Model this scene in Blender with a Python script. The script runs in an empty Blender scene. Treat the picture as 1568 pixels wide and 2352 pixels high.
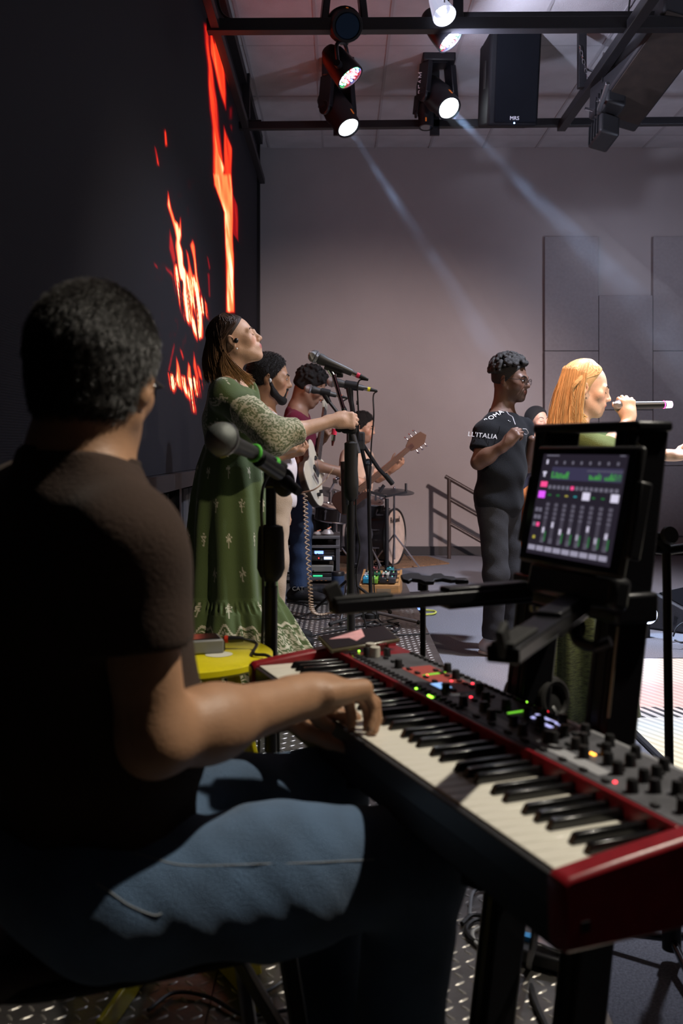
import bpy, bmesh, math, random
import numpy as np
from mathutils import Vector, Matrix
random.seed(7); RNG = np.random.default_rng(11)
SC = bpy.context.scene
COL = SC.collection
V = lambda *a: np.array(a, dtype=float)

# ------------------------------------------------------------------ camera
CAM_Z, FPX, CX, HY = 1.22, 2287.0, 784.0, 1026.0     # eye height above the carpet, focal length in px, vanishing point
def at(x, y, Y):
    """point of the place that the photograph shows at pixel x, y when it stands Y metres away"""
    return V((x - CX) / FPX * Y, Y, CAM_Z - (y - HY) / FPX * Y)
cam_d = bpy.data.cameras.new('camera')
cam = bpy.data.objects.new('camera', cam_d); COL.objects.link(cam)
cam.location = (0, 0, CAM_Z); cam.rotation_euler = (math.pi / 2, 0, 0)
cam_d.sensor_fit = 'AUTO'; cam_d.sensor_width = 36; cam_d.lens = 36 * FPX / 2352
cam_d.shift_y = -(1176 - HY) / 2352
cam_d.clip_start = 0.05; cam_d.clip_end = 60
cam_d.dof.use_dof = True; cam_d.dof.focus_distance = 4.6; cam_d.dof.aperture_fstop = 4.8
SC.camera = cam

# ------------------------------------------------------------------ world, view, lights
wd = bpy.data.worlds.new('world'); SC.world = wd; wd.use_nodes = True
wd.node_tree.nodes['Background'].inputs[0].default_value = (0.55, 0.55, 0.75, 1)
wd.node_tree.nodes['Background'].inputs[1].default_value = 0.012
SC.view_settings.view_transform = 'Standard'; SC.view_settings.look = 'None'
SC.view_settings.gamma = 1; SC.view_settings.use_curve_mapping = False
SC.view_settings.exposure = 0.0

def spot(name, loc, target, energy, col, size=60, blend=0.5, radius=0.08):
    l = bpy.data.lights.new(name, 'SPOT'); l.energy = energy; l.color = col
    l.spot_size = math.radians(size); l.spot_blend = blend; l.shadow_soft_size = radius
    o = bpy.data.objects.new(name, l); COL.objects.link(o); o.location = loc
    d = Vector(target) - Vector(loc); o.rotation_euler = d.to_track_quat('-Z', 'Y').to_euler()
    return o
# stage lamps of the hall, hung out of frame on the right, above and behind the camera, plus added fill spots
spot('wall_wash_lamp', (4.6, 3.6, 3.3), at(840, 1180, 11.1), 1800, (1.0, 0.77, 0.73), 42, 0.8, 0.16)
spot('key_lamp', (3.2, 1.5, 4.1), (-0.35, 5.0, 1.15), 500, (1.0, 0.83, 0.66), 38, 0.5, 0.06)
spot('keyboard_lamp', (2.1, 1.72, 4.3), (0.05, 1.42, 0.75), 620, (1.0, 0.92, 0.78), 26, 0.35, 0.05)
spot('singer_hair_lamp', (0.25, 2.7, 4.35), (1.02, 4.45, 1.40), 620, (1.0, 0.52, 0.32), 17, 0.5, 0.06)
spot('panel_fill_spot', (5.2, 4.4, 3.6), at(1460, 820, 11.1), 420, (0.80, 0.80, 1.0), 34, 0.9, 0.2)  # unseen bluish fill, added to lift the fabric panels
spot('singer_front_lamp', (4.2, 2.6, 3.9), (1.15, 4.6, 1.35), 330, (1.0, 0.88, 0.74), 20, 0.5, 0.06)
spot('stage_wash_lamp', (2.2, 5.2, 4.35), (1.0, 5.9, 0.0), 1500, (0.80, 0.84, 1.0), 100, 0.7, 0.12)
spot('ceiling_up_fill', (.72, 6.80, 3.90), (1.7, 7.6, 4.58), 130, (0.74, 0.77, 1.0), 110, 0.8, 0.05)  # unseen up-light added below the silver floodlight to brighten the ceiling
spot('ceiling_wash_fill', (4.5, 5.0, 1.2), (1.2, 9.0, 4.58), 230, (0.66, 0.74, 1.0), 80, 0.9, 0.25)  # unseen low fill, added to brighten the ceiling from below

# ------------------------------------------------------------------ materials
MATS = {}
def mat(name, col, rough=0.6, metal=0.0, bump=0.0, bscale=60.0, var=0.0, vscale=8.0, emit=None, estr=1.0,
        spec=0.5, sheen=0.0, coat=0.0, alpha=1.0, trans=0.0, attr=None, stretch=None):
    if name in MATS: return MATS[name]
    m = bpy.data.materials.new(name); m.use_nodes = True; nt = m.node_tree; n = nt.nodes; lk = nt.links
    b = n['Principled BSDF']
    c4 = (col[0], col[1], col[2], 1)
    b.inputs['Base Color'].default_value = c4; b.inputs['Roughness'].default_value = rough
    b.inputs['Metallic'].default_value = metal; b.inputs['Specular IOR Level'].default_value = spec
    b.inputs['Sheen Weight'].default_value = sheen; b.inputs['Coat Weight'].default_value = coat
    b.inputs['Alpha'].default_value = alpha; b.inputs['Transmission Weight'].default_value = trans
    if emit is not None:
        b.inputs['Emission Color'].default_value = (emit[0], emit[1], emit[2], 1); b.inputs['Emission Strength'].default_value = estr
    tc = None
    if var or bump:
        tc = n.new('ShaderNodeTexCoord'); src = tc.outputs['Object']
        if stretch:
            mp = n.new('ShaderNodeMapping'); mp.inputs['Scale'].default_value = stretch
            lk.new(src, mp.inputs['Vector']); src = mp.outputs['Vector']
    base = None
    if attr:
        a = n.new('ShaderNodeVertexColor'); a.layer_name = attr; base = a.outputs['Color']
        lk.new(base, b.inputs['Base Color'])
    if var:
        nz = n.new('ShaderNodeTexNoise'); nz.inputs['Scale'].default_value = vscale; nz.inputs['Detail'].default_value = 5
        lk.new(src, nz.inputs['Vector'])
        mr = n.new('ShaderNodeMapRange'); mr.inputs['From Min'].default_value = .3; mr.inputs['From Max'].default_value = .7
        mr.inputs['To Min'].default_value = 1 - var; mr.inputs['To Max'].default_value = 1 + var
        lk.new(nz.outputs['Fac'], mr.inputs['Value'])
        mx = n.new('ShaderNodeMix'); mx.data_type = 'RGBA'; mx.blend_type = 'MULTIPLY'; mx.inputs[0].default_value = 1
        if base: lk.new(base, mx.inputs[6])
        else: mx.inputs[6].default_value = c4
        cb = n.new('ShaderNodeCombineColor')
        for i in range(3): lk.new(mr.outputs[0], cb.inputs[i])
        lk.new(cb.outputs[0], mx.inputs[7]); lk.new(mx.outputs[2], b.inputs['Base Color'])
    if bump:
        nb = n.new('ShaderNodeTexNoise'); nb.inputs['Scale'].default_value = bscale; nb.inputs['Detail'].default_value = 4
        lk.new(src, nb.inputs['Vector'])
        bp = n.new('ShaderNodeBump'); bp.inputs['Strength'].default_value = bump; bp.inputs['Distance'].default_value = .01
        lk.new(nb.outputs['Fac'], bp.inputs['Height']); lk.new(bp.outputs[0], b.inputs['Normal'])
    MATS[name] = m; return m
def emis(name, col, s):
    return mat(name, (0.01, 0.01, 0.01), 0.4, emit=col, estr=s)

BLACK = mat('black_painted_metal', (.008, .008, .010), .45)
BLACKP = mat('black_plastic', (.010, .010, .012), .38)
RUBBER = mat('black_rubber', (.010, .010, .010), .75)
CHROME = mat('chrome', (.75, .75, .78), .18, 1.0)
STEEL = mat('grey_steel', (.33, .33, .35), .38, 1.0)
CABLE = mat('black_cable', (.006, .006, .007), .5)

# ------------------------------------------------------------------ objects
def link(o, parent=None):
    COL.objects.link(o)
    if parent is not None: o.parent = parent
    return o
def tag(o, label=None, cat=None, group=None, kind=None):
    if label: o['label'] = label
    if cat: o['category'] = cat
    if group: o['group'] = group
    if kind: o['kind'] = kind
    return o
def thing(name, label, cat, loc=(0, 0, 0), group=None, rotz=0.0):
    o = bpy.data.objects.new(name, None); COL.objects.link(o); o.empty_display_size = .05
    o.location = loc; o.rotation_euler = (0, 0, rotz)
    return tag(o, label, cat, group)
def copy_tree(o, parent=None):
    c = o.copy(); COL.objects.link(c); c.parent = parent
    for ch in [k for k in bpy.data.objects if k.parent == o and k != c]: copy_tree(ch, c)
    return c

def wl(o):
    p = np.array(o.location, float)
    return p + wl(o.parent) if o.parent else p
def rotm(ax, ang):
    return np.array(Matrix.Rotation(ang, 3, ax))
def frame_from(fwd, up=(0, 0, 1)):
    """columns forward, left, up"""
    f = np.array(fwd, float); f /= np.linalg.norm(f)
    u = np.array(up, float); l = np.cross(u, f); l /= np.linalg.norm(l); u = np.cross(f, l)
    return np.stack([f, l, u], 1)

class MB:
    """collects shapes for ONE mesh"""
    def __init__(self): self.v = []; self.f = []; self.mi = []; self.cur = 0
    def add(self, vs, fs):
        o = len(self.v); self.v.extend([tuple(map(float, p)) for p in vs])
        for q in fs: self.f.append(tuple(i + o for i in q)); self.mi.append(self.cur)
        return self
    def box(self, c, s, R=None, taper=1.0):
        c = np.array(c, float); h = np.array(s, float) / 2; R = np.eye(3) if R is None else R
        vs = []
        for z in (-1, 1):
            t = taper if z > 0 else 1
            for x, y in ((-1, -1), (1, -1), (1, 1), (-1, 1)): vs.append(c + R @ (V(x * t, y * t, z) * h))
        return self.add(vs, [(3, 2, 1, 0), (4, 5, 6, 7), (0, 1, 5, 4), (1, 2, 6, 5), (2, 3, 7, 6), (3, 0, 4, 7)])
    def bar(self, a, b, w, h, up=(0, 0, 1)):
        a = np.array(a, float); b = np.array(b, float); d = b - a; L = np.linalg.norm(d)
        if abs(np.dot(d / L, np.array(up, float))) > .99: up = (0, 1, 0)
        F = frame_from(d, up)
        return self.box((a + b) / 2, (L, w, h), F)
    def cyl(self, a, b, r1, r2=None, n=14, cap=True):
        return self.tube([a, b], [r1, r1 if r2 is None else r2], n, cap)
    def tube(self, pts, r, n=8, cap=True):
        pts = [np.array(p, float) for p in pts]; m = len(pts)
        if np.isscalar(r): r = [r] * m
        vs = []; ref = None
        for i in range(m):
            d = pts[min(i + 1, m - 1)] - pts[max(i - 1, 0)]; L = np.linalg.norm(d); d = d / L if L > 1e-9 else V(0, 0, 1)
            if ref is None:
                ref = V(0, 0, 1) if abs(d[2]) < .9 else V(1, 0, 0)
            u = ref - d * np.dot(ref, d); lu = np.linalg.norm(u)
            if lu < 1e-6: u = np.cross(d, V(1, .3, .2)); lu = np.linalg.norm(u)
            u /= lu; ref = u; w = np.cross(d, u)
            for k in range(n):
                a = 2 * math.pi * k / n; vs.append(pts[i] + (u * math.cos(a) + w * math.sin(a)) * r[i])
        fs = []
        for i in range(m - 1):
            for k in range(n):
                k2 = (k + 1) % n; fs.append((i * n + k, i * n + k2, (i + 1) * n + k2, (i + 1) * n + k))
        if cap:
            fs.append(tuple(range(n - 1, -1, -1))); fs.append(tuple((m - 1) * n + k for k in range(n)))
        return self.add(vs, fs)
    def lathe(self, prof, o, axis=(0, 0, 1), n=24, ang=None, ref=None):
        """prof: list of (radius, height along axis)"""
        ax = np.array(axis, float); ax /= np.linalg.norm(ax); o = np.array(o, float)
        rf = V(0, 0, 1) if abs(ax[2]) < .9 else V(1, 0, 0)
        u = np.cross(rf, ax); u /= np.linalg.norm(u); w = np.cross(ax, u); vs = []
        for (r, h) in prof:
            for k in range(n):
                a = 2 * math.pi * k / n; vs.append(o + ax * h + (u * math.cos(a) + w * math.sin(a)) * max(r, 1e-5))
        fs = []
        for i in range(len(prof) - 1):
            for k in range(n):
                k2 = (k + 1) % n; fs.append((i * n + k, i * n + k2, (i + 1) * n + k2, (i + 1) * n + k))
        return self.add(vs, fs)
    def sph(self, c, r, nu=16, nv=10, R=None):
        c = np.array(c, float); r = V(r, r, r) if np.isscalar(r) else np.array(r, float); R = np.eye(3) if R is None else R
        vs = []; fs = []
        for j in range(nv + 1):
            t = math.pi * j / nv
            for k in range(nu):
                a = 2 * math.pi * k / nu
                vs.append(c + R @ (V(math.sin(t) * math.cos(a), math.sin(t) * math.sin(a), math.cos(t)) * r))
        for j in range(nv):
            for k in range(nu):
                k2 = (k + 1) % nu; fs.append((j * nu + k, (j + 1) * nu + k, (j + 1) * nu + k2, j * nu + k2))
        return self.add(vs, fs)
    def torus(self, c, R0, r, axis=(0, 0, 1), n=28, m=8, a0=0, a1=2 * math.pi):
        ax = np.array(axis, float); ax /= np.linalg.norm(ax); rf = V(0, 0, 1) if abs(ax[2]) < .9 else V(1, 0, 0)
        u = np.cross(rf, ax); u /= np.linalg.norm(u); w = np.cross(ax, u); c = np.array(c, float)
        pts = [c + (u * math.cos(a0 + (a1 - a0) * i / n) + w * math.sin(a0 + (a1 - a0) * i / n)) * R0 for i in range(n + 1)]
        return self.tube(pts, r, m)
    def prism(self, outline, o, ex, ey, ez, depth):
        """extrude a 2-D outline: o + x ex + y ey, thickness depth along ez"""
        o = np.array(o, float); ex, ey, ez = (np.array(e, float) for e in (ex, ey, ez)); n = len(outline)
        vs = [o + ex * x + ey * y for x, y in outline] + [o + ex * x + ey * y + ez * depth for x, y in outline]
        fs = [tuple(range(n - 1, -1, -1)), tuple(range(n, 2 * n))] + [(i, (i + 1) % n, n + (i + 1) % n, n + i) for i in range(n)]
        return self.add(vs, fs)
    def build(self, name, m, parent=None, smooth=True, ang=40, local=False, bevel=0.0, label=None):
        me = bpy.data.meshes.new(name); vs = np.array(self.v, float)
        if parent is not None and not local: vs = vs - wl(parent)
        me.from_pydata([tuple(p) for p in vs], [], self.f); me.validate()
        for mm in (m if isinstance(m, (list, tuple)) else [m]): me.materials.append(mm)
        if isinstance(m, (list, tuple)) and len(me.polygons) == len(self.mi): me.polygons.foreach_set('material_index', self.mi)
        bm = bmesh.new(); bm.from_mesh(me); bmesh.ops.remove_doubles(bm, verts=bm.verts, dist=1e-6)
        bmesh.ops.recalc_face_normals(bm, faces=bm.faces); bm.to_mesh(me); bm.free()
        if smooth:
            me.polygons.foreach_set('use_smooth', [True] * len(me.polygons)); me.set_sharp_from_angle(angle=math.radians(ang))
        o = link(bpy.data.objects.new(name, me), parent)
        if bevel:
            md = o.modifiers.new('bevel', 'BEVEL'); md.width = bevel; md.segments = 2; md.limit_method = 'ANGLE'
        if label: o['label'] = label
        return o
def spline(pts, n=12):
    """Catmull-Rom through pts"""
    P = [np.array(p, float) for p in pts]; P = [2 * P[0] - P[1]] + P + [2 * P[-1] - P[-2]]; out = []
    for i in range(1, len(P) - 2):
        for k in range(n):
            t = k / n; a, b, c, d = P[i - 1], P[i], P[i + 1], P[i + 2]
            out.append(.5 * ((2 * b) + (c - a) * t + (2 * a - 5 * b + 4 * c - d) * t * t + (3 * b - a - 3 * c + d) * t ** 3))
    out.append(P[-2]); return out
def text_obj(name, body, loc, R, size, m, parent=None, depth=0.0008, align='CENTER', shear=0, xs=1.0):
    """flat lettering as a mesh; R columns: reading direction, up, out"""
    cu = bpy.data.curves.new(name, 'FONT'); cu.body = body; cu.size = size; cu.extrude = depth; cu.align_x = align; cu.align_y = 'CENTER'
    cu.space_character = 1.05; cu.shear = shear; cu.resolution_u = 3
    to = bpy.data.objects.new(name + '_tmp', cu); COL.objects.link(to)
    me = bpy.data.meshes.new_from_object(to.evaluated_get(bpy.context.evaluated_depsgraph_get()))
    COL.objects.unlink(to); bpy.data.objects.remove(to)
    n = len(me.vertices); co = np.empty(n * 3); me.vertices.foreach_get('co', co); co = co.reshape(-1, 3); co[:, 0] *= xs
    co = co @ np.array(R, float).T + np.array(loc, float)
    if parent is not None: co -= wl(parent)
    me.vertices.foreach_set('co', co.ravel()); me.materials.clear(); me.materials.append(m); me.name = name
    return link(bpy.data.objects.new(name, me), parent)
def np_mesh(name, verts, faces, m, parent=None, smooth=True, cols=None):
    me = bpy.data.meshes.new(name); verts = np.asarray(verts, np.float32)
    if parent is not None: verts = (verts - wl(parent)).astype(np.float32)
    k = faces.shape[1]; nf = len(faces)
    me.vertices.add(len(verts)); me.vertices.foreach_set('co', verts.ravel())
    me.loops.add(nf * k); me.loops.foreach_set('vertex_index', faces.astype(np.int32).ravel())
    me.polygons.add(nf); me.polygons.foreach_set('loop_start', np.arange(0, nf * k, k, dtype=np.int32))
    me.polygons.foreach_set('loop_total', np.full(nf, k, np.int32))
    me.update(calc_edges=True); me.validate()
    me.polygons.foreach_set('use_smooth', np.full(len(me.polygons), smooth))
    if cols is not None:
        ca = me.color_attributes.new('Col', 'FLOAT_COLOR', 'POINT')
        c4 = np.ones((len(verts), 4), np.float32); c4[:, :3] = cols; ca.data.foreach_set('color', c4.ravel())
    me.materials.append(m)
    return link(bpy.data.objects.new(name, me), parent)

# ------------------------------------------------------------------ sculpting: distance fields -> one continuous surface
def smin(a, b, k):
    h = np.maximum(k - np.abs(a - b), 0) / k
    return np.minimum(a, b) - h * h * k * .25
class Prim:
    def __init__(s, fn, lo, hi, op='u', k=.01): s.fn = fn; s.lo = np.array(lo); s.hi = np.array(hi); s.op = op; s.k = max(k, 1e-4)
def rc(a, b, ra, rb=None, k=.02, op='u'):
    a = np.array(a, float); b = np.array(b, float); rb = ra if rb is None else rb; ba = b - a; L2 = max(ba @ ba, 1e-9)
    def fn(X, Y, Z):
        x, y, z = X - a[0], Y - a[1], Z - a[2]
        t = np.clip((x * ba[0] + y * ba[1] + z * ba[2]) / L2, 0, 1)
        return np.sqrt((x - t * ba[0]) ** 2 + (y - t * ba[1]) ** 2 + (z - t * ba[2]) ** 2) - (ra + (rb - ra) * t)
    return Prim(fn, np.minimum(a - ra, b - rb), np.maximum(a + ra, b + rb), op, k)
def ell(c, r, R=None, k=.02, op='u'):
    c = np.array(c, float); r = V(r, r, r) if np.isscalar(r) else np.array(r, float); R = np.eye(3) if R is None else np.array(R, float)
    def fn(X, Y, Z):
        x, y, z = X - c[0], Y - c[1], Z - c[2]
        p = [(R[0, i] * x + R[1, i] * y + R[2, i] * z) for i in range(3)]
        k0 = np.sqrt(sum((p[i] / r[i]) ** 2 for i in range(3))) + 1e-6; k1 = np.sqrt(sum((p[i] / r[i] ** 2) ** 2 for i in range(3))) + 1e-6
        return k0 * (k0 - 1) / k1
    ext = np.sqrt(((R * r) ** 2).sum(1))
    return Prim(fn, c - ext, c + ext, op, k)
def rbox(c, h, R=None, r=.005, k=.01, op='u'):
    c = np.array(c, float); h = np.array(h, float) - r; R = np.eye(3) if R is None else np.array(R, float)
    def fn(X, Y, Z):
        x, y, z = X - c[0], Y - c[1], Z - c[2]
        q = [np.abs(R[0, i] * x + R[1, i] * y + R[2, i] * z) - h[i] for i in range(3)]
        return np.sqrt(sum(np.maximum(qi, 0) ** 2 for qi in q)) + np.minimum(np.maximum(np.maximum(q[0], q[1]), q[2]), 0) - r
    ext = np.abs(R) @ (h + r)
    return Prim(fn, c - ext, c + ext, op, k)
def cut(p0, n, lo=None, hi=None, k=.004):
    """remove everything on the side the normal points to (inside the box lo..hi)"""
    p0 = np.array(p0, float); n = np.array(n, float); n /= np.linalg.norm(n)
    fn = lambda X, Y, Z: (X - p0[0]) * n[0] + (Y - p0[1]) * n[1] + (Z - p0[2]) * n[2]
    big = V(9, 9, 9)
    return Prim(fn, -big if lo is None else lo, big if hi is None else hi, 'i', k)
def surface_nets(D, org, res):
    s = D < 0
    nx, ny, nz = D.shape
    cnt = np.zeros((nx - 1, ny - 1, nz - 1), np.int8)
    for i in (0, 1):
        for j in (0, 1):
            for k in (0, 1): cnt += s[i:nx - 1 + i, j:ny - 1 + j, k:nz - 1 + k]
    act = (cnt > 0) & (cnt < 8)
    I, J, K = np.nonzero(act); n = len(I)
    idx = np.full(act.shape, -1, np.int32); idx[I, J, K] = np.arange(n)
    acc = np.zeros((n, 3)); num = np.zeros(n)
    cs = [(0, 0, 0), (1, 0, 0), (0, 1, 0), (1, 1, 0), (0, 0, 1), (1, 0, 1), (0, 1, 1), (1, 1, 1)]
    vals = [D[I + a, J + b, K + c] for a, b, c in cs]
    for p in range(8):
        for q in range(p + 1, 8):
            df = [cs[q][t] - cs[p][t] for t in range(3)]
            if sum(map(abs, df)) != 1: continue
            m = (vals[p] < 0) != (vals[q] < 0); t = vals[p] / np.where(m, vals[p] - vals[q], 1); t = np.where(m, t, 0)
            for ax in range(3): acc[:, ax] += np.where(m, cs[p][ax] + t * df[ax], 0)
            num += m
    P = acc / num[:, None] + np.stack([I, J, K], 1)
    vs = np.array(org) + P * res
    quads = []
    for ax in range(3):
        a = [slice(None)] * 3; b = [slice(None)] * 3; a[ax] = slice(0, -1); b[ax] = slice(1, None)
        sa, sb = s[tuple(a)], s[tuple(b)]; ch = sa != sb
        o1, o2 = [(1, 2), (2, 0), (0, 1)][ax]
        E = np.stack(np.nonzero(ch), 1)
        ok = (E[:, o1] > 0) & (E[:, o2] > 0) & (E[:, o1] < D.shape[o1] - 1) & (E[:, o2] < D.shape[o2] - 1); E = E[ok]
        fl = sa[tuple(E.T)]
        def cell(d1, d2):
            C = E.copy(); C[:, o1] -= d1; C[:, o2] -= d2; return idx[tuple(C.T)]
        q = np.stack([cell(1, 1), cell(0, 1), cell(0, 0), cell(1, 0)], 1)
        q[~fl] = q[~fl][:, ::-1]; quads.append(q)
    return vs, np.concatenate(quads)
def relax(vs, q, it=1, lam=.5):
    n = len(vs)
    e = np.concatenate([q[:, [0, 1]], q[:, [1, 2]], q[:, [2, 3]], q[:, [3, 0]]])
    deg = np.bincount(e[:, 0], minlength=n) + np.bincount(e[:, 1], minlength=n)
    for _ in range(it):
        s = np.zeros_like(vs)
        for c in range(3):
            s[:, c] = np.bincount(e[:, 0], vs[e[:, 1], c], n) + np.bincount(e[:, 1], vs[e[:, 0], c], n)
        vs = vs + lam * (s / np.maximum(deg, 1)[:, None] - vs)
    return vs
def sculpt(name, prims, res, m, parent=None, disp=None, it=1, colfn=None, lohi=None):
    us = [p for p in prims if p.op == 'u']
    lo = np.min([p.lo for p in us], 0) - 3 * res - .006; hi = np.max([p.hi for p in us], 0) + 3 * res + .006
    if lohi is not None: lo = np.maximum(lo, lohi[0]); hi = np.minimum(hi, lohi[1])
    n = np.ceil((hi - lo) / res).astype(int) + 1
    D = np.full(n, .2, np.float32)
    ax = [(lo[i] + np.arange(n[i]) * res).astype(np.float32) for i in range(3)]
    for p in prims:
        mg = p.k + 2.5 * res + .004
        a = np.clip(np.floor((p.lo - mg - lo) / res).astype(int), 0, n); b = np.clip(np.ceil((p.hi + mg - lo) / res).astype(int) + 1, 0, n)
        if (b <= a).any(): continue
        sl = tuple(slice(a[i], b[i]) for i in range(3))
        d = p.fn(ax[0][a[0]:b[0], None, None], ax[1][None, a[1]:b[1], None], ax[2][None, None, a[2]:b[2]]).astype(np.float32)
        B = D[sl]
        if p.op == 'u': D[sl] = smin(B, d, p.k)
        elif p.op == 's': D[sl] = -smin(-B, d, p.k)
        else: D[sl] = -smin(-B, -d, p.k)
    if disp is not None:
        D = D + disp(ax[0][:, None, None], ax[1][None, :, None], ax[2][None, None, :]).astype(np.float32)
    D[0] = D[-1] = .2; D[:, 0] = D[:, -1] = .2; D[:, :, 0] = D[:, :, -1] = .2
    vs, q = surface_nets(D, lo, res)
    if it: vs = relax(vs, q, it)
    return np_mesh(name, vs, q, m, parent, True, colfn(vs) if colfn is not None else None)
def folds(amp, f=26.0, dirv=(.3, .5, 1.0), seed=0.0):
    d = np.array(dirv, float); d /= np.linalg.norm(d)
    def fn(X, Y, Z):
        w = np.sin(X * 9 + seed) + np.sin(Y * 11 + 1.7 + seed) + np.sin(Z * 7 + 2.1 * seed)
        s = X * d[0] + Y * d[1] + Z * d[2]
        return amp * (np.sin(s * f + 1.6 * w) * .6 + np.sin(s * f * 1.9 - 2.3 * w + seed) * .4)
    return fn
# ================================================================== THE SETTING
XS, YW, ZC, PZ = -0.92, 11.2, 4.58, 0.16            # LED wall plane, back wall, ceiling, deck height
XR, YF = 7.5, -2.5
M_CARPET = mat('grey_carpet', (.25, .252, .285), .95, bump=.9, bscale=420, var=.35, vscale=160)
M_WALL = mat('grey_painted_wall', (.36, .335, .335), .85, bump=.12, bscale=90, var=.04, vscale=2)
M_DARKWALL = mat('dark_wall', (.012, .012, .016), .8)
M_TILE = mat('white_ceiling_tile', (.56, .55, .57), .9, bump=.5, bscale=160, var=.10, vscale=3)
M_GRID = mat('ceiling_grid_metal', (.42, .41, .43), .6)
M_SIDE = mat('hall_wall', (.22, .21, .22), .9)

def struct(name, mb, m, **k):
    return tag(mb.build(name, m, smooth=False, **k), kind='structure')
floor = struct('floor', MB().box(((XS - .1 + XR) / 2, (YF + YW) / 2, -.05), (XR - XS + .3, YW - YF + .2, .1)), M_CARPET)
wall_back = struct('wall_back', MB().box(((XS - .1 + XR) / 2, YW + .06, 2.3), (XR - XS + .3, .12, 4.7)), M_WALL)
wall_left = struct('wall_left', MB().box((XS - .14, (YF + YW) / 2, 2.3), (.12, YW - YF, 4.7)), M_DARKWALL)
wall_right = struct('wall_right', MB().box((XR + .06, (YF + YW) / 2, 2.3), (.12, YW - YF, 4.7)), M_SIDE)
wall_front = struct('wall_front', MB().box(((XS + XR) / 2, YF - .06, 2.3), (XR - XS + .3, .12, 4.7)), M_SIDE)
struct('baseboard_back', MB().box(((XS + XR) / 2, YW - .012, .05), (XR - XS, .024, .10)), mat('dark_baseboard', (.03, .03, .034), .6), bevel=.004)
ceiling = struct('ceiling', MB().box(((XS - .1 + XR) / 2, (YF + YW) / 2, ZC + .09), (XR - XS + .3, YW - YF + .2, .06)), M_GRID)
# tiles: 0.6 x 1.2 m panels, a few of them sagging, as separate pieces of the ceiling
tile_me = None
xg = [-.81 + .6 * i for i in range(-1, 14)]; yg = [10.75 - 1.2 * j for j in range(-1, 12)]
for i in range(len(xg) - 1):
    for j in range(len(yg) - 1):
        x0, x1 = max(xg[i], XS - .02), min(xg[i + 1], XR); y1, y0 = min(yg[j], YW), yg[j + 1]
        if x1 - x0 < .05 or y1 - y0 < .05: continue
        full = abs(x1 - x0 - .6) < 1e-6 and abs(y1 - y0 - 1.2) < 1e-6
        if full and tile_me is not None:
            o = link(bpy.data.objects.new('tile', tile_me), ceiling)
        else:
            w, d = x1 - x0 - .022, y1 - y0 - .022
            o = MB().box((0, 0, 0), (w, d, .016)).build('tile', M_TILE, ceiling, smooth=False, local=True, bevel=0)
            if full: tile_me = o.data
        r = random.Random(i * 31 + j)
        sag = r.random() < .22
        o.location = ((x0 + x1) / 2, (y0 + y1) / 2, ZC + (.004 if sag else .012)); o.rotation_euler = (r.uniform(-.006, .006) if sag else 0, r.uniform(-.012, .012) if sag else 0, 0)
for i, x in enumerate(xg):
    if XS < x < XR: tag(MB().box((x, (YF + YW) / 2, ZC + .012), (.024, YW - YF, .03)).build('tile_rail', M_GRID, ceiling, smooth=False))
for y in yg:
    if YF < y < YW: MB().box(((XS + XR) / 2, y, ZC + .016), (XR - XS, .024, .026)).build('tile_rail', M_GRID, ceiling, smooth=False)
M_STAIN = None
# fabric wall panels
M_PANEL = mat('grey_fabric_panel', (.30, .285, .295), .95, bump=.4, bscale=260, var=.06, vscale=30, sheen=.2)
pw, ph, x0p = .607, 1.286, at(1248, 0, YW)[0]
ztop = CAM_Z + (1026 - 545) / FPX * YW; zstag = CAM_Z + (1026 - 680) / FPX * YW
words = {(0, 0): 'upper panel of the column nearest the bare wall', (0, 1): 'panel just above the blonde singer, nearest the bare wall', (0, 2): 'lowest panel of the column nearest the bare wall',
         (1, 0): 'tall panel of the staggered second column under the blue light beam', (1, 1): 'second column panel behind the hand-held microphone', (1, 2): 'lowest panel of the staggered second column',
         (2, 0): 'upper panel of the rightmost column at the picture edge', (2, 1): 'rightmost column panel at the picture edge beside the microphone tip', (2, 2): 'lowest panel of the rightmost column'}
for c in range(3):
    for r in range(3):
        zt = (zstag if c == 1 else ztop) - r * ph; zb = max(zt - ph + .006, .22)
        if zt - zb < .15: continue
        mb = MB().box((0, 0, 0), (pw - .006, .05, zt - zb))
        o = mb.build('acoustic_panel', M_PANEL, None, smooth=False, bevel=.006)
        o.location = (x0p + pw * (c + .5), YW - .026, (zt + zb) / 2)
        tag(o, 'grey fabric acoustic panel, ' + words[(c, r)], 'wall panel', 'acoustic panels on the back wall')

# ---- metal deck: raised platform with diamond-plate sheets
M_PLATE = mat('worn_diamond_plate', (.16, .15, .14), .34, .85, var=.30, vscale=7, bump=.15, bscale=50)
M_LUG = mat('diamond_plate_lugs', (.34, .32, .29), .46, .85, var=.25, vscale=12)
XE, YB = .50, 8.3
deck = struct('trim_1', MB().box(((XS - .08 + XE) / 2, (YF + .3 + YB) / 2, PZ / 2 - .004), (XE - XS + .08, YB - YF - .3, PZ - .008)), mat('deck_frame', (.02, .02, .022), .6))
deck.name = 'floor_deck'
for i, (y0, y1) in enumerate([(YF + .3, .5), (.5, 2.9), (2.9, 5.3), (5.3, 7.0), (7.0, YB)]):
    for (x0, x1) in ((XS - .08, -.25), (-.25, XE)):
        MB().box(((x0 + x1) / 2, (y0 + y1) / 2, PZ - .002), (x1 - x0 - .003, y1 - y0 - .003, .004)).build('metal_plate', M_PLATE, deck, smooth=False)
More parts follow.
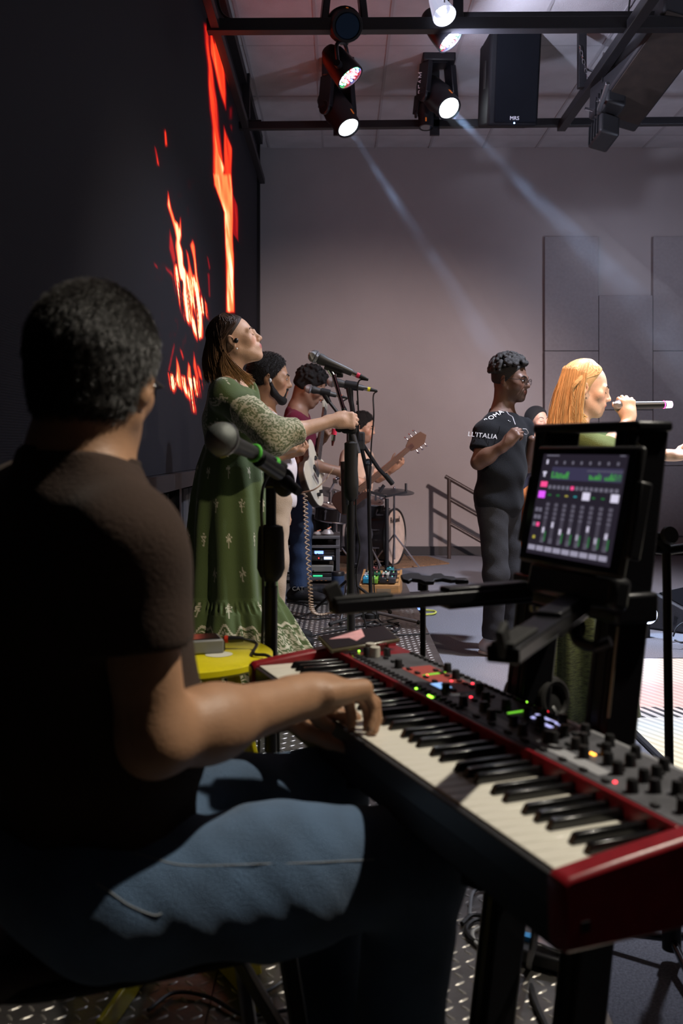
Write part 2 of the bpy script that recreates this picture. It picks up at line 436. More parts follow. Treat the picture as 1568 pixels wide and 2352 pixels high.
def lugs():
    px, py = .0315, .0295; vs = []; fs = []
    base = [(-.0140, 0), (-.007, .0036), (.007, .0036), (.0140, 0), (.007, -.0036), (-.007, -.0036)]
    top = [(-.0090, 0), (-.005, .0017), (.005, .0017), (.0090, 0), (.005, -.0017), (-.005, -.0017)]
    xs = np.arange(XS + .02, XE - .015, px); ys = np.arange(1.2, 7.0, py)
    GX, GY = np.meshgrid(np.arange(len(xs)), np.arange(len(ys)), indexing='ij')
    GX = GX.ravel(); GY = GY.ravel(); ang = np.where((GX + GY) % 2 == 0, .62, -.62 + math.pi / 2 * 0)
    ang = np.where((GX + GY) % 2 == 0, math.radians(38), math.radians(128))
    loc = np.array(base + top); hz = np.array([0.0] * 6 + [.0016] * 6)
    c, s = np.cos(ang)[:, None], np.sin(ang)[:, None]
    X = xs[GX][:, None] + loc[:, 0] * c - loc[:, 1] * s; Y = ys[GY][:, None] + loc[:, 0] * s + loc[:, 1] * c
    Z = np.broadcast_to(PZ + hz, X.shape)
    n = len(GX); verts = np.stack([X, Y, Z], 2).reshape(-1, 3)
    f = np.array([[k, (k + 1) % 6, 6 + (k + 1) % 6, 6 + k] for k in range(6)] + [[6, 7, 8, 9], [6, 9, 10, 11]])
    faces = (f[None] + (np.arange(n) * 12)[:, None, None]).reshape(-1, 4)
    o = np_mesh('plate_tread', verts, faces, M_LUG, deck, False); tag(o, kind='stuff')
lugs()

# ---- luminous floor at the right
def led_floor():
    m = bpy.data.materials.new('luminous_floor_picture'); m.use_nodes = True; nt = m.node_tree; n = nt.nodes; lk = nt.links
    b = n['Principled BSDF']; b.inputs['Base Color'].default_value = (.05, .05, .05, 1); b.inputs['Roughness'].default_value = .35
    tc = n.new('ShaderNodeTexCoord'); sp = n.new('ShaderNodeSeparateXYZ'); lk.new(tc.outputs['Object'], sp.inputs[0])
    def math_(op, a, bb, c=None):
        q = n.new('ShaderNodeMath'); q.operation = op
        for i, t in enumerate((a, bb, c)):
            if t is None: continue
            if isinstance(t, (int, float)): q.inputs[i].default_value = t
            else: lk.new(t, q.inputs[i])
        return q.outputs[0]
    x, y = sp.outputs[0], sp.outputs[1]
    ramp = n.new('ShaderNodeValToRGB'); lk.new(math_('MULTIPLY_ADD', y, .4, -1.26), ramp.inputs[0])     # y 3.15 .. 5.65
    els = ramp.color_ramp.elements
    els[0].position = .2; els[0].color = (.98, .86, .58, 1); els[1].position = .98; els[1].color = (1, .82, .74, 1)
    for p, c in ((.36, (1, .92, .72, 1)), (.46, (.80, .88, .95, 1)), (.54, (.93, .85, .90, 1)), (.58, (.98, .66, .62, 1)), (.74, (.95, .66, .64, 1)), (.80, (1, .84, .78, 1))):
        e = els.new(p); e.color = c
    diag = math_('MULTIPLY_ADD', x, 2.0, y)
    fine = math_('SINE', math_('MULTIPLY', diag, 62.0), 0.0); fine = math_('MULTIPLY_ADD', fine, .16, .84)
    coarse = math_('GREATER_THAN', math_('SINE', math_('MULTIPLY', math_('MULTIPLY_ADD', y, .35, x), 118.0), 0), .1)
    band = math_('MULTIPLY', math_('GREATER_THAN', y, 4.42), math_('LESS_THAN', y, 4.60))
    dark = math_('MULTIPLY_ADD', math_('MULTIPLY', band, coarse), -.97, 1.0)
    s = math_('MULTIPLY', math_('MULTIPLY', fine, dark), 1.15)
    lk.new(ramp.outputs[0], b.inputs['Emission Color']); lk.new(s, b.inputs['Emission Strength'])
    t = thing('luminous_floor', 'bright pink and cream picture floor with dark hatched stripe behind the right microphone stand', 'light floor', (2.6, 4.4, 0))
    MB().box((2.75, 4.4, .012), (3.0, 2.5, .012)).build('lit_surface', m, t, smooth=False, local=False)
    # object coordinates = world minus thing: shift back with the mapping of y
    for a, c in (((1.24, 4.4, .009), (.02, 2.54, .018)), ((4.26, 4.4, .009), (.02, 2.54, .018)), ((2.75, 3.14, .009), (3.04, .02, .018)), ((2.75, 5.66, .009), (3.04, .02, .018))): MB().box(a, c).build('edge_strip', BLACK, t, smooth=False)
    return t
_lf = led_floor()
for ch in [c for c in bpy.data.objects if c.parent == _lf]:       # keep mesh coordinates equal to floor coordinates for the picture
    ch.data.transform(Matrix.Translation(_lf.location)); ch.location = -_lf.location
# ================================================================== LED WALL
def poly_sd(px, py, poly):
    d = np.full(px.shape, 1e9); ins = np.zeros(px.shape, bool); n = len(poly)
    for i in range(n):
        x0, y0 = poly[i]; x1, y1 = poly[(i + 1) % n]; ex, ey = x1 - x0, y1 - y0
        t = np.clip(((px - x0) * ex + (py - y0) * ey) / (ex * ex + ey * ey + 1e-9), 0, 1)
        d = np.minimum(d, (px - x0 - t * ex) ** 2 + (py - y0 - t * ey) ** 2)
        c = ((y0 > py) != (y1 > py)) & (px < (x1 - x0) * (py - y0) / (y1 - y0 + 1e-12) + x0); ins ^= c
    d = np.sqrt(d); return np.where(ins, -d, d)
def vnoise(x, y, seed=0):
    xi = np.floor(x).astype(int); yi = np.floor(y).astype(int); xf = x - xi; yf = y - yi
    h = lambda a, b: ((np.sin(a * 127.1 + b * 311.7 + seed * 74.7) * 43758.5453) % 1.0)
    u = xf * xf * (3 - 2 * xf); v = yf * yf * (3 - 2 * yf)
    return (h(xi, yi) * (1 - u) + h(xi + 1, yi) * u) * (1 - v) + (h(xi, yi + 1) * (1 - u) + h(xi + 1, yi + 1) * u) * v
c3 = lambda L: [(330 + a / 4.2, 400 + b / 4.2) for a, b in L]
c4 = lambda L: [(420 + a / 5.6, b / 5.6) for a, b in L]
FL = [  # outline, brightness, edge softness (in units of the wall picture), streak frequency
    (c4([(270, 310), (290, 600), (322, 1000), (345, 1400), (380, 1650), (380, 2200), (400, 2400), (520, 2400), (530, 2150), (500, 1900), (470, 1650), (440, 1300), (400, 1020), (350, 720), (330, 330)]), .55, 3, 2.2),
    (c4([(350, 320), (350, 690), (430, 1000), (500, 1260), (545, 1405), (552, 1200), (540, 950), (490, 620), (440, 520), (400, 300), (400, 560), (370, 420)]), .60, 3, 2.2),
    (c4([(530, 1620), (528, 2400), (632, 2400), (630, 1900), (600, 1820)]), .55, 2, 2.5),
    (c4([(400, 1400), (400, 1650), (400, 2380), (470, 2380), (540, 2160), (470, 1960), (430, 1750)]), .84, 3, 1.6),
    (c4([(590, 1400), (630, 1380), (625, 1520), (595, 1530)]), .25, 4, 1), (c4([(605, 1620), (628, 1620), (625, 1670)]), .35, 3, 1),
    (c3([(665, 0), (680, 100), (780, 370), (785, 700), (800, 1330), (872, 1330), (862, 700), (856, 200), (850, 0)]), .86, 2, 1.5),
    (c3([(790, 480), (792, 900), (800, 1330), (872, 1330), (862, 1000), (840, 900), (825, 560)]), .97, 4, 1.2),
    (c3([(848, 160), (905, 300), (915, 645), (862, 575)]), .36, 1.5, 2.5),
    (c3([(235, 175), (226, 300), (262, 430), (298, 540), (318, 620), (308, 700), (330, 880), (350, 1010), (402, 1050), (412, 950), (385, 880), (378, 750), (352, 660), (366, 590), (350, 425), (342, 520), (330, 480), (297, 450), (262, 330), (246, 240)]), .90, 2.2, 1.6),
    (c3([(250, 545), (244, 720), (290, 890), (312, 820), (282, 650)]), .42, 2.5, 2),
    (c3([(470, 638), (448, 690), (478, 830), (498, 1000), (530, 1165), (543, 1120), (516, 980), (497, 800), (488, 700)]), .78, 2, 1.6),
    (c3([(410, 735), (428, 900), (436, 1090), (492, 1180), (486, 1020), (442, 860), (426, 770)]), .80, 2, 1.6),
    (c3([(612, 800), (630, 920), (640, 900), (622, 810)]), .35, 2, 2), (c3([(612, 960), (625, 1180), (640, 1180), (632, 960)]), .32, 2, 2),
    (c3([(105, 865), (160, 905), (120, 895)]), .40, 2, 2), (c3([(205, 890), (265, 940), (300, 1010), (280, 1000), (220, 930)]), .42, 3, 2),
    (c3([(300, 880), (290, 1010), (320, 1150), (340, 1250), (390, 1390), (450, 1460), (520, 1600), (560, 1570), (565, 1350), (625, 1400), (600, 1240), (550, 1170), (520, 1050), (490, 980), (455, 1000), (420, 960), (385, 920), (340, 860)]), 1.0, 5, 4.2),
    (c3([(590, 1230), (600, 1330), (615, 1340), (605, 1250)]), .7, 2, 2),
    (c3([(238, 1930), (245, 2060), (290, 2100), (330, 2020), (400, 2120), (450, 2190), (470, 2290), (492, 2300), (500, 2140), (545, 2150), (568, 2040), (545, 1990), (500, 1960), (440, 1960), (380, 1950), (300, 1940)]), .95, 5, 4.2),
    (c3([(318, 1770), (312, 1960), (330, 2050), (375, 2080), (362, 1960), (345, 1860)]), .88, 2, 1.6), (c3([(430, 1815), (418, 1960), (450, 2120), (472, 2140), (460, 1960), (448, 1860)]), .88, 2, 1.6),
    (c3([(485, 1725), (482, 1850), (505, 1960), (520, 2070), (530, 1950), (508, 1820)]), .66, 2, 1.6), (c3([(515, 1840), (535, 1960), (560, 1985), (545, 1900), (528, 1850)]), .62, 2, 1.6),
    (c3([(350, 1685), (362, 1740), (380, 1790), (385, 1770), (365, 1710)]), .6, 2, 2), (c3([(298, 1640), (265, 1760), (232, 1905), (245, 1900), (275, 1770), (302, 1660)]), .45, 2, 2),
    ([(377, 300), (379, 335), (384, 333), (381, 302)], .6, 2, 2), ([(355, 340), (361, 378), (366, 378), (358, 342)], .6, 2, 2)]
def picture(px, py):
    I = np.zeros(px.shape)
    wob = 3.0 * (vnoise(px / 14, py / 50, 3) - .5)
    for k, (pl, b, soft, sf) in enumerate(FL):
        d = poly_sd(px + wob, py, pl); m = np.clip(.5 - d / (2 * soft), 0, 1)
        lean = px + (py - 700) * -.12
        st = .55 * vnoise(lean / 5.5 * sf * .4, py / 70, 5 + k) + .45 * vnoise(lean / 2.6 * sf * .4, py / 38, 9 + k)
        dens = 1.0 if sf < 3 else np.clip((st - .34) * 4.0, .12, 1.15)
        I = np.maximum(I, m * np.clip(b * (.70 + .52 * st), 0, 1.05) * dens)
        I = np.maximum(I, .10 * b * np.clip(1 - np.maximum(d, 0) / 13, 0, 1) ** 2)
    # faint sparks and embers around the burning shapes
    e = vnoise(px / 6, py / 16, 21); I = np.maximum(I, np.clip(e - .80, 0, 1) * 1.2 * np.exp(-((px - 420) / 45) ** 2 - ((py - 640) / 170) ** 2))
    stops = [0, .12, .35, .62, .82, 1.0]
    R = np.interp(I, stops, [.0045, .045, .60, 2.5, 4.6, 6.0]); G = np.interp(I, stops, [.0042, .002, .004, .12, .62, 2.6]); B = np.interp(I, stops, [.0060, .004, .010, .03, .17, 1.35])
    return np.stack([R, G, B], -1)
def led_wall():
    t = thing('led_wall', 'tall black LED video wall showing red and orange flames behind the singer', 'screen', (XS, 6, PZ))
    m = bpy.data.materials.new('led_picture'); m.use_nodes = True; nt = m.node_tree; n = nt.nodes; lk = nt.links
    b = n['Principled BSDF']; b.inputs['Base Color'].default_value = (.010, .010, .013, 1); b.inputs['Roughness'].default_value = .75; b.inputs['Specular IOR Level'].default_value = .12
    a = n.new('ShaderNodeVertexColor'); a.layer_name = 'Col'
    # pixel rows of the LED modules: fine dark grid over the picture
    tc = n.new('ShaderNodeTexCoord'); sp = n.new('ShaderNodeSeparateXYZ'); lk.new(tc.outputs['Object'], sp.inputs[0])
    def mth(op, p, q):
        k = n.new('ShaderNodeMath'); k.operation = op
        for i, v in enumerate((p, q)):
            if isinstance(v, (int, float)): k.inputs[i].default_value = v
            else: lk.new(v, k.inputs[i])
        return k.outputs[0]
    g = mth('MULTIPLY', mth('ADD', mth('MULTIPLY', mth('SINE', mth('MULTIPLY', sp.outputs[2], 2 * math.pi / .0078), 0), .3), .75),
            mth('ADD', mth('MULTIPLY', mth('SINE', mth('MULTIPLY', sp.outputs[1], 2 * math.pi / .0078), 0), .25), .8))
    lk.new(a.outputs['Color'], b.inputs['Emission Color']); lk.new(g, b.inputs['Emission Strength'])
    z0, z1 = 1.08, ZC - .05
    xs = np.concatenate([np.array([-900., -300, 0, 150, 250, 300]), np.arange(330, 552, 1.4), [560, 575, 590]])
    Ys = XS * FPX / (xs - CX); zs = np.arange(z0, z1 + .001, .0125)
    GY, GZ = np.meshgrid(Ys, zs, indexing='ij')
    pxx = CX + XS / GY * FPX; pyy = HY - (GZ - CAM_Z) / GY * FPX
    cols = picture(pxx, pyy).reshape(-1, 3)
    nY, nZ = GY.shape; vs = np.stack([np.full(GY.shape, XS), GY, GZ], -1).reshape(-1, 3)
    ii, jj = np.meshgrid(np.arange(nY - 1), np.arange(nZ - 1), indexing='ij'); q = (ii * nZ + jj).ravel()
    faces = np.stack([q, q + 1, q + nZ + 1, q + nZ], 1)[:, ::-1]
    np_mesh('screen_surface', vs, faces, m, t, False, cols)
    mb = MB(); mb.box((XS - .045, (Ys[0] + Ys[-1]) / 2, (z0 + z1) / 2), (.08, Ys[-1] - Ys[0], z1 - z0)); mb.build('cabinet_back', BLACK, t, smooth=False)
    mb = MB(); mb.box((XS - .02, Ys[-1] + .04, (z0 + ZC) / 2), (.10, .08, ZC - z0 + .1)); mb.build('edge_frame', BLACK, t, smooth=False)
    mb = MB(); mb.box((XS - .01, 5.6, z0 - .045), (.12, 10.3, .085)); mb.build('bottom_rail', BLACK, t, smooth=False)
    mb = MB(); mb.box((XS + .0, 5.6, ZC - .05), (.14, 10.3, .09)); mb.build('top_rail', BLACK, t, smooth=False)
    for y in (2.2, 3.9, 5.6, 7.3, 9.0): MB().box((XS - .02, y, .58), (.07, .07, .84)).build('support_post', BLACK, t, smooth=False)
    sk = MB(); 
    for k in range(46):
        y0 = .9 + k * .2; sk.box((XS - .055 + .006 * math.sin(k * 1.7), y0 + .1, .56), (.012, .202, .80))
    sk.build('skirt_cloth', mat('dark_grey_cloth', (.045, .045, .052), .9, bump=.3, bscale=40), t, smooth=False)
led_wall()

# ================================================================== OVERHEAD FRAME, LAMPS, SPEAKERS
ZT = 4.1
def overhead():
    t = thing('lighting_frame', 'black square-tube lighting frame hung under the white tiled ceiling', 'frame', (.6, 8, ZT))
    def part(nm, a, b, w, h): MB().bar(a, b, w, h).build(nm, BLACK, t, smooth=False, bevel=.004)
    part('cross_bar', (XS, 6.83, ZT), (4.6, 6.83, ZT + .03), .09, .085)
    part('cross_bar', (.75, 6.95, ZT + .12), (4.6, 6.95, ZT + .14), .05, .05)
    part('cross_bar', (XS, 8.95, ZT), (4.6, 8.95, ZT + .06), .07, .066)
    part('depth_bar', (1.98, 4.2, ZT - .02), (1.98, 8.98, ZT), .075, .075)
    part('depth_bar', (XS + .06, 4.2, ZT), (XS + .06, 10.8, ZT), .06, .06)
    part('depth_bar', (4.55, 4.2, ZT), (4.55, 9.0, ZT), .07, .07)
    for (x, y) in ((.80, 6.83), (1.93, 8.0), (3.4, 6.83), (XS + .06, 9.0)): part('hanger_post', (x, y, ZT), (x, y, ZC + .02), .065, .065)
    mb = MB()                                                     # safety chain at the corner
    c0, c1 = V(1.90, 7.95, 4.42), V(1.99, 7.98, 4.10)
    for k in range(9):
        p = c0 + (c1 - c0) * (k + .5) / 9; F = frame_from(c1 - c0, (0, 1, 0) if k % 2 else (1, 0, 0))
        pts = [p + F @ V(.022 * math.cos(a), .010 * math.sin(a), 0) for a in np.linspace(0, 2 * math.pi, 11)]
        mb.tube(pts, .0035, 5)
    mb.build('safety_chain', CHROME, t)
    mb = MB(); mb.tube(spline([(2.12, 7.3, ZC - .02), (2.10, 7.3, 4.35), (2.13, 7.4, 4.12), (2.0, 7.5, 4.06)], 8), .007, 6)
    mb.tube(spline([(XS + .05, 6.85, 4.5), (XS + .10, 6.85, 4.2), (XS + .3, 6.85, 4.15), (XS + .6, 6.85, 4.14)], 8), .009, 6)
    mb.tube(spline([(XS + .05, 8.95, 4.3), (XS + .08, 8.95, 4.16), (XS + .2, 8.95, 4.15)], 8), .009, 6)
    mb.build('power_cable', CABLE, t)
overhead()
M_LENS = emis('white_lens', (.86, .93, 1.0), 14.0)
M_FIX = mat('black_fixture_shell', (.010, .010, .013), .42)
M_ORANGE = mat('orange_mark', (.6, .16, .03), .5, emit=(.8, .2, .03), estr=.25)
M_BADGE = mat('white_print', (.75, .75, .78), .6)
def beam_head(label, hang, base_z, aim, size=1.0, badge=False, lit=True):
    """moving-head lamp hung from a bar: base box, two yoke arms, barrel with lens"""
    hang = np.array(hang, float); t = thing('moving_head_lamp', label, 'stage light', hang, 'stage lamps on the frame')
    s = size; mb = MB(); mb.box(hang + V(0, 0, -.02), (.07, .10, .10)); mb.build('clamp', M_FIX, t, bevel=.006)
    if size == 1.0: MB().box(V(hang[0], 8.93, (hang[2] + ZT) / 2 - .04), (.085, .03, hang[2] - ZT + .10)).bar(V(hang[0], 8.93, hang[2] - .05), hang + V(0, 0, -.05), .06, .04).build('mounting_plate', M_FIX, t, smooth=False)
    bz = hang[2] - base_z
    mb = MB(); mb.box(V(hang[0], hang[1], bz), V(.28, .22, .17) * s); mb.box(V(hang[0], hang[1], bz - .075 * s), V(.16, .16, .03) * s); mb.build('base', M_FIX, t, bevel=.014)
    pc = V(hang[0], hang[1], bz - .36 * s); a = np.array(aim, float) - pc; a /= np.linalg.norm(a)
    side = np.cross(a, V(0, 0, 1)); side /= np.linalg.norm(side)
    for k in (-1, 1):
        mb = MB(); o = side * k * .150 * s
        mb.bar(V(hang[0], hang[1], bz - .08 * s) + o * .8, pc + o, .052 * s, .13 * s, up=tuple(a)); mb.cyl(pc + o - side * k * .01, pc + o + side * k * .022 * s, .062 * s, n=16); mb.build('yoke_arm', M_FIX, t, bevel=.008)
    g = 1.18 * s; mb = MB(); mb.lathe([(r_ * g, h_ * g) for r_, h_ in ((0, -.21), (.06, -.21), (.098, -.16), (.104, -.05), (.110, .02), (.100, .04), (.096, .17), (.092, .19), (.078, .19))], pc, a, 24); mb.build('lamp_barrel', M_FIX, t)
    mb = MB(); mb.lathe([(0, .186 * g), (.070 * g, .186 * g), (.079 * g, .178 * g)], pc, a, 24); mb.build('lens', M_LENS if lit else mat('dark_blue_lens', (.02, .04, .07), .1, coat=1), t)
    mb = MB(); u = np.cross(side, a); mb.bar(pc + a * .10 * g + u * .1 * g, pc + a * .15 * g + u * .099 * g, .012, .004, up=tuple(u)); mb.build('orange_mark', M_ORANGE, t, smooth=False)
    if badge:
        R = np.stack([V(0, 0, 1), V(-1, 0, 0), V(0, -1, 0)], 1); text_obj('badge_lettering', 'BEAM', pc + V(-.15, -.06, .10), R, .075, M_BADGE, t)
    return pc, a
def par(label, hang, aim, seed, strong=False):
    hang = np.array(hang, float); t = thing('led_par_lamp', label, 'stage light', hang, 'stage lamps on the frame')
    pc = hang + V(0, 0, -.27); a = np.array(aim, float) - pc; a /= np.linalg.norm(a); side = np.cross(a, V(0, 0, 1)); side /= np.linalg.norm(side); u = np.cross(side, a)
    mb = MB(); mb.box(hang + V(0, 0, -.03), (.06, .09, .10)); mb.build('clamp', M_FIX, t, bevel=.005)
    mb = MB(); pts = spline([pc + side * .118, pc + side * .114 - a * .02 + V(0, 0, .12), hang + V(0, 0, -.08), pc - side * .114 - a * .02 + V(0, 0, .12), pc - side * .118], 8)
    mb.tube(pts, .014, 6); mb.build('bracket', M_FIX, t)
    for k in (-1, 1):
        mb = MB(); mb.cyl(pc + side * k * .102, pc + side * k * .145, .028, .024, 12); mb.build('tilt_knob', M_FIX, t)
    mb = MB(); mb.lathe([(0, -.20), (.05, -.20), (.085, -.14), (.098, -.04), (.104, .05), (.104, .075), (.092, .075), (.090, .052), (0, .05)], pc, a, 28); mb.build('lamp_body', M_FIX, t)
    cols = [emis('led_white', (.95, .97, 1), 22), emis('led_red', (1, .05, .06), 14), emis('led_green', (.1, 1, .3), 10), emis('led_blue', (.2, .3, 1), 14)]
    r = random.Random(seed); k = 0
    for ring, cnt in ((.0, 1), (.026, 6), (.052, 12), (.077, 17)):
        for q in range(cnt):
            an = 2 * math.pi * q / cnt + .3; p = pc + a * .056 + (side * math.cos(an) + u * math.sin(an)) * ring
            ci = r.choice([0, 0, 0, 1, 1, 2, 3]) if ring < .07 else r.choice([0, 1, 1, 2, 2, 3])
            if strong and ring < .07: ci = 0
            mb = MB(); mb.sph(p, (.0100, .0100, .007), 8, 5, np.stack([side, u, a], 1)); mb.build('led_lens', cols[ci], t)
H1 = at(777, 262, 8.7); H2 = at(1012, 175, 8.4)
BEAM1 = beam_head('moving head lamp with round white lens, lowest left above the wall', (at(776, 0, 8.7)[0], 8.7, ZT + .43), .02, at(1210, 930, 7.2), 1.0)
BEAM2 = beam_head('moving head lamp marked with white letters, right of the two lit lenses', (at(1006, 0, 8.6)[0], 8.6, ZT + .52), .02, at(1568, 800, 6.2), 1.0, badge=True)
beam_head('unlit moving head lamp above the front bar at the top edge', at(790, -40, 6.9), -.05, at(880, 90, 5.2), .95, lit=False)
beam_head('small dark lamp base hung on the rear bar right of the lit lenses', at(978, 180, 8.9), .10, at(978, 420, 8.8), .6, lit=False)
par('round lamp full of red and white diodes between the frame bars', at(790, 72, 6.93), at(790, 72, 6.93) + V(.60, -.22, -1.1), 3)
par('round lamp glaring white beside the middle hanger post', at(1020, -12, 6.95), at(1020, -12, 6.95) + V(.60, -.22, -1.1), 5, True)
mb = MB(); 
def silver_par():
    t = thing('floodlight', 'silver floodlight glaring at the top edge beside the hanger post', 'stage light', at(1012, 25, 6.75), 'stage lamps on the frame')
    p = at(1012, 20, 6.72); a = V(.25, -.5, -.8); a /= np.linalg.norm(a)
    MB().lathe([(0, -.11), (.05, -.11), (.065, -.02), (.082, .08), (.080, .082), (.06, .02), (0, .01)], p, a, 20).build('reflector_shell', mat('polished_silver', (.8, .8, .85), .2, 1.0, emit=(.7, .75, 1), estr=.6), t)
    MB().sph(p + a * .03, .03).build('bulb', emis('flood_bulb', (.9, .93, 1), 18), t)
    MB().torus(p + a * .0, .085, .006, (1, .2, 0), 14, 6, 0, math.pi).build('yoke', CHROME, t)
silver_par()

M_GRILLE = mat('speaker_grille', (.005, .006, .009), .8, 0, bump=.5, bscale=700, spec=.12)
def top_speaker():
    c = at(1168, 183, 8.35); t = thing('loudspeaker', 'upright black loudspeaker with white letters hung between the frame bars', 'loudspeaker', c + V(0, 0, -.37))
    R = rotm('X', math.radians(15)) @ rotm('Z', math.radians(5))
    MB().box(c, (.43, .38, .76), R).build('cabinet', mat('speaker_cabinet', (.008, .008, .010), .6, bump=.3, bscale=300, spec=.2), t, bevel=.025)
    MB().box(c + R @ V(.02, -.195, 0), (.36, .02, .71), R).build('grille', M_GRILLE, t, bevel=.012)
    MB().box(c + R @ V(-.2155, -.05, .03), (.012, .06, .22), R).build('side_handle', RUBBER, t, bevel=.006)
    Rt = np.stack([R @ V(1, 0, 0), R @ V(0, 0, 1), R @ V(0, -1, 0)], 1)
    text_obj('badge_lettering', 'MRS', c + R @ V(.01, -.208, -.32), Rt, .042, M_BADGE, t)
    MB().sph(c + R @ V(.01, -.207, -.357), .007).build('power_light', emis('blue_power_light', (.25, .45, 1), 9), t)
    mb = MB(); mb.tube(spline([c + V(-.1, 0, .38), c + V(0, 0, .42), c + V(.08, -.03, .40), c + V(.15, 0, .40)], 6), .008, 6); mb.build('speaker_cable', mat('grey_cable', (.3, .3, .3), .6), t)
top_speaker()
def tilted_speaker():
    c = at(1490, 120, 7.4); t = thing('line_speaker', 'tilted black loudspeaker hung at upper right with warm lit side', 'loudspeaker', c + V(0, 0, -.5))
    ax = at(1600, -60, 6.6) - at(1385, 245, 7.8); ax /= np.linalg.norm(ax); F = frame_from(ax, (-.35, -.55, .8)); F = F @ rotm('X', math.radians(38))
    MB().box(c, (1.15, .46, .40), F).build('cabinet', mat('speaker_cabinet2', (.016, .016, .019), .55, bump=.3, bscale=300), t, bevel=.02)
    MB().box(c + F @ V(-.05, -.02, .205), (.26, .05, .02), F).build('recessed_handle', RUBBER, t, bevel=.008)
    MB().box(c + F @ V(.05, -.235, 0), (1.05, .012, .36), F).build('brown_side', mat('dark_brown_side', (.022, .014, .010), .6, var=.3, vscale=14), t, bevel=.004)  # dark brown mottled panel along one long side
    MB().box(c + F @ V(.30, .02, .206), (.5, .012, .012), F).build('groove', STEEL, t); MB().box(c + F @ V(-.33, .08, .206), (.012, .30, .012), F).build('groove', STEEL, t)
    for k, s in ((-1, .2), (1, -.2)):
        MB().cyl(c + F @ V(-.5, s, .2), c + F @ V(-.5, s, .26), .012, n=8).build('rigging_bolt', CHROME, t)
    # lamp bracketed on the lower end
    b = at(1400, 262, 7.55); l = thing('blinder_lamp', 'black two-cell flood lamp clamped under the tilted loudspeaker', 'stage light', b, 'stage lamps on the frame')
    for k in (-1, 1):
        MB().box(b + F @ V(0 - .09 * (k < 0), k * .105, .0), (.22, .185, .16), F).build('lamp_cell', mat('dark_grey_shell', (.022, .022, .024), .5), l, bevel=.02)
        for q in range(4): MB().box(b + F @ V(-.07 + .045 * q - .09 * (k < 0), k * .105, .084), (.014, .17, .012), F).build('cooling_fin', M_FIX, l, smooth=False)
    MB().bar(b + F @ V(.02, -.02, .10), b + F @ V(.28, .0, .16), .03, .03).build('bracket', STEEL, l, bevel=.004)
    MB().cyl(b + F @ V(.1, .0, .1), b + F @ V(.1, .0, .16), .016, n=8).build('bracket_bolt', CHROME, l)
tilted_speaker()
# ================================================================== PEOPLE: building kit
from mathutils.bvhtree import BVHTree
def nrm(v): v = np.array(v, float); return v / np.linalg.norm(v)
def lerp(a, b, t): return np.array(a, float) * (1 - t) + np.array(b, float) * t
M_SKIN = mat('skin', (.5, .3, .2), .52, attr='Col', bump=.12, bscale=260, var=.06, vscale=40)
M_HAIR = mat('dark_hair', (.010, .0085, .008), .62, bump=.8, bscale=320, spec=.25)
M_FUZZ = mat('dark_hair_strands', (.012, .010, .009), .5, spec=.3)
M_LASH = mat('lash_and_brow', (.012, .009, .008), .6)
M_EYEW = mat('eye_white', (.55, .53, .50), .25)
M_IRIS = mat('dark_iris', (.02, .012, .008), .15)

def head_prims(C, F, s=1.0, fem=False, mouth=0.0, ears=True):
    L = lambda x, y, z: C + F @ (V(x, y, z) * s)
    E = lambda c, r, k=.02, op='u', R=None: ell(L(*c), np.array(r) * s if not np.isscalar(r) else r * s, F if R is None else F @ R, k * s, op)
    Cc = lambda a, b, ra, rb, k=.02, op='u': rc(L(*a), L(*b), ra * s, rb * s, k * s, op)
    j = .92 if fem else 1.0
    P = [E((-.012, 0, .032), (.098, .076, .088)), E((.032, 0, -.028), (.060, .060 * j, .082), .03),
         E((.040, 0, -.076), (.044, .046 * j, .036), .028), E((.078, 0, -.100), .016 if fem else .019, .022)]
    for q in (-1, 1):
        P += [Cc((.0, q * .056 * j, -.052), (.068, q * .018, -.099), .017, .015, .028), Cc((.076, q * .046, .016), (.089, q * .008, .014), .010 if fem else .013, .010 if fem else .013, .016),
              E((.060, q * .048, -.022), .020, .03), E((.100, q * .031, .001), .016, .014, 's'), E((.0765, q * .031, .000), .0145, .005)]
    P += [Cc((.088, 0, .010), (.110, 0, -.028), .0075, .0115 if fem else .013, .013)]
    for q in (-1, 1): P += [E((.100, q * .0105, -.034), .0088, .007)]
    g = mouth
    P += [E((.092, 0, -.058), (.011, .021, .0075), .007), E((.089 - g * .3, 0, -.071 - g), (.011, .018, .008), .007), E((.082, 0, -.064), (.016, .028, .02), .02)]
    if g > .002: P += [E((.104, 0, -.0645 - g * .5), (.022, .015, g * .55), .003, 's')]
    else: P += [Cc((.108, -.017, -.0645), (.108, .017, -.0645), .0030, .0030, .004, 's')]
    if ears:
        for q in (-1, 1):
            Re = rotm('Z', q * math.radians(28)) @ rotm('Y', math.radians(-8))
            P += [E((-.014, q * .080, -.006), (.019, .0065, .031), .006, 'u', Re), E((-.010, q * .088, -.004), (.010, .006, .018), .004, 's', Re), E((-.008, q * .078, -.030), (.009, .006, .010), .005, 'u', Re)]
    return P
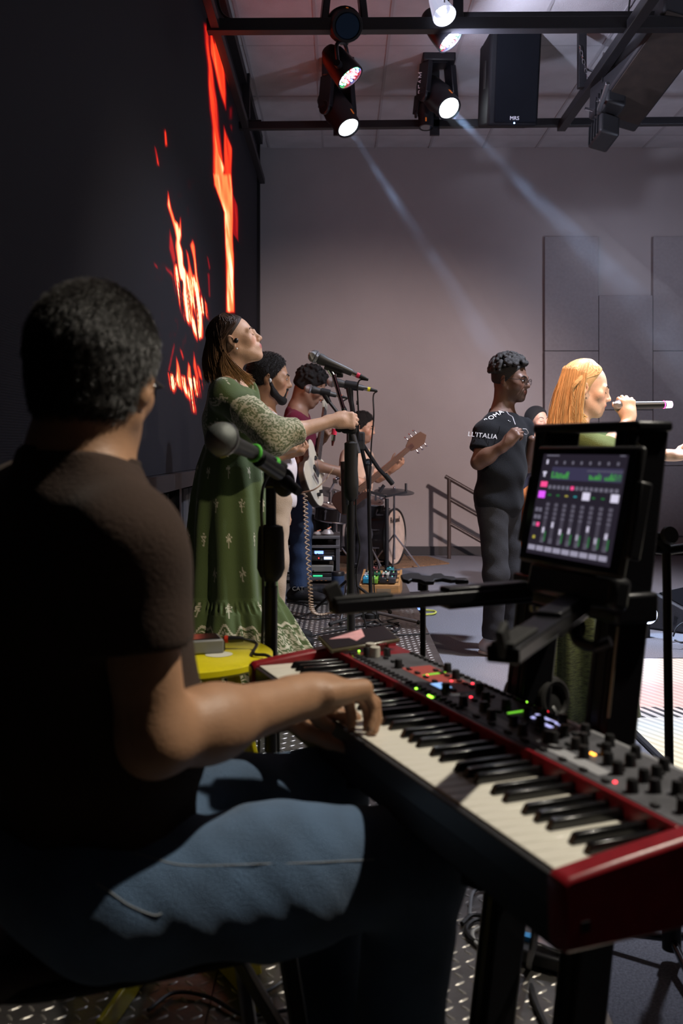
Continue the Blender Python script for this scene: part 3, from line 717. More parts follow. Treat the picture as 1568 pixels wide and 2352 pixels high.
def skin_cols(base, C=None, F=None, s=1.0, lip=None, stub=0.0, extra=None):
    base = np.array(base, float)
    def fn(v):
        c = np.tile(base, (len(v), 1))
        if C is not None:
            l = (v - C) @ F / s
            cheek = np.exp(-(((l[:, 0] - .075) / .03) ** 2 + ((np.abs(l[:, 1]) - .042) / .022) ** 2 + ((l[:, 2] + .03) / .022) ** 2))
            c = c * (1 + cheek[:, None] * V(.12, -.06, -.06))
            lp = V(*lip) if lip is not None else base * V(.9, .55, .55)
            m = np.clip(1.25 - ((l[:, 1] / .024) ** 2 + ((l[:, 2] + .064) / .013) ** 2), 0, 1) * (l[:, 0] > .084)
            m = np.clip(m * 2.2, 0, 1)[:, None]; c = c * (1 - m) + lp * m
            if stub:
                b = np.clip((-.040 - l[:, 2]) / .02, 0, 1) * np.clip((l[:, 0] - .005) / .02, 0, 1) * (l[:, 2] > -.125); b = (b * stub)[:, None] * (1 - m)
                c = c * (1 - b) + base * .16 * b
        if extra is not None: c = extra(v, c)
        return c
    return fn
def hand_prims(wr, d, n, t, s=1.0, curls=None, spread=.10, thumb=None, k=.006):
    """wrist, finger direction, palm normal, thumb-side direction"""
    wr = np.array(wr, float); d = nrm(d); n = nrm(np.array(n) - d * np.dot(n, d)); t = nrm(np.array(t) - d * np.dot(t, d) - n * np.dot(t, n))
    R = np.stack([d, t, n], 1); P = [rbox(wr + d * .048 * s, V(.046, .039, .0145) * s, R, .0135 * s, .014), rc(wr - d * .03 * s, wr + d * .03 * s, .025 * s, .027 * s, .02)]
    P += [ell(wr + d * .035 * s + t * .026 * s + n * .008 * s, V(.032, .019, .017) * s, R, .012)]
    curls = curls or [(25, 35, 20)] * 4; offs = (.0290, .0098, -.0098, -.0285); Ls = (.070, .079, .073, .058); rr = (.0092, .0095, .0091, .0080); tips = []
    for i in range(4):
        p = wr + d * (.088 - (.006 if i in (0, 3) else 0) - (.004 if i == 3 else 0)) * s + t * offs[i] * s; ang = 0; dd = nrm(d + t * spread * (1.5 - i) / 1.5)
        P.append(rc(wr + d * .045 * s + t * offs[i] * .8 * s, p, .0115 * s, rr[i] * 1.08 * s, .008))
        for j, fr in enumerate((.46, .30, .24)):
            ang += math.radians(curls[i][j]); q = p + (dd * math.cos(ang) + n * math.sin(ang)) * Ls[i] * fr * s
            P.append(rc(p, q, rr[i] * (1 - .07 * j) * s, rr[i] * (.95 - .08 * j) * s, .0035)); p = q
        tips.append(p)
    th = thumb or [(.55, .75, .35), (.85, .25, .45), (.9, .0, .45)]
    p = wr + d * .022 * s + t * .030 * s + n * .006 * s
    for j, (L_, r0, r1) in enumerate(((.040, .0135, .0115), (.032, .0112, .0100), (.026, .0100, .0085))):
        v = nrm(d * th[j][0] + t * th[j][1] + n * th[j][2]); q = p + v * L_ * s; P.append(rc(p, q, r0 * s, r1 * s, .006)); p = q
    tips.append(p); return P, tips
def torso_frame(neck, hip, shR, shL):
    up = nrm(np.array(neck) - np.array(hip)); l = np.array(shL) - np.array(shR); l = nrm(l - up * np.dot(l, up)); return np.stack([np.cross(l, up), l, up], 1)
def torso_prims(neck, hip, shR, shL, g=0.0, w=1.0, belly=1.0, bust=0.0, k=.05):
    neck, hip, shR, shL = (np.array(a, float) for a in (neck, hip, shR, shL)); F = torso_frame(neck, hip, shR, shL); T = np.linalg.norm(neck - hip) / .56
    P = [ell(lerp(hip, neck, .70), V(.108 * w + g, .158 * w + g, .20 * T + g), F, k), ell(lerp(hip, neck, .38) + F @ V(.012 * belly, 0, 0), V(.106 * w * belly + g, .143 * w + g, .18 * T + g), F, k),
         ell(lerp(hip, neck, .04), V(.108 * w + g, .148 * w + g, .14 + g), F, k)]
    for sh in (shR, shL):
        P += [rc(lerp(neck, sh, .25) + F @ V(0, 0, -.045), sh + F @ V(0, 0, -.012), .060 * w + g, .050 * w + g, .04), rc(neck + F @ V(-.014, 0, .018), lerp(neck, sh, .9), .044 + g, .034 + g, .05)]
    if bust:
        for q in (-1, 1): P.append(ell(lerp(hip, neck, .62) + F @ V(.085, q * .075, 0), V(.062, .07, .068) * bust + g, F, .04))
    return P
def arm_prims(sh, el, wr, s=1.0, k=.025):
    return [rc(sh, el, .046 * s, .038 * s, .03), rc(el, lerp(el, wr, .35), .037 * s, .041 * s, .03), rc(lerp(el, wr, .3), wr, .041 * s, .026 * s, .03)]
def capped(p, e, d):
    f = p.fn; p.fn = lambda X, Y, Z: np.maximum(f(X, Y, Z), (X - e[0]) * d[0] + (Y - e[1]) * d[1] + (Z - e[2]) * d[2]); return p
def sleeve_prims(sh, el, fr, r0, r1, k=.03):
    e = lerp(sh, el, fr); d = nrm(np.array(el) - np.array(sh))
    return [capped(rc(sh, e + d * .05, r0, r1, k), e, d)], [], e
def shoe(name, ankle, toe_dir, floor_z, m, sole_m, parent, s=1.0, ex=.0):
    a = np.array(ankle, float); d = nrm(V(toe_dir[0], toe_dir[1], 0)); z = floor_z; b = V(a[0], a[1], z)
    l = V(-d[1], d[0], 0); F = np.stack([d, l, V(0, 0, 1)], 1)
    P = [rc(b - d * .045 * s + V(0, 0, .048), b + d * .12 * s + V(0, 0, .042), .040 * s, .040 * s, .03), ell(b + d * .165 * s + V(0, 0, .038), V(.055, .044, .034) * s, F, .03), rc(b + V(0, 0, .05), b - d * .01 + V(0, 0, .105 + ex), .044 * s, .042 * s, .03), cut((0, 0, z + .016), (0, 0, -1))]
    o = sculpt(name, P, .006, m, parent)
    P = [rc(b - d * .045 * s + V(0, 0, .012), b + d * .12 * s + V(0, 0, .012), .043 * s, .045 * s, .02), ell(b + d * .168 * s + V(0, 0, .012), V(.058, .047, .03) * s, F, .02), cut((0, 0, z + .022), (0, 0, 1)), cut((0, 0, z + .001), (0, 0, -1))]
    so = sculpt('sole', P, .006, sole_m, o); so.location = -V(0, 0, 0)
    return o
def bvh_of(o):
    me = o.data; w = wl(o); return BVHTree.FromPolygons([tuple(np.array(v.co) + w) for v in me.vertices], [tuple(p.vertices) for p in me.polygons])
def face_pt(bvh, C, F, s, y, z, off=.0):
    o = C + F @ (V(.135, y, z) * s); h = bvh.ray_cast(Vector(o), Vector(-F[:, 0]), 1.0)
    return (np.array(h[0]) + F[:, 0] * off) if h[0] is not None else C + F @ (V(.085, y, z) * s)
def face_bits(parent, body, C, F, s=1.0, eyes='open', brow=.0032, brow_m=None, lash=.0015):
    bv = bvh_of(body); C = np.array(C)
    for q in (-1, 1):
        pts = spline([face_pt(bv, C, F, s, q * y, z, .0008) for y, z in ((.013, .020), (.026, .025), (.040, .026), (.053, .019))], 5)
        MB().tube(pts, [brow * s * (.6 + .5 * math.sin(math.pi * (i + 3) / (len(pts) + 5))) for i in range(len(pts))], 6).build('eyebrow', brow_m or M_LASH, parent)
        if eyes == 'closed':
            pts = spline([face_pt(bv, C, F, s, q * y, z, .0004) for y, z in ((.018, -.004), (.026, -.0078), (.036, -.0080), (.046, -.003))], 5)
            MB().tube(pts, lash * s, 5).build('eyelashes', M_LASH, parent)
        else:
            e = face_pt(bv, C, F, s, q * .031, -.001, -.0018 * s)
            MB().sph(e, V(.0042, .0125, .0056) * s, 12, 8, F).build('eye', M_EYEW, parent)
            MB().sph(e + F @ (V(.0022, 0, .0006) * s), V(.0030, .0056, .0052) * s, 10, 6, F).build('iris', M_IRIS, parent)
            pts = spline([face_pt(bv, C, F, s, q * y, z, .0012) for y, z in ((.017, -.002), (.025, .0042), (.035, .0048), (.046, .000))], 5)
            MB().tube(pts, lash * s, 5).build('eyelashes', M_LASH, parent)
    return bv
def cap_hair(name, C, F, s, m, parent, t=.010, front=.062, nape=-.068, res=.005, disp=None, extra=(), slope=(.80, -.60), side=1.0, it=1):
    L = lambda x, y, z: C + F @ (V(x, y, z) * s)
    P = [ell(L(-.013, 0, .034), V(.098 + t, .076 + t * side, .088 + t) * s, F, .01), ell(L(-.035, 0, -.035), V(.068 + t * .6, .062 + t * .4, .07) * s, F, .03 * s)]
    P += [cut(L(.068, 0, front - .002), F @ V(slope[0], 0, slope[1]), k=.022), cut(L(0, 0, nape - .008), F @ V(-.15, 0, -1), k=.022)]
    P += list(extra)
    return sculpt(name, P, res, m, parent, disp=disp, it=it)
def strand_mesh(name, paths, r, m, parent, cols=None, taper=.35):
    """many thin three-sided strands in one hair part; paths (n, k, 3)"""
    P = np.asarray(paths, float); n, k, _ = P.shape
    T = np.gradient(P, axis=1); T /= np.linalg.norm(T, axis=2, keepdims=True) + 1e-9
    ref = np.zeros_like(T); ref[..., 0] = .31; ref[..., 1] = .9; ref[..., 2] = .27
    U = np.cross(T, ref); U /= np.linalg.norm(U, axis=2, keepdims=True) + 1e-9; W = np.cross(T, U)
    rad = (r if np.isscalar(r) else np.asarray(r)[:, None]) * np.linspace(1, taper, k)[None, :] * np.ones((n, 1))
    vs = np.stack([P + (U * math.cos(a) + W * math.sin(a)) * rad[..., None] for a in (0, 2.094, 4.189)], 2).reshape(-1, 3)
    f = []
    for i in range(k - 1):
        for j in range(3): f.append([i * 3 + j, i * 3 + (j + 1) % 3, (i + 1) * 3 + (j + 1) % 3, (i + 1) * 3 + j])
    faces = (np.array(f)[None] + (np.arange(n) * k * 3)[:, None, None]).reshape(-1, 4)
    cc = None if cols is None else np.repeat(np.asarray(cols).reshape(n * k, 3), 3, 0)
    return np_mesh(name, vs, faces, m, parent, True, cc)
def hair_paths(C, F, s, n, seed, lo, hi, end_fn, tuck=None, k=15, rr=(.107, .085, .099)):
    rg = np.random.default_rng(seed); out = []
    for i in range(n):
        ph = math.radians(rg.uniform(lo, hi)); j = rg.uniform(.985, 1.02); L = lambda x, y, z: C + F @ (V(x, y, z) * s)
        pts = [L(-.013 + rr[0] * j * math.sin(th) * math.cos(ph), -rr[1] * j * math.sin(th) * math.sin(ph), .034 + rr[2] * j * math.cos(th)) for th in np.linspace(rg.uniform(.06, .8), 1.45 if tuck else 1.62, 4)]
        sg = 1 if math.sin(ph) > 0 else -1
        if tuck and abs(math.degrees(ph if ph < math.pi else 2 * math.pi - ph)) < tuck:
            f = abs(math.degrees(ph if ph < math.pi else 2 * math.pi - ph)) / tuck; pts = pts[:3] + [L(-.040 - .02 * f + rg.normal(0, .003), -sg * (.088 + rg.normal(0, .001)), .012), L(-.048 - .02 * f, -sg * .083, -.035)]
        e = pts[-1]; pts += [lerp(e, end_fn(ph, rg, e), .55) + V(-.010, 0, 0) + rg.normal(0, .0015, 3), end_fn(ph, rg, e)]
        sp = np.array(spline(pts, 6)); q = np.linspace(0, len(sp) - 1, k); a = np.floor(q).astype(int); b = np.minimum(a + 1, len(sp) - 1); out.append(sp[a] * (1 - (q - a))[:, None] + sp[b] * (q - a)[:, None])
    return np.array(out)
def fuzz(name, src, n, length, r, m, parent, flow=(0, 0, -1), lift=.35, seed=1, mask=None):
    """short hairs over a hair cap"""
    me = src.data; nv = len(me.vertices); co = np.empty(nv * 3); me.vertices.foreach_get('co', co); co = co.reshape(-1, 3) + wl(src)
    no = np.empty(nv * 3); me.vertices.foreach_get('normal', no); no = no.reshape(-1, 3); rg = np.random.default_rng(seed)
    ok = np.arange(nv) if mask is None else np.nonzero(mask(co))[0]
    i = rg.choice(ok, n); p = co[i] + rg.normal(0, .001, (n, 3)); nn = no[i]; fl = np.array(flow, float)[None] + rg.normal(0, .25, (n, 3))
    fl = fl - nn * (fl * nn).sum(1, keepdims=True); fl /= np.linalg.norm(fl, axis=1, keepdims=True) + 1e-9
    ln = length * rg.uniform(.6, 1.2, (n, 1)); a = p - nn * .001; b = p + nn * ln * lift + fl * ln * .5; c = p + nn * ln * lift * 1.1 + fl * ln
    return strand_mesh(name, np.stack([a, b, c], 1), r, m, parent, None, .25)
def simple_cloth(name, col, rough=.9, b=.25, bs=220, var=.10, sheen=.04):
    return mat(name, col, rough, bump=b, bscale=bs, var=var, vscale=12, sheen=sheen, spec=.18)
def pants(parent, hipR, hipL, knR, knL, anR, anL, m, waist, Ft, g=0.0, res=.009, fold=.003, name='trousers', thigh=.092, calf=.064, hem=.05):
    hm = lerp(hipR, hipL, .5); P = [ell(lerp(hm, waist, .25), V(.118 + g, .165 + g, .12), Ft, .04)]
    for h, kn, an in ((hipR, knR, anR), (hipL, knL, anL)):
        P += [rc(lerp(h, hm, .12), kn, thigh + g, calf + .008 + g, .045), rc(kn, lerp(kn, an, 1.02), calf + .006 + g, calf - .004 + g, .04)]
    for an, kn in ((anR, knR), (anL, knL)):
        e = lerp(kn, an, 1 - hem); d = nrm(np.array(an) - np.array(kn)); P.append(cut(e, d, e - .11, e + .11 + d * .1))
    P.append(cut(waist, Ft[:, 2], np.array(waist) - .3, np.array(waist) + .3))
    return sculpt(name, P, res, m, parent, disp=folds(fold, 38, (.35, .2, 1), 1.3))
# ================================================================== PEOPLE
def glasses(parent, C, F, s, m=None, w=.0235, h=.016, x=.108, z=-.003, round_=.6):
    m = m or mat('spectacle_frame', (.02, .018, .018), .25, .4); L = lambda a, b, c: C + F @ (V(a, b, c) * s); mb = MB()
    for q in (-1, 1):
        pts = []
        for a in np.linspace(0, 2 * math.pi, 25):
            ca, sa = math.cos(a), math.sin(a); e = round_
            pts.append(L(x - .10 * (w * ca) ** 2 * 20, q * .033 + w * math.copysign(abs(ca) ** e, ca), z + h * math.copysign(abs(sa) ** e, sa)))
        mb.tube(pts, .0014 * s, 6)
        mb.tube([L(x - .004, q * (.033 + w), z + .006), L(x - .02, q * .074, z + .006), L(-.01, q * .083, z + .008), L(-.028, q * .083, z - .012)], .0016 * s, 6)
    mb.tube(spline([L(x, -.010, z + .004), L(x + .004, 0, z + .007), L(x, .010, z + .004)], 5), .0014 * s, 6)
    g = mb.build('glasses', m, parent)
    ln = MB()
    for q in (-1, 1):
        ln.lathe([(0, 0), (w * .92 * s, -.001)], L(x - .001, q * .033, z), F[:, 0], 20)
    ln.build('lenses', mat('spectacle_lens', (.9, .95, 1), .03, spec=.8, trans=1.0, alpha=.22), g)
    return g

# ------------------------------------------------------------------ keyboard player (nearest, seen from behind)
def keyboardist():
    t = thing('person', 'seated keyboard player in brown t-shirt and blue jeans, seen from behind', 'person', (-.33, 1.33, PZ))
    C = V(-.329, 1.325, 1.312); F = frame_from((.12, .985, -.10), (.05, .05, 1)); s = .93
    neck, hip = V(-.345, 1.315, 1.195), V(-.33, 1.34, .66)
    shR, shL = V(-.254, 1.180, 1.105), V(-.47, 1.45, 1.13)
    elR, wrR = V(-.222, 1.185, .872), V(-.048, 1.415, .866)
    elL, wrL = V(-.34, 1.57, .80), V(-.105, 1.575, .80)
    P = head_prims(C, F, s) + [rc(C + F @ V(-.035, 0, -.05), neck + V(0, 0, -.01), .054, .062, .04)]
    P += torso_prims(neck, hip, shR, shL, -.012) + arm_prims(shR, elR, wrR, 1.06) + arm_prims(shL, elL, wrL, 1.06)
    hd = nrm(V(.70, .66, -.06)); P1, tips = hand_prims(wrR, hd, (.18, -.10, -1), (-.60, .62, .05), 1.06, [(38, 42, 24), (34, 46, 26), (40, 48, 28), (62, 38, 20)], .22, [(.6, .7, .3), (.8, .2, .6), (.85, -.05, .6)])
    P2, _ = hand_prims(wrL, nrm(V(.93, .1, .08)), (.1, 0, -1), (.1, -1, 0), 1.04, [(30, 40, 22)] * 4, .2)
    P += P1 + P2
    def extra(v, c):
        return c
    body = sculpt('body', P, .0036, M_SKIN, t, it=2, colfn=skin_cols((.40, .215, .120), C, F, s))
    face_bits(t, body, C, F, s)
    glasses(t, C, F, s)
    hm = mat('short_black_hair', (.016, .014, .012), .36, bump=.6, bscale=240)
    hz = lambda X, Y, Z: .0016 * np.sin(X * 330 + 2 * np.sin(Z * 90)) * np.sin(Y * 300 + Z * 120)
    cap = cap_hair('hair', C, F, s, hm, t, t=.011, front=.066, nape=-.078, res=.0042, disp=hz, slope=(.86, -.50))
    fuzz('hair_strands', cap, 15000, .013, .00055, mat('hair_strands_black', (.022, .018, .015), .33, spec=.5), cap, tuple(F @ V(-.55, 0, -.8)), .30, 3)
    # t-shirt
    g = .012; S = torso_prims(neck + V(0, 0, -.035), hip + V(0, 0, -.03), shR, shL, g, 1.04, 1.12)
    a1, c1, _ = sleeve_prims(shR, elR, .52, .066, .061); a2, c2, _ = sleeve_prims(shL, elL, .6, .066, .060)
    S += [rc(neck + V(0, 0, -.05), neck + V(.0, .0, .004), .082, .073, .03)] + a1 + a2 + c1 + c2
    nv = nrm(np.array(C) - neck); S += [cut(neck + nv * .012, nv, neck + V(-.14, -.14, -.0), neck + V(.14, .14, .2)), cut(hip + V(0, 0, -.035), V(.22, -.1, -1))]
    fd = folds(.0042, 24, (.4, .3, 1), .4); f2 = folds(.003, 40, (1, .2, .5), 2.2)
    sh = sculpt('t_shirt', S, .0055, simple_cloth('brown_cotton', (.046, .028, .021), .9), t, disp=lambda X, Y, Z: fd(X, Y, Z) + f2(X, Y, Z), it=1)
    MB().torus(neck + nv * .012, .073, .006, nv, 32, 6).build('collar', simple_cloth('brown_cotton', (.046, .028, .021)), sh)
    # jeans
    M_JEANS = mat('blue_denim', (.070, .125, .215), .9, bump=.5, bscale=520, var=.35, vscale=9, sheen=.2)
    hipR, hipL, knR, knL, anR, anL = V(-.29, 1.25, .650), V(-.36, 1.43, .650), V(.105, 1.40, .640), V(-.03, 1.66, .640), V(.06, 1.40, .26), V(-.005, 1.69, .24)
    Ft = frame_from((.928, .373, 0)); J = [ell(lerp(hipR, hipL, .5) + V(-.01, 0, .015), V(.145, .165, .098), Ft, .05)]
    for h, kn, an in ((hipR, knR, anR), (hipL, knL, anL)):
        J += [rc(h + V(0, 0, .0), lerp(h, kn, .55), .092, .088, .05), rc(lerp(h, kn, .5), kn, .089, .074, .04), rc(kn, an + V(0, 0, -.06), .067, .058, .03)]
        e = an + V(0, 0, .0); J.append(cut(e, (0, 0, -1), e - .1, e + .1))
    fa = folds(.0014, 42, (1, -.5, .35), .9); fb = folds(.0012, 90, (.8, .5, .6), 2.0)
    jn = sculpt('jeans', J, .0058, M_JEANS, t, disp=lambda X, Y, Z: (fa(X, Y, Z) * (.6 + 2.2 * np.exp(-((X + .2) / .10) ** 2)) + fb(X, Y, Z)), it=1)
    bv = bvh_of(jn)
    def stitch(nm, px, m, r, par):
        pts = []
        for x, y in px:
            dv = at(x, y, 1.0) - V(0, 0, CAM_Z); h = bv.ray_cast(Vector((0, 0, CAM_Z)), Vector(nrm(dv)), 3)
            if h[0] is not None: pts.append(np.array(h[0]) - nrm(dv) * .0006)
        if len(pts) > 2: MB().tube(spline(pts, 4), r, 5).build(nm, m, par)
    M_ST = mat('pale_stitching', (.30, .32, .34), .8)
    stitch('side_seam', [(305, 1958), (340, 1968), (400, 1984), (450, 1988), (520, 1987), (600, 1984), (700, 1982), (780, 1978), (860, 1974)], M_ST, .0007, jn)
    stitch('pocket_seam', [(222, 2028), (255, 2050), (290, 2075), (325, 2092), (355, 2102), (372, 2098)], M_ST, .0009, jn)
    for an, dr in ((anR, (.9, .35, 0)), (anL, (.8, .55, 0))):
        sk = sculpt('sock', [rc(an + V(0, 0, .03), V(an[0], an[1], PZ + .06), .044, .040, .02)], .007, simple_cloth('black_sock', (.01, .01, .012)), t)
        shoe('shoe', V(an[0], an[1], PZ), dr, PZ, simple_cloth('black_shoe', (.012, .012, .013), .6), RUBBER, t, 1.02)
keyboardist()

# ------------------------------------------------------------------ singer in the green dress
def green_singer():
    Y = 4.5; t = thing('person', 'singer in long green patterned dress with eyes closed, gripping a microphone stand', 'person', at(540, 1565, Y) * V(1, 1, 0) + V(0, 0, PZ))
    C = at(540, 783, Y); F = frame_from((.94, .02, .36), (-.36, 0, .94)); s = .985
    neck, hip = at(528, 872, Y), at(528, 1115, Y) + V(0, 0, 0)
    shR, shL = at(518, 905, 4.33), at(556, 900, 4.68)
    elR, wrR = at(628, 1004, 4.22), at(768, 966, 4.34); elL, wrL = at(600, 1010, 4.72), at(640, 1035, 4.74)
    stand = at(803, 960, 4.40)
    P = head_prims(C, F, s, True) + [rc(C + F @ V(-.03, 0, -.05), neck + V(-.004, 0, -.02), .050, .055, .035)]
    P += torso_prims(neck, hip, shR, shL, -.015, .94) + arm_prims(shR, elR, wrR, .95) + arm_prims(shL, elL, wrL, .92)
    P1, tips = hand_prims(wrR, nrm(V(.90, .12, .02)), nrm(V(.05, 1, -.25)), nrm(V(.35, .1, .9)), .96, [(52, 62, 35), (55, 65, 38), (58, 66, 38), (60, 66, 38)], .05, [(.75, .35, .55), (.9, -.1, .6), (.7, -.3, .7)])
    P2, _ = hand_prims(wrL, nrm(V(.95, .0, .1)), (0, .2, 1), (.2, 1, 0), .92, [(40, 50, 30)] * 4)
    P += P1 + P2
    body = sculpt('body', P, .0046, M_SKIN, t, it=1, colfn=skin_cols((.62, .385, .265), C, F, s, (.50, .16, .15)))
    face_bits(t, body, C, F, s, 'closed', .0026, mat('brown_brow', (.05, .03, .02), .6))
    MB().sph(C + F @ (V(.008, -.0865, -.012) * s), (.010, .006, .012), 10, 8).build('earpiece', BLACKP, t)
    MB().sph(C + F @ (V(-.002, -.088, -.047) * s), .0042, 8, 6).build('earring', mat('pearl', (.9, .88, .85), .2), t)
    # hair: dark brown cap, ends lighter
    hm = mat('brown_hair', (.10, .06, .035), .55, spec=.3, attr='Col', bump=.2, bscale=300)
    def hcol(v):
        f = np.clip((C[2] + .02 - v[:, 2]) / .22, 0, 1)[:, None]; return V(.040, .021, .013) * (1 - f) + V(.33, .165, .06) * f
    L = lambda x, y, z: C + F @ (V(x, y, z) * s)
    base = [ell(L(-.016, 0, .036), V(.102, .080, .094) * s, F, .01), cut(L(.066, 0, .066), F @ V(.93, 0, -.36), k=.02), cut(L(.0, 0, .012), F @ V(.62, 0, -.78), k=.02), ell(L(-.072, 0, -.02), V(.032, .064, .07) * s, F, .03), ell(at(500, 830, Y), V(.045, .066, .070), None, .05)]
    hair = sculpt('hair', base, .005, hm, t, it=1, colfn=lambda v: hcol(v) * .7)
    def end(ph, rg, e):
        d = math.degrees(ph if ph < math.pi else 2 * math.pi - ph); f = np.clip((d - 60) / 115, 0, 1); f = round(f * 26) / 26; q = at(580 - 108 * f + rg.normal(0, 2.5), 874 + 7 * math.sin(f * 61) - 6 * f + rg.normal(0, 4), Y); q[1] = e[1] * .75 + Y * .25 + (.02 if ph > math.pi else -.02); return q
    paths = hair_paths(C, F, s, 1900, 4, 60, 300, end, tuck=125, rr=(.110, .088, .102)); n, k, _ = paths.shape; rg = np.random.default_rng(14)
    strand_mesh('hair_strands', paths, .0026, hm, hair, hcol(paths.reshape(-1, 3)) * np.repeat(rg.uniform(.55, 1.5, (n, 1)), k, 0), .25)
    # dress: bodice and sleeves
    m = dress_material(); g = .014
    S = torso_prims(neck + V(0, 0, -.05), hip, shR, shL, g, .98, 1.05, 1.0) + [rc(neck + V(0, 0, -.07), neck + V(0, 0, -.012), .075, .060, .04)]
    S += [rc(shR, lerp(shR, elR, .5), .066, .074, .03), rc(lerp(shR, elR, .4), elR, .070, .078, .03), capped(rc(elR, lerp(elR, wrR, .50), .074, .056, .03), lerp(elR, wrR, .42), nrm(wrR - elR)), rc(shL, elL, .066, .070, .03), capped(rc(elL, lerp(elL, wrL, .5), .068, .06, .03), lerp(elL, wrL, .45), nrm(wrL - elL))]
    nv = nrm(C - neck); S += [cut(neck + nv * -.004, nrm(nv + V(.25, 0, 0)), neck - V(.12, .12, .02), neck + V(.13, .12, .2))]
    fa = folds(.004, 34, (.6, .2, .9), 1.1); bod = sculpt('dress_bodice', S, .0058, m, t, disp=fa, it=1, colfn=lambda v: bodice_cols(v, shR, elR, wrR, neck))
    # skirt: gathered rings from the waist to the floor, flounce below the knee
    cz = [1.07, .97, .84, .70, .55, .40, .375, .33, .26, .18, .10, .055]; wx = [.112, .148, .172, .186, .192, .204, .212, .236, .262, .285, .305, .318]
    nth = 340; ths = np.linspace(0, 2 * math.pi, nth, endpoint=False); zz = np.linspace(0, len(cz) - 1, 260); vs = []; cols = []
    hipx = hip[0]
    for q in zz:
        z = np.interp(q, range(len(cz)), cz); w = np.interp(q, range(len(cz)), wx); low = np.clip((.38 - z) / .3, 0, 1)
        rip = (.004 + .012 * np.clip((.95 - z) / .5, 0, 1)) * np.sin(11 * ths + .8 * np.sin(2 * ths) + z * 1.5) + .017 * low * np.sin(27 * ths + 1.5 * np.sin(5 * ths)) + .006 * np.clip(1 - abs(z - .36) / .03, 0, 1) * np.sin(60 * ths)
        cx = hipx + .015 * low + .03 * np.clip((.2 - z) / .2, 0, 1)
        x = cx + (w + rip) * np.cos(ths) * (1 + .16 * low * (np.cos(ths) > 0)); y = 4.50 + (w * (.92 + .30 * np.clip((z - .84) / .2, 0, 1)) + rip) * np.sin(ths)
        vs.append(np.stack([x, y, np.full(nth, z + PZ)], 1)); u = ths * .235; cols.append(skirt_cols(u, np.full(nth, z), ths))
    vs = np.concatenate(vs); nz = len(zz); ii, jj = np.meshgrid(np.arange(nz - 1), np.arange(nth), indexing='ij'); a = (ii * nth + jj).ravel(); b = (ii * nth + (jj + 1) % nth).ravel()
    np_mesh('dress_skirt', vs, np.stack([a, a + nth, b + nth, b], 1), m, t, True, np.concatenate(cols))
    pass
    for k in (-1, 1): shoe('shoe', V(hip[0] + .02, 4.5 + k * .09, PZ), (1, .1 * k, 0), PZ, simple_cloth('tan_shoe', (.25, .16, .10), .5), RUBBER, t, .85)
GREEN = V(.074, .116, .027); CREAM = V(.55, .52, .36)
def paisley(u, v, sc=1.0):
    """scroll print: rings around staggered teardrops with fine lines between them"""
    u = u * 100 / sc; v = v * 100 / sc
    best = np.full(u.shape, 9.0); iu = np.floor(u / 5.0); iv = np.floor(v / 6.0)
    for du in (-1, 0, 1):
        for dv in (-1, 0, 1):
            cu, cv = iu + du, iv + dv; h = lambda k: (np.sin(cu * 12.9 + cv * 78.2 + k) * 437.5) % 1.0
            ox = (cu + .5 + .5 * (h(1) - .5)) * 5.0; oy = (cv + .5 + .5 * (h(2) - .5)) * 6.0; a = h(3) * 6.28
            dx, dy = u - ox, v - oy; X = dx * np.cos(a) + dy * np.sin(a); Yy = -dx * np.sin(a) + dy * np.cos(a)
            best = np.minimum(best, np.sqrt((X * (1 + .25 * np.clip(Yy, -2, 2))) ** 2 + (Yy * .72 + .25 * X * X / 3) ** 2))
    w = np.sin(best * 5.4 + .6 * np.sin(u * 3.1) * np.sin(v * 2.7)); fine = np.sin(u * 5 + 2 * np.sin(v * 3)) * np.sin(v * 5 + 2 * np.sin(u * 2.3))
    return np.clip((np.where(best < 2.2, w, fine * .9) + .05) * 3 + .5, 0, 1)
def motif(u, v, du=.150, dv=.150):
    """small pale flower sprigs in staggered rows"""
    r = np.floor(v / dv); uu = (u + (r % 2) * du / 2) % du - du / 2; vv = v % dv - dv / 2
    rr = np.hypot(uu, (vv - .006) * .8); a = np.arctan2(vv - .006, uu); pet = .0130 + .0050 * np.cos(5 * a - math.pi / 2 * 5)
    m = (rr < pet) & (np.sin(rr * 1900) > -.55); stem = (np.abs(uu) < .0022) & (vv < 0) & (vv > -.032)
    bud = np.hypot(uu, vv + .030) < .004
    return (m | stem | bud).astype(float)
def skirt_cols(u, z, th):
    edge = .255 + .035 * np.abs(np.sin(th * 9)) + .012 * np.sin(th * 27)
    lace = np.where(z < edge, np.maximum(paisley(u * 1.6, z, 1.0), ((edge - z) < .012) * 1.0), 0) * np.where((edge - z > .012) & (edge - z < .022), 0, 1)
    m = np.maximum(lace, motif(u, z + .02) * (z > edge + .02)); return GREEN * (1 - m[:, None]) + CREAM * m[:, None]
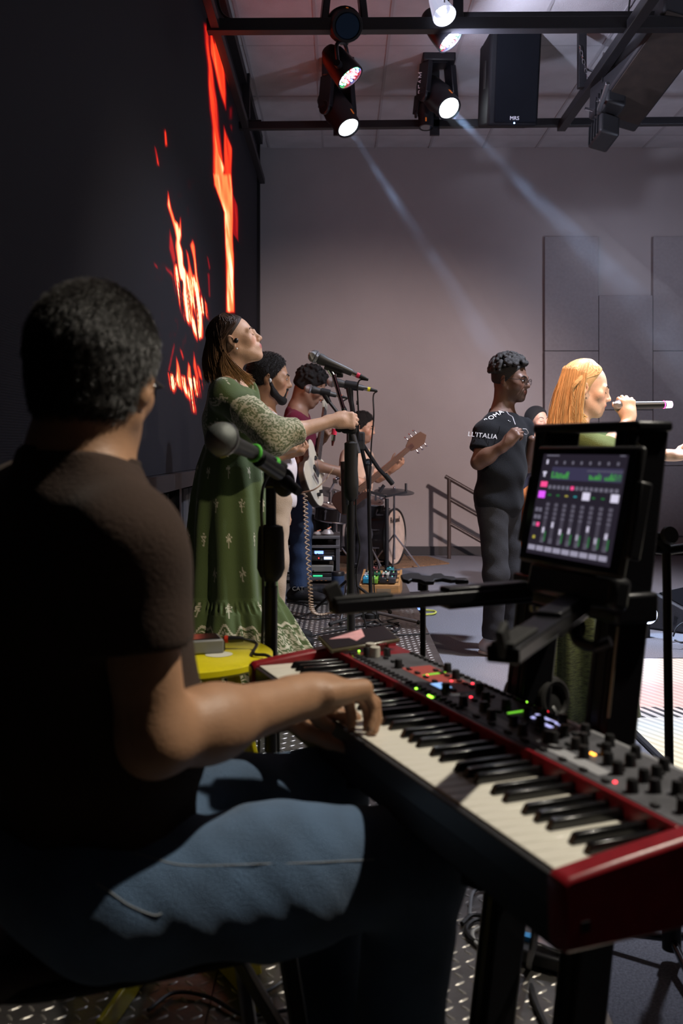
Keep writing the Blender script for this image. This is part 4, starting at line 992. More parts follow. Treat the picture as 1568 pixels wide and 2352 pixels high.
def bodice_cols(v, shR, elR, wrR, neck):
    d = nrm(elR - shR); s = (v - shR) @ d; L_ = np.linalg.norm(elR - shR); dist = np.linalg.norm(v - shR - np.clip(s, 0, L_)[:, None] * d, axis=1)
    d2 = nrm(wrR - elR); s2 = (v - elR) @ d2; perp = v - elR; ang = np.arctan2(perp[:, 2], perp[:, 1])
    arm = ((dist < .10) & (v[:, 1] < 4.46)) | ((s2 > -.02) & (v[:, 1] < 4.40)); ed = .40 * L_ + .018 * np.sin(ang * 7) + .01 * np.sin(ang * 19)
    lace = arm & (s > ed); pz = paisley(s + .3 * s2, ang * .075, .72); band = arm & (np.abs(s - ed) < .007)
    m = np.where(lace, np.maximum(pz, .12), motif(v[:, 1] + v[:, 0], v[:, 2], .11, .105)); m = np.where(band, 1, m)
    back = (v[:, 0] < neck[0] - .085) & ~arm; m = np.where(back, paisley(v[:, 1], v[:, 2], .7) * .75, m)
    return GREEN * (1 - m[:, None]) + CREAM * m[:, None]
def dress_material():
    return mat('green_printed_cotton', (.07, .11, .03), .85, attr='Col', bump=.2, bscale=300, sheen=.25)
green_singer()

# ------------------------------------------------------------------ generic standing figure used for the band
def band_member(label, Y, zf, head, fwd, neck, hip, shR, shL, elR, wrR, elL, wrL, skin, shirt, legs, leg_m, s=1.0, eyes='open', hair=None, hands=(None, None), stub=0, w=1.0, fem=False,
                sleeve=.62, hem=.06, toes=((1, 0, 0), (1, 0, 0)), shoe_m=None, sole_m=None, res=.006, lip=None, up=(0, 0, 1), bust=0, mouth=0):
    C = np.array(head, float); F = frame_from(fwd, up); t = thing('person', label, 'person', V(hip[0], hip[1], zf))
    P = head_prims(C, F, s, fem, mouth) + [rc(C + F @ V(-.032, 0, -.05), np.array(neck) + V(0, 0, -.02), (.050 if fem else .057) * s, .060 * s, .04)]
    P += torso_prims(neck, hip, shR, shL, -.014, w) + arm_prims(shR, elR, wrR, s) + arm_prims(shL, elL, wrL, s)
    for wr, hs in ((wrR, hands[0]), (wrL, hands[1])):
        if hs: P += hand_prims(wr, hs[0], hs[1], hs[2], s, hs[3] if len(hs) > 3 else None, hs[4] if len(hs) > 4 else .1, hs[5] if len(hs) > 5 else None)[0]
    body = sculpt('body', P, res, M_SKIN, t, it=1, colfn=skin_cols(skin, C, F, s, lip, stub))
    face_bits(t, body, C, F, s, eyes)
    Ft = torso_frame(neck, hip, shR, shL); g = .013
    S = torso_prims(np.array(neck) + V(0, 0, -.045), np.array(hip) + V(0, 0, -.01), shR, shL, g, w * 1.04, 1.05, bust) + [rc(np.array(neck) + V(0, 0, -.06), np.array(neck) + V(0, 0, -.012), .075 * w, .066, .03)]
    for sh, el in ((shR, elR), (shL, elL)):
        a, c, _ = sleeve_prims(np.array(sh), np.array(el), sleeve, .068 * w, .062 * w); S += a + c
    nv = nrm(C - np.array(neck)); S += [cut(np.array(neck) - nv * .002, nv, np.array(neck) - V(.13, .13, .02), np.array(neck) + V(.13, .13, .2)), cut(np.array(hip) + V(0, 0, -hem), (0, 0, -1))]
    sh_o = sculpt('t_shirt', S, res * 1.15, shirt, t, disp=folds(.0045, 27, (.5, .3, 1), Y), it=1)
    if legs is not None:
        hipR, hipL, knR, knL, anR, anL = legs
        pants(t, hipR, hipL, knR, knL, anR, anL, leg_m, np.array(hip) + V(0, 0, .06), Ft, res=.010)
        for an, d in ((anR, toes[0]), (anL, toes[1])): shoe('shoe', V(an[0], an[1], zf), d, zf, shoe_m or simple_cloth('black_shoe', (.012, .012, .013), .6), sole_m or RUBBER, t)
    return t, C, F, body, sh_o

# bearded man in white, beside the green singer
def bearded():
    Y = 5.3; A = lambda x, y, d=0: at(x, y, Y + d)
    hip = V(A(628, 0)[0], Y, PZ + .80); fwd = (.95, .10, -.10)
    t, C, F, body, sh = band_member('bearded man in white t-shirt standing behind the singer in green', Y, PZ, A(618, 868), fwd, A(606, 950), hip, A(612, 975, -.17), A(606, 968, .17), A(600, 1055, -.2), A(655, 1042, -.18), A(608, 1070, .22), A(640, 1165, .2),
        (.36, .195, .115), simple_cloth('white_cotton', (.62, .58, .62)), (hip + V(0, -.09, -.02), hip + V(0, .09, -.02), V(A(632, 0)[0], Y - .1, PZ + .46), V(A(626, 0)[0], Y + .1, PZ + .46), V(A(628, 0)[0], Y - .1, PZ + .08), V(A(622, 0)[0], Y + .1, PZ + .08)),
        simple_cloth('beige_chino', (.42, .33, .25)), s=1.04, hands=((V(.95, .05, .12), (0, .3, 1), (0, 1, .1), [(45, 60, 35)] * 4), (V(.15, 0, -1), (-.4, -1, 0), (1, -.2, 0), [(30, 40, 25)] * 4)))
    L = lambda x, y, z: C + F @ (V(x, y, z) * 1.04)
    hz = lambda X, Y_, Z: .0014 * np.sin(X * 420) * np.sin(Y_ * 400 + Z * 90) * np.sin(Z * 410)
    cap = cap_hair('hair', C, F, 1.04, M_HAIR, t, .010, .064, -.05, disp=hz, slope=(.84, -.54)); fuzz('hair_strands', cap, 2500, .010, .0009, M_FUZZ, cap, tuple(F @ V(.2, 0, -.4)), .5)
    P = [rc(L(.006, q * .068, -.028), L(.030, q * .058, -.078), .011, .016, .02) for q in (-1, 1)] + [rc(L(.030, q * .058, -.078), L(.070, q * .026, -.108), .017, .022, .02) for q in (-1, 1)] + [ell(L(.078, 0, -.108), V(.027, .030, .026), F, .015), rc(L(.099, -.02, -.050), L(.099, .02, -.050), .006, .006, .008), rc(L(.096, -.022, -.052), L(.086, -.026, -.09), .006, .008, .008), rc(L(.096, .022, -.052), L(.086, .026, -.09), .006, .008, .008)]
    sculpt('beard', P, .0045, M_HAIR, t, disp=hz)
    MB().sph(L(.004, -.087, -.018), (.008, .006, .011), 10, 8).build('earpiece', mat('clear_earpiece', (.6, .65, .7), .15), t)
bearded()

# guitarist in maroon
def guitarist():
    Y = 6.9; A = lambda x, y, d=0: at(x, y, Y + d)
    hip = V(A(684, 0)[0], Y, PZ + .86)
    t, C, F, body, sh = band_member('guitarist in maroon t-shirt and jeans looking down at his guitar', Y, PZ, A(712, 888), (.84, .0, -.54), A(682, 942), hip, A(678, 968, -.19), A(690, 962, .19), A(692, 1062, -.24), A(776, 1082, -.16), A(705, 1048, .26), A(738, 1010, .14),
        (.235, .125, .080), simple_cloth('maroon_cotton', (.115, .012, .030)), (hip + V(0, -.09, -.02), hip + V(0, .09, -.02), V(A(690, 0)[0], Y - .11, PZ + .48), V(A(692, 0)[0], Y + .12, PZ + .48), V(A(686, 0)[0], Y - .12, PZ + .08), V(A(694, 0)[0], Y + .14, PZ + .08)),
        mat('navy_denim', (.022, .045, .105), .9, bump=.4, bscale=300, var=.3, vscale=10), s=1.05, hair=None, hands=((V(.9, .2, -.25), (-.1, 1, -.1), (.3, .3, .9), [(35, 45, 25)] * 4), (V(.3, -.5, .5), (.5, .3, .3), (0, 0, 1), [(60, 60, 30)] * 4)),
        toes=((.9, -.4, 0), (1, .1, 0)), shoe_m=simple_cloth('black_boot', (.012, .012, .014), .55))
    L = lambda x, y, z: C + F @ (V(x, y, z) * 1.05); rg = np.random.default_rng(8); ex = []
    for i in range(130):
        a = rg.uniform(0, 6.28); b = rg.uniform(-.2, 1); p = V(-.013 + .112 * math.sqrt(max(0, 1 - b * b)) * math.cos(a), .09 * math.sqrt(max(0, 1 - b * b)) * math.sin(a), .042 + .103 * b)
        if p[0] < .085 and p[2] > .0 + .8 * max(p[0], 0): ex.append(ell(L(*p), .012, None, .006))
    cap_hair('hair', C, F, 1.05, M_HAIR, t, .014, .062, -.05, extra=ex, slope=(.84, -.54))
    R = frame_from((.9, -.4, 0)); text_obj('boot_lettering', 'CAT', A(684, 1352, -.30) + V(.0, -.01, 0), np.stack([V(1, 0, 0), V(0, 0, 1), V(0, -1, 0)], 1), .038, mat('grey_print', (.16, .16, .16), .6), t)
guitarist()

# bass player
def bassist():
    Y = 8.7; A = lambda x, y, d=0: at(x, y, Y + d)
    hip = V(A(818, 0)[0], Y, .84)
    t, C, F, body, sh = band_member('bass player in beige t-shirt looking down behind the microphone stands', Y, 0, A(832, 980), (.93, -.25, -.25), A(822, 1028), hip, A(800, 1048, -.12), A(836, 1044, .14), A(790, 1108, -.22), A(822, 1103, -.22), A(868, 1098, .12), A(905, 1074, .0),
        (.40, .225, .14), simple_cloth('beige_cotton', (.52, .36, .26)), (hip + V(0, -.09, -.02), hip + V(0, .09, -.02), V(hip[0] + .06, Y - .1, .46), V(hip[0] + .06, Y + .1, .46), V(hip[0] + .02, Y - .1, .08), V(hip[0] + .02, Y + .1, .08)),
        simple_cloth('dark_trousers', (.02, .02, .025)), s=1.02, stub=.6, hands=((V(.6, -.1, -.6), (-.3, 1, -.2), (.7, .2, .5), [(30, 40, 20)] * 4, .2), (V(.5, -.3, .5), (-.5, 1, .1), (-.5, .2, .6), [(50, 60, 35)] * 4)))
    cap = cap_hair('hair', C, F, 1.02, M_HAIR, t, .012, .070, -.055, disp=folds(.002, 160, (1, 0, .3)), slope=(.86, -.5)); fuzz('hair_strands', cap, 1500, .016, .0012, M_FUZZ, cap, tuple(F @ V(-.8, 0, -.2)), .3)
bassist()

# man in black t-shirt
def tee_man():
    Y = 5.89; A = lambda x, y, d=0: at(x, y, Y + d)
    hip = V(A(1144, 0)[0], Y, .90)
    t, C, F, body, sh = band_member('man in black t-shirt and glasses holding his earpiece cable to his chest', Y, 0, A(1172, 872), (.86, -.50, -.12), A(1155, 944), hip, A(1115, 992, -.10), A(1198, 984, .14), A(1098, 1062, -.16), A(1162, 1020, -.26), A(1212, 1070, .20), A(1222, 1010, -.02),
        (.135, .068, .043), simple_cloth('black_cotton', (.0075, .008, .010)), (hip + V(-.05, -.06, -.02), hip + V(.06, .07, -.02), V(A(1134, 0)[0], Y - .08, .48), V(A(1176, 0)[0], Y + .1, .48), V(A(1126, 0)[0], Y - .06, .08), V(A(1174, 0)[0], Y + .14, .08)),
        mat('black_denim', (.020, .020, .024), .9, bump=.4, bscale=300, var=.3, vscale=12), s=1.03, stub=.55, sleeve=.60, hem=.10, w=1.04, hands=((V(.62, -.18, .75), (.6, .7, -.25), (-.55, .1, .75), [(50, 70, 40), (55, 75, 40), (60, 75, 40), (62, 75, 40)], .04, [(.9, .3, .3), (.9, -.1, .5), (.8, -.3, .6)]), None),
        toes=((.75, -.6, 0), (.9, -.2, 0)), shoe_m=simple_cloth('white_sneaker', (.55, .52, .52), .6), sole_m=mat('white_sole', (.6, .58, .56), .6))
    L = lambda x, y, z: C + F @ (V(x, y, z) * 1.03); rg = np.random.default_rng(6); ex = []
    for i in range(460):
        a = rg.uniform(0, 6.28); b = rg.uniform(-.75, 1); q = math.sqrt(max(0, 1 - b * b)); p = V(-.018 + .114 * q * math.cos(a), .090 * q * math.sin(a), .055 + .098 * b)
        if p[0] < .093 and (p[2] > .075 + .25 * p[0] or p[0] < -.035 - .3 * (p[2] < .03)): ex.append(ell(L(*p), rg.uniform(.009, .015), None, .004))
    cap_hair('hair', C, F, 1.03, mat('black_curls', (.016, .014, .013), .6, bump=.6, bscale=300), t, .007, .064, -.035, extra=ex, slope=(.80, -.60), res=.0042)
    glasses(t, C, F, 1.03, mat('grey_spectacle_frame', (.12, .12, .13), .2, .9))
    bv = bvh_of(sh); WH = mat('white_print', (.75, .75, .78), .6)
    def print_on(nm, body_, px, py, tx, size, tilt=0):
        dv = nrm(at(px, py, 1) - V(0, 0, CAM_Z)); h = bv.ray_cast(Vector((0, 0, CAM_Z)), Vector(dv), 12)
        if h[0] is None: return
        n = nrm(np.array(h[1])); n = n if np.dot(n, dv) < 0 else -n; x = nrm(V(*tx) - n * np.dot(V(*tx), n)); text_obj(nm, body_, np.array(h[0]) + n * .004, np.stack([x, np.cross(n, x), n], 1), size, WH, sh, .0006)
    print_on('sleeve_lettering', "LL'ITALIA", 1108, 1001, (1, -.1, -.18), .040)
    print_on('shoulder_lettering', 'ROMA', 1134, 957, (.75, .1, .66), .045)
    print_on('chest_mark', '-.', 1168, 966, (1, 0, 0), .03)
    mb = MB(); mb.tube(spline([A(1163, 945, -.16), A(1168, 952, -.21), A(1176, 957, -.23), A(1179, 964, -.30), A(1183, 975, -.34)], 6), .0022, 5); mb.tube(spline([A(1200, 985, -.3), A(1208, 986, -.3), A(1213, 994, -.28), A(1209, 998, -.26), A(1204, 996, -.24)], 6), .0022, 5)
    c = mb.build('cable', mat('clear_grey_cable', (.55, .55, .58), .4), None); tag(c, 'thin pale earpiece cable held in the hand of the man in black', 'cable')
tee_man()

# woman far behind
def far_woman():
    Y = 8.1; A = lambda x, y, d=0: at(x, y, Y + d)
    hip = V(A(1222, 0)[0], Y, .86)
    t, C, F, body, sh = band_member('woman in dark blue t-shirt far behind, between the man in black and the blonde singer', Y, 0, A(1233, 968), (.52, -.85, .04), A(1228, 1010), hip, A(1207, 1026, -.08), A(1252, 1026, .06), A(1206, 1068, -.14), A(1238, 1052, -.22), A(1262, 1068, .0), A(1242, 1060, -.2),
        (.50, .28, .19), simple_cloth('navy_cotton', (.018, .02, .034)), (hip + V(0, -.09, -.02), hip + V(0, .09, -.02), V(hip[0], Y - .1, .46), V(hip[0], Y + .1, .46), V(hip[0], Y - .1, .08), V(hip[0], Y + .1, .08)),
        simple_cloth('rust_trousers', (.42, .15, .05)), s=.97, fem=True, eyes='closed', hands=((V(.6, -.3, .2), (0, 0, -1), (-.3, .8, 0)), None), lip=(.45, .15, .15), res=.007, w=.95)
    L = lambda x, y, z: C + F @ (V(x, y, z) * .97)
    cap_hair('hair', C, F, .97, M_HAIR, t, .012, .066, -.09, slope=(.84, -.54), extra=[rc(L(-.05, -.05, -.03), L(-.03, -.075, -.19), .040, .03, .03), rc(L(-.05, .05, -.03), L(-.03, .075, -.19), .040, .03, .03), rc(L(-.075, 0, -.03), L(-.09, 0, -.2), .05, .045, .03)])
far_woman()

# blonde singer
def blonde():
    Y = 4.5; A = lambda x, y, d=0: at(x, y, Y + d); s = .99
    t = thing('person', 'blonde singer in green with long hair singing into a hand-held microphone', 'person', V(A(1315, 0)[0], Y, 0))
    C = A(1345, 893); F = frame_from((.97, -.12, -.20), (.22, 0, .97)); neck, hip = A(1325, 985), V(A(1318, 0)[0], Y, .86)
    shR, shL = A(1335, 1012, -.17), A(1330, 1008, .18); elR, wrR = A(1392, 1040, -.22), A(1444, 962, -.10); elL, wrL = A(1455, 1040, .20), A(1545, 1046, .10)
    P = head_prims(C, F, s, True, .009) + [rc(C + F @ V(-.03, 0, -.05), neck + V(0, 0, -.02), .048, .054, .035)] + torso_prims(neck, hip, shR, shL, -.015, .90) + arm_prims(shR, elR, wrR, .88) + arm_prims(shL, elL, wrL, .88)
    P += hand_prims(wrR, nrm(V(-.05, .10, 1)), nrm(V(-.25, 1, 0)), nrm(V(-1, -.3, .1)), .95, [(55, 75, 40)] * 3 + [(40, 60, 35)], .16, [(.8, .3, .6), (.6, -.1, .8), (.5, -.3, .8)])[0]
    P += hand_prims(wrL, nrm(V(1, -.1, .0)), (0, -.3, 1), (0, 1, .2), .92, [(15, 20, 10)] * 4, .15)[0]
    body = sculpt('body', P, .0048, M_SKIN, t, it=1, colfn=skin_cols((.72, .50, .38), C, F, s, (.62, .22, .20)))
    face_bits(t, body, C, F, s, 'closed', .0024, mat('brown_brow', (.05, .03, .02), .6))
    hm = mat('blonde_hair', (.6, .35, .14), .45, attr='Col', bump=.15, bscale=300); L = lambda x, y, z: C + F @ (V(x, y, z) * s); BL = V(.86, .60, .30)
    base = [ell(L(-.016, 0, .036), V(.102, .081, .095) * s, F, .01), ell(L(-.035, 0, -.02), V(.076, .078, .08) * s, F, .03), cut(L(.050, 0, .075), F @ V(.90, 0, -.42), k=.02), ell(A(1296, 965), V(.04, .05, .10), None, .05), ell(A(1270, 1040), V(.025, .05, .12), None, .05)]
    hair = sculpt('hair', base, .0055, hm, t, it=1, colfn=lambda v: np.tile(BL * .7, (len(v), 1)))
    def end(ph, rg, e):
        d = math.degrees(ph if ph < math.pi else 2 * math.pi - ph); f = np.clip((d - 84) / 92, 0, 1); q = A(1334 - 82 * f + rg.normal(0, 4), (rg.uniform(955, 1015) if f < .35 else rg.uniform(1010, 1120))); q[1] = e[1] * .9 + Y * .1; return q
    paths = hair_paths(C, F, s, 2000, 5, 62, 298, end, tuck=92, rr=(.108, .088, .100)); n, k, _ = paths.shape; rg = np.random.default_rng(15)
    strand_mesh('hair_strands', paths, .0027, hm, hair, np.repeat(BL * rg.uniform(.5, 1.2, (n, 1)), k, 0), .6)
    MB().sph(L(.0, -.088, -.05), .004, 8, 6).build('earring', CHROME, t)
    gm = simple_cloth('olive_green_cotton', (.085, .125, .045)); S = torso_prims(neck + V(0, 0, -.05), hip, shR, shL, .014, .95, 1.0, .9)
    for sh, el, wr, fr in ((shR, elR, wrR, .1), (shL, elL, wrL, .55)): S += [rc(sh, el, .062, .060, .03), rc(el, lerp(el, wr, fr), .058, .052, .03)]
    e = lerp(elL, wrL, .62); S += [cut(e, nrm(wrL - elL), e - .09, e + .12)]
    sculpt('dress_bodice', S, .006, gm, t, disp=folds(.004, 34, (.6, .2, .9), 2.1), it=1)
    nth = 120; ths = np.linspace(0, 2 * math.pi, nth, endpoint=False); vs = []; zs = np.linspace(.93, .02, 60)
    for z in zs:
        w = np.interp(z, [.02, .3, .7, .93], [.27, .23, .185, .15]); rip = (.004 + .02 * (1 - z)) * np.sin(13 * ths + .9 * np.sin(3 * ths) + z); vs.append(np.stack([hip[0] + (w + rip) * np.cos(ths), Y + (w * .9 + rip) * np.sin(ths), np.full(nth, z)], 1))
    ii, jj = np.meshgrid(np.arange(len(zs) - 1), np.arange(nth), indexing='ij'); a = (ii * nth + jj).ravel(); b = (ii * nth + (jj + 1) % nth).ravel()
    np_mesh('dress_skirt', np.concatenate(vs), np.stack([a, a + nth, b + nth, b], 1), mat('olive_gold_cloth', (.10, .12, .035), .6, var=.6, vscale=40, stretch=(1, 1, 4), bump=.2, bscale=80, sheen=.4), t)
    for k in (-1, 1): shoe('shoe', V(hip[0] + .03, Y + k * .08, 0), (1, .1 * k, 0), 0, simple_cloth('tan_shoe', (.25, .16, .10), .5), RUBBER, t, .85)
    # hand-held microphone
    a, b = A(1412, 932, -.09), A(1540, 929, -.06); ax = nrm(b - a); mi = thing('wireless_microphone', 'black hand-held microphone with glowing pink tip at the blonde singer lips', 'microphone', a)
    MB().sph(a + ax * .02, .027, 18, 12).build('grille', M_MESH, mi); MB().lathe([(0, .035), (.021, .036), (.022, .055), (.0185, .075), (.017, .20), (.0165, .232), (0, .232)], a, ax, 18).build('handle', BLACKP, mi)
    MB().torus(a + ax * .034, .024, .003, ax, 20, 6).build('grille_ring', STEEL, mi); MB().lathe([(.0164, .225), (.0150, .262), (0, .264)], a, ax, 16).build('glowing_tip', emis('pink_white_glow', (1.0, .55, .85), 9), mi)
    MB().torus(a + ax * .226, .0165, .0022, ax, 18, 6).build('light_ring', emis('pink_ring', (1, .05, .25), 5), mi)
M_MESH = mat('steel_mesh', (.42, .42, .43), .38, .9, bump=1.0, bscale=900)
blonde()
# ================================================================== KEYBOARD (near right)
KO = V(-.160, 1.942, .793); KA = math.radians(-68.1)          # far left key corner, direction of the keys
E1 = V(math.cos(KA), math.sin(KA), 0); E2 = V(-math.sin(KA), math.cos(KA), 0)
def kw(u, v, z): return V(KO[0], KO[1], 0) + E1 * u + E2 * v + V(0, 0, z)       # world point from keyboard coordinates
KF = np.stack([E1, E2, V(0, 0, 1)], 1)
def keyboard():
    t = thing('stage_keyboard', 'red stage keyboard with grey knob panel in front of the seated player', 'keyboard', KO, rotz=KA)
    B = lambda mb, nm, m, par=t, bev=0.0, **k: mb.build(nm, m, par, local=True, bevel=bev, **k)
    RED = mat('red_lacquer', (.23, .008, .014), .34, var=.12, vscale=60, bump=.05, bscale=500)
    W = 1.010; pz = .020
    B(MB().box((W / 2, .147, -.055), (W + .01, .298, .055)), 'lower_case', mat('dark_case', (.012, .012, .016), .5), bev=.004)
    B(MB().box((W / 2, -.004, -.020), (W, .010, .034)), 'front_lip', mat('black_front_lip', (.022, .022, .024), .42), bev=.002)
    for nm, u0, u1 in (('side_cheek', -.032, -.001), ('side_cheek', W + .001, W + .032)):
        prof = [(-.012, -.070), (-.014, -.004), (-.008, .004), (.06, .013), (.150, pz + .004), (.296, pz + .004), (.300, -.070)]
        mb = MB().prism(prof, (u0, 0, 0), (0, 1, 0), (0, 0, 1), (1, 0, 0), u1 - u0); B(mb, nm, RED, bev=.005)
    B(MB().box((W + .0325, .012, -.045), (.002, .010, .010)), 'side_screw', BLACK)
    B(MB().box((W / 2, .1535, .004), (W, .007, .036)), 'red_rail', RED, bev=.002)
    B(MB().box((W / 2, .226, .000), (W, .140, .036)), 'panel_body', RED, bev=.002)
    PANEL = mat('grey_control_panel', (.085, .085, .095), .5, var=.35, vscale=26, bump=.05, bscale=80)
    B(MB().box((W * .54, .2235, pz - .0012), (W * .91, .122, .002)), 'control_panel', PANEL, smooth=False)
    B(MB().box((W * .54, .288, pz - .0008), (W * .91, .007, .002)), 'silver_strip', mat('silver_strip', (.45, .45, .47), .4, .5), smooth=False)
    B(MB().box((W * .30, .238, pz - .0004), (.20, .060, .0012)), 'red_panel_field', mat('salmon_panel', (.42, .07, .055), .5), smooth=False)
    B(MB().box((W * .62, .190, pz - .0004), (.42, .022, .0012)), 'pale_panel_field', mat('pale_panel', (.36, .36, .38), .5), smooth=False)
    # keys E to E: 43 white, 30 black
    names = ['E', 'F', 'G', 'A', 'B', 'C', 'D']; kwid = W / 43; WH = mat('ivory_key', (.80, .76, .66), .30, coat=.2); BK = mat('black_key', (.006, .006, .007), .22, coat=.3)
    wm = bm_ = None
    for i in range(43):
        if wm is None:
            o = B(MB().box((0, .075, -.009), (kwid - .0011, .150, .018)), 'white_key', WH, bev=.0012); wm = o.data
        else:
            o = link(bpy.data.objects.new('white_key', wm), t); md = o.modifiers.new('bevel', 'BEVEL'); md.width = .0012; md.segments = 2
        o.location = ((i + .5) * kwid, 0, -.004 if i in (17, 18) else 0)
        n = names[i % 7]
        if n in 'FGACD' and i < 42:
            if bm_ is None:
                prof = [(.050, 0), (.0555, .0105), (.060, .0118), (.150, .0118), (.150, 0)]
                mb = MB(); w2 = .0055; vs = [(-w2, y, z) for y, z in prof] + [(w2, y, z) for y, z in prof]
                for k in (1, 2, 3): vs[k] = (-w2 * .82, vs[k][1], vs[k][2]); vs[5 + k] = (w2 * .82, vs[5 + k][1], vs[5 + k][2])
                mb.add(vs, [(4, 3, 2, 1, 0), (5, 6, 7, 8, 9)] + [(k, (k + 1) % 5, 5 + (k + 1) % 5, 5 + k) for k in range(5)]); o = B(mb, 'black_key', BK, bev=.0008); bm_ = o.data
            else:
                o = link(bpy.data.objects.new('black_key', bm_), t); md = o.modifiers.new('bevel', 'BEVEL'); md.width = .0008; md.segments = 2
            o.location = ((i + 1) * kwid + (.0022 if n in 'AD' else -.0022 if n in 'FC' else 0), 0, 0)
    # knobs, buttons, lights
    KN = mat('black_knob', (.008, .008, .009), .45); kd = bd = None; r = random.Random(5)
    def inst(cache, mk, nm, m, loc):
        if cache is None: o = B(mk(), nm, m); return o, o.data
        return link(bpy.data.objects.new(nm, cache), t), cache
    def mk_knob(): return MB().lathe([(0, .0155), (.0058, .0155), (.0066, .0145), (.0074, .002), (.0082, 0)], (0, 0, 0), (0, 0, 1), 16)
    def mk_btn(): return MB().box((0, 0, .0018), (.0115, .0062, .0036))
    knobs = [(.075, .196), (.098, .228), (.20, .205), (.262, .274), (.315, .262), (.395, .20), (.415, .252)]
    knobs += [(.48 + .043 * i, .186 + .012 * (i % 2)) for i in range(6)] + [(.47 + .052 * i, .232 + .006 * (i % 3)) for i in range(5)] + [(.63 + .055 * i, .268) for i in range(6)] + [(.70 + .035 * i, .205 + .012 * (i % 2)) for i in range(7)] + [(.72 + .05 * i, .240) for i in range(5)] + [(.90, .18), (.925, .225), (.96, .258), (.975, .19)]
    for (u, v) in knobs:
        o, kd = inst(kd, mk_knob, 'knob', KN, None); o.location = (u, v, pz)
    BT = mat('dark_button', (.014, .014, .016), .55)
    rows = [(.06, .50, .172, .018), (.06, .40, .184, .030), (.12, .44, .216, .034), (.10, .62, .282, .020), (.25, .46, .256, .022), (.46, .98, .217, .037), (.50, .99, .172, .045), (.50, .97, .254, .060)]
    taken = knobs[:]
    for (a, b, v, st) in rows:
        u = a
        while u < b:
            if all(math.hypot(u - p, v - q) > .0135 for p, q in taken):
                o, bd = inst(bd, mk_btn, 'button', BT, None); o.location = (u, v, pz); o.rotation_euler = (0, 0, math.pi / 2 if st < .02 else 0); taken.append((u, v))
            u += st
    EM = {'r': emis('key_light_red', (1, .03, .05), 5), 'g': emis('key_light_green', (.35, 1, .05), 4), 'o': emis('key_light_orange', (1, .35, .03), 6)}
    lights = [(.035, .196, 'g'), (.055, .176, 'g'), (.215, .222, 'r'), (.275, .226, 'r'), (.355, .165, 'g'), (.405, .163, 'g'), (.409, .163, 'g'), (.413, .163, 'g'), (.417, .163, 'g'), (.33, .245, 'r'), (.36, .27, 'r'), (.44, .222, 'r'), (.235, .288, 'o'), (.56, .287, 'r'), (.66, .284, 'r'), (.76, .224, 'o'), (.766, .224, 'o'), (.865, .182, 'r'), (.93, .288, 'r'), (.84, .26, 'r'), (.08, .215, 'r'), (.088, .213, 'r'), (.52, .285, 'g'), (.50, .288, 'g')]
    ld = {}
    for (u, v, c) in lights:
        if c not in ld: o = B(MB().sph((0, 0, 0), (.0026, .0026, .0016), 8, 5), 'indicator_light', EM[c]); ld[c] = o.data
        else: o = link(bpy.data.objects.new('indicator_light', ld[c]), t)
        o.location = (u, v, pz + .0004)
    for k, (u, v, ln) in enumerate(((.268, .247, .042), (.272, .238, .040), (.545, .247, .042))):
        B(MB().box((u, v, pz + .0006), (.004, ln, .0014), rotm('Z', .10)), 'level_meter', emis('meter_green', (.25, .9, .05), .8), smooth=False)
    B(MB().box((.355, .212, pz + .0004), (.046, .030, .001)), 'display_bezel', BLACKP, smooth=False)
    B(MB().box((.355, .212, pz + .0012), (.036, .022, .001)), 'display_screen', emis('lcd_blue', (.30, .55, 1.0), 1.1), smooth=False)
    B(MB().box((.61, .250, pz + .0004), (.085, .044, .001)), 'display_bezel', BLACKP, smooth=False)
    for (u, v, a, b2) in ((.605, .262, .070, .005), (.580, .247, .018, .006), (.605, .245, .014, .006), (.628, .243, .022, .006)):
        B(MB().box((u, v, pz + .0012), (a, b2, .001)), 'display_bar', emis('lcd_violet', (.55, .55, 1.0), 1.2), smooth=False)
    # left end: modulation wheel and wooden pitch stick
    B(MB().cyl((.030, .232, pz - .006), (.040, .232, pz - .006), .024, n=26), 'modulation_wheel', mat('grey_wheel', (.34, .31, .27), .6), bev=.002)
    B(MB().box((.014, .262, pz + .010), (.010, .014, .026)), 'pitch_stick', mat('amber_wood', (.55, .24, .04), .45), bev=.002)
    B(MB().cyl((.072, .205, pz), (.072, .205, pz + .022), .010, n=16), 'volume_knob', mat('cream_knob', (.55, .52, .45), .5), bev=.001)
    B(MB().cyl((.098, .203, pz), (.098, .203, pz + .020), .010, n=16), 'volume_knob', mat('cream_knob', (.55, .52, .45), .5), bev=.001)
keyboard()

# phone lying on the keyboard's left end
def phone():
    c = kw(.012, .205, .793 + .0265); d = nrm(at(922, 1468, 2.06) - at(762, 1494, 2.0)); F = frame_from(d, (0, -.25, 1)); o = c + V(0, 0, .012)
    t = thing('smartphone', 'smartphone in a clear case lying on the red left end of the keyboard', 'phone', c)
    MB().box(o, (.152, .074, .009), F).build('case', mat('clear_brown_case', (.10, .085, .05), .2, coat=.5), t, bevel=.004)
    MB().box(o + F @ V(0, 0, .0052), (.142, .066, .001), F).build('screen', mat('dark_phone_screen', (.02, .016, .018), .12), t, smooth=False)
    m = mat('pink_photo', (.4, .2, .2), .3, var=.6, vscale=30, emit=(.75, .36, .34), estr=.45)
    MB().prism([(-.06, .01), (.02, .032), (.012, -.002), (-.012, -.016), (-.02, .002)], o + F @ V(0, 0, .0058), F[:, 0], F[:, 1], F[:, 2], .0004).build('picture_on_screen', m, t, smooth=False)
    for u in (.03, .036, .042): MB().box(o + F @ V(u, -.0375, .001), (.004, .002, .003), F).build('side_button', CHROME, t)
phone()

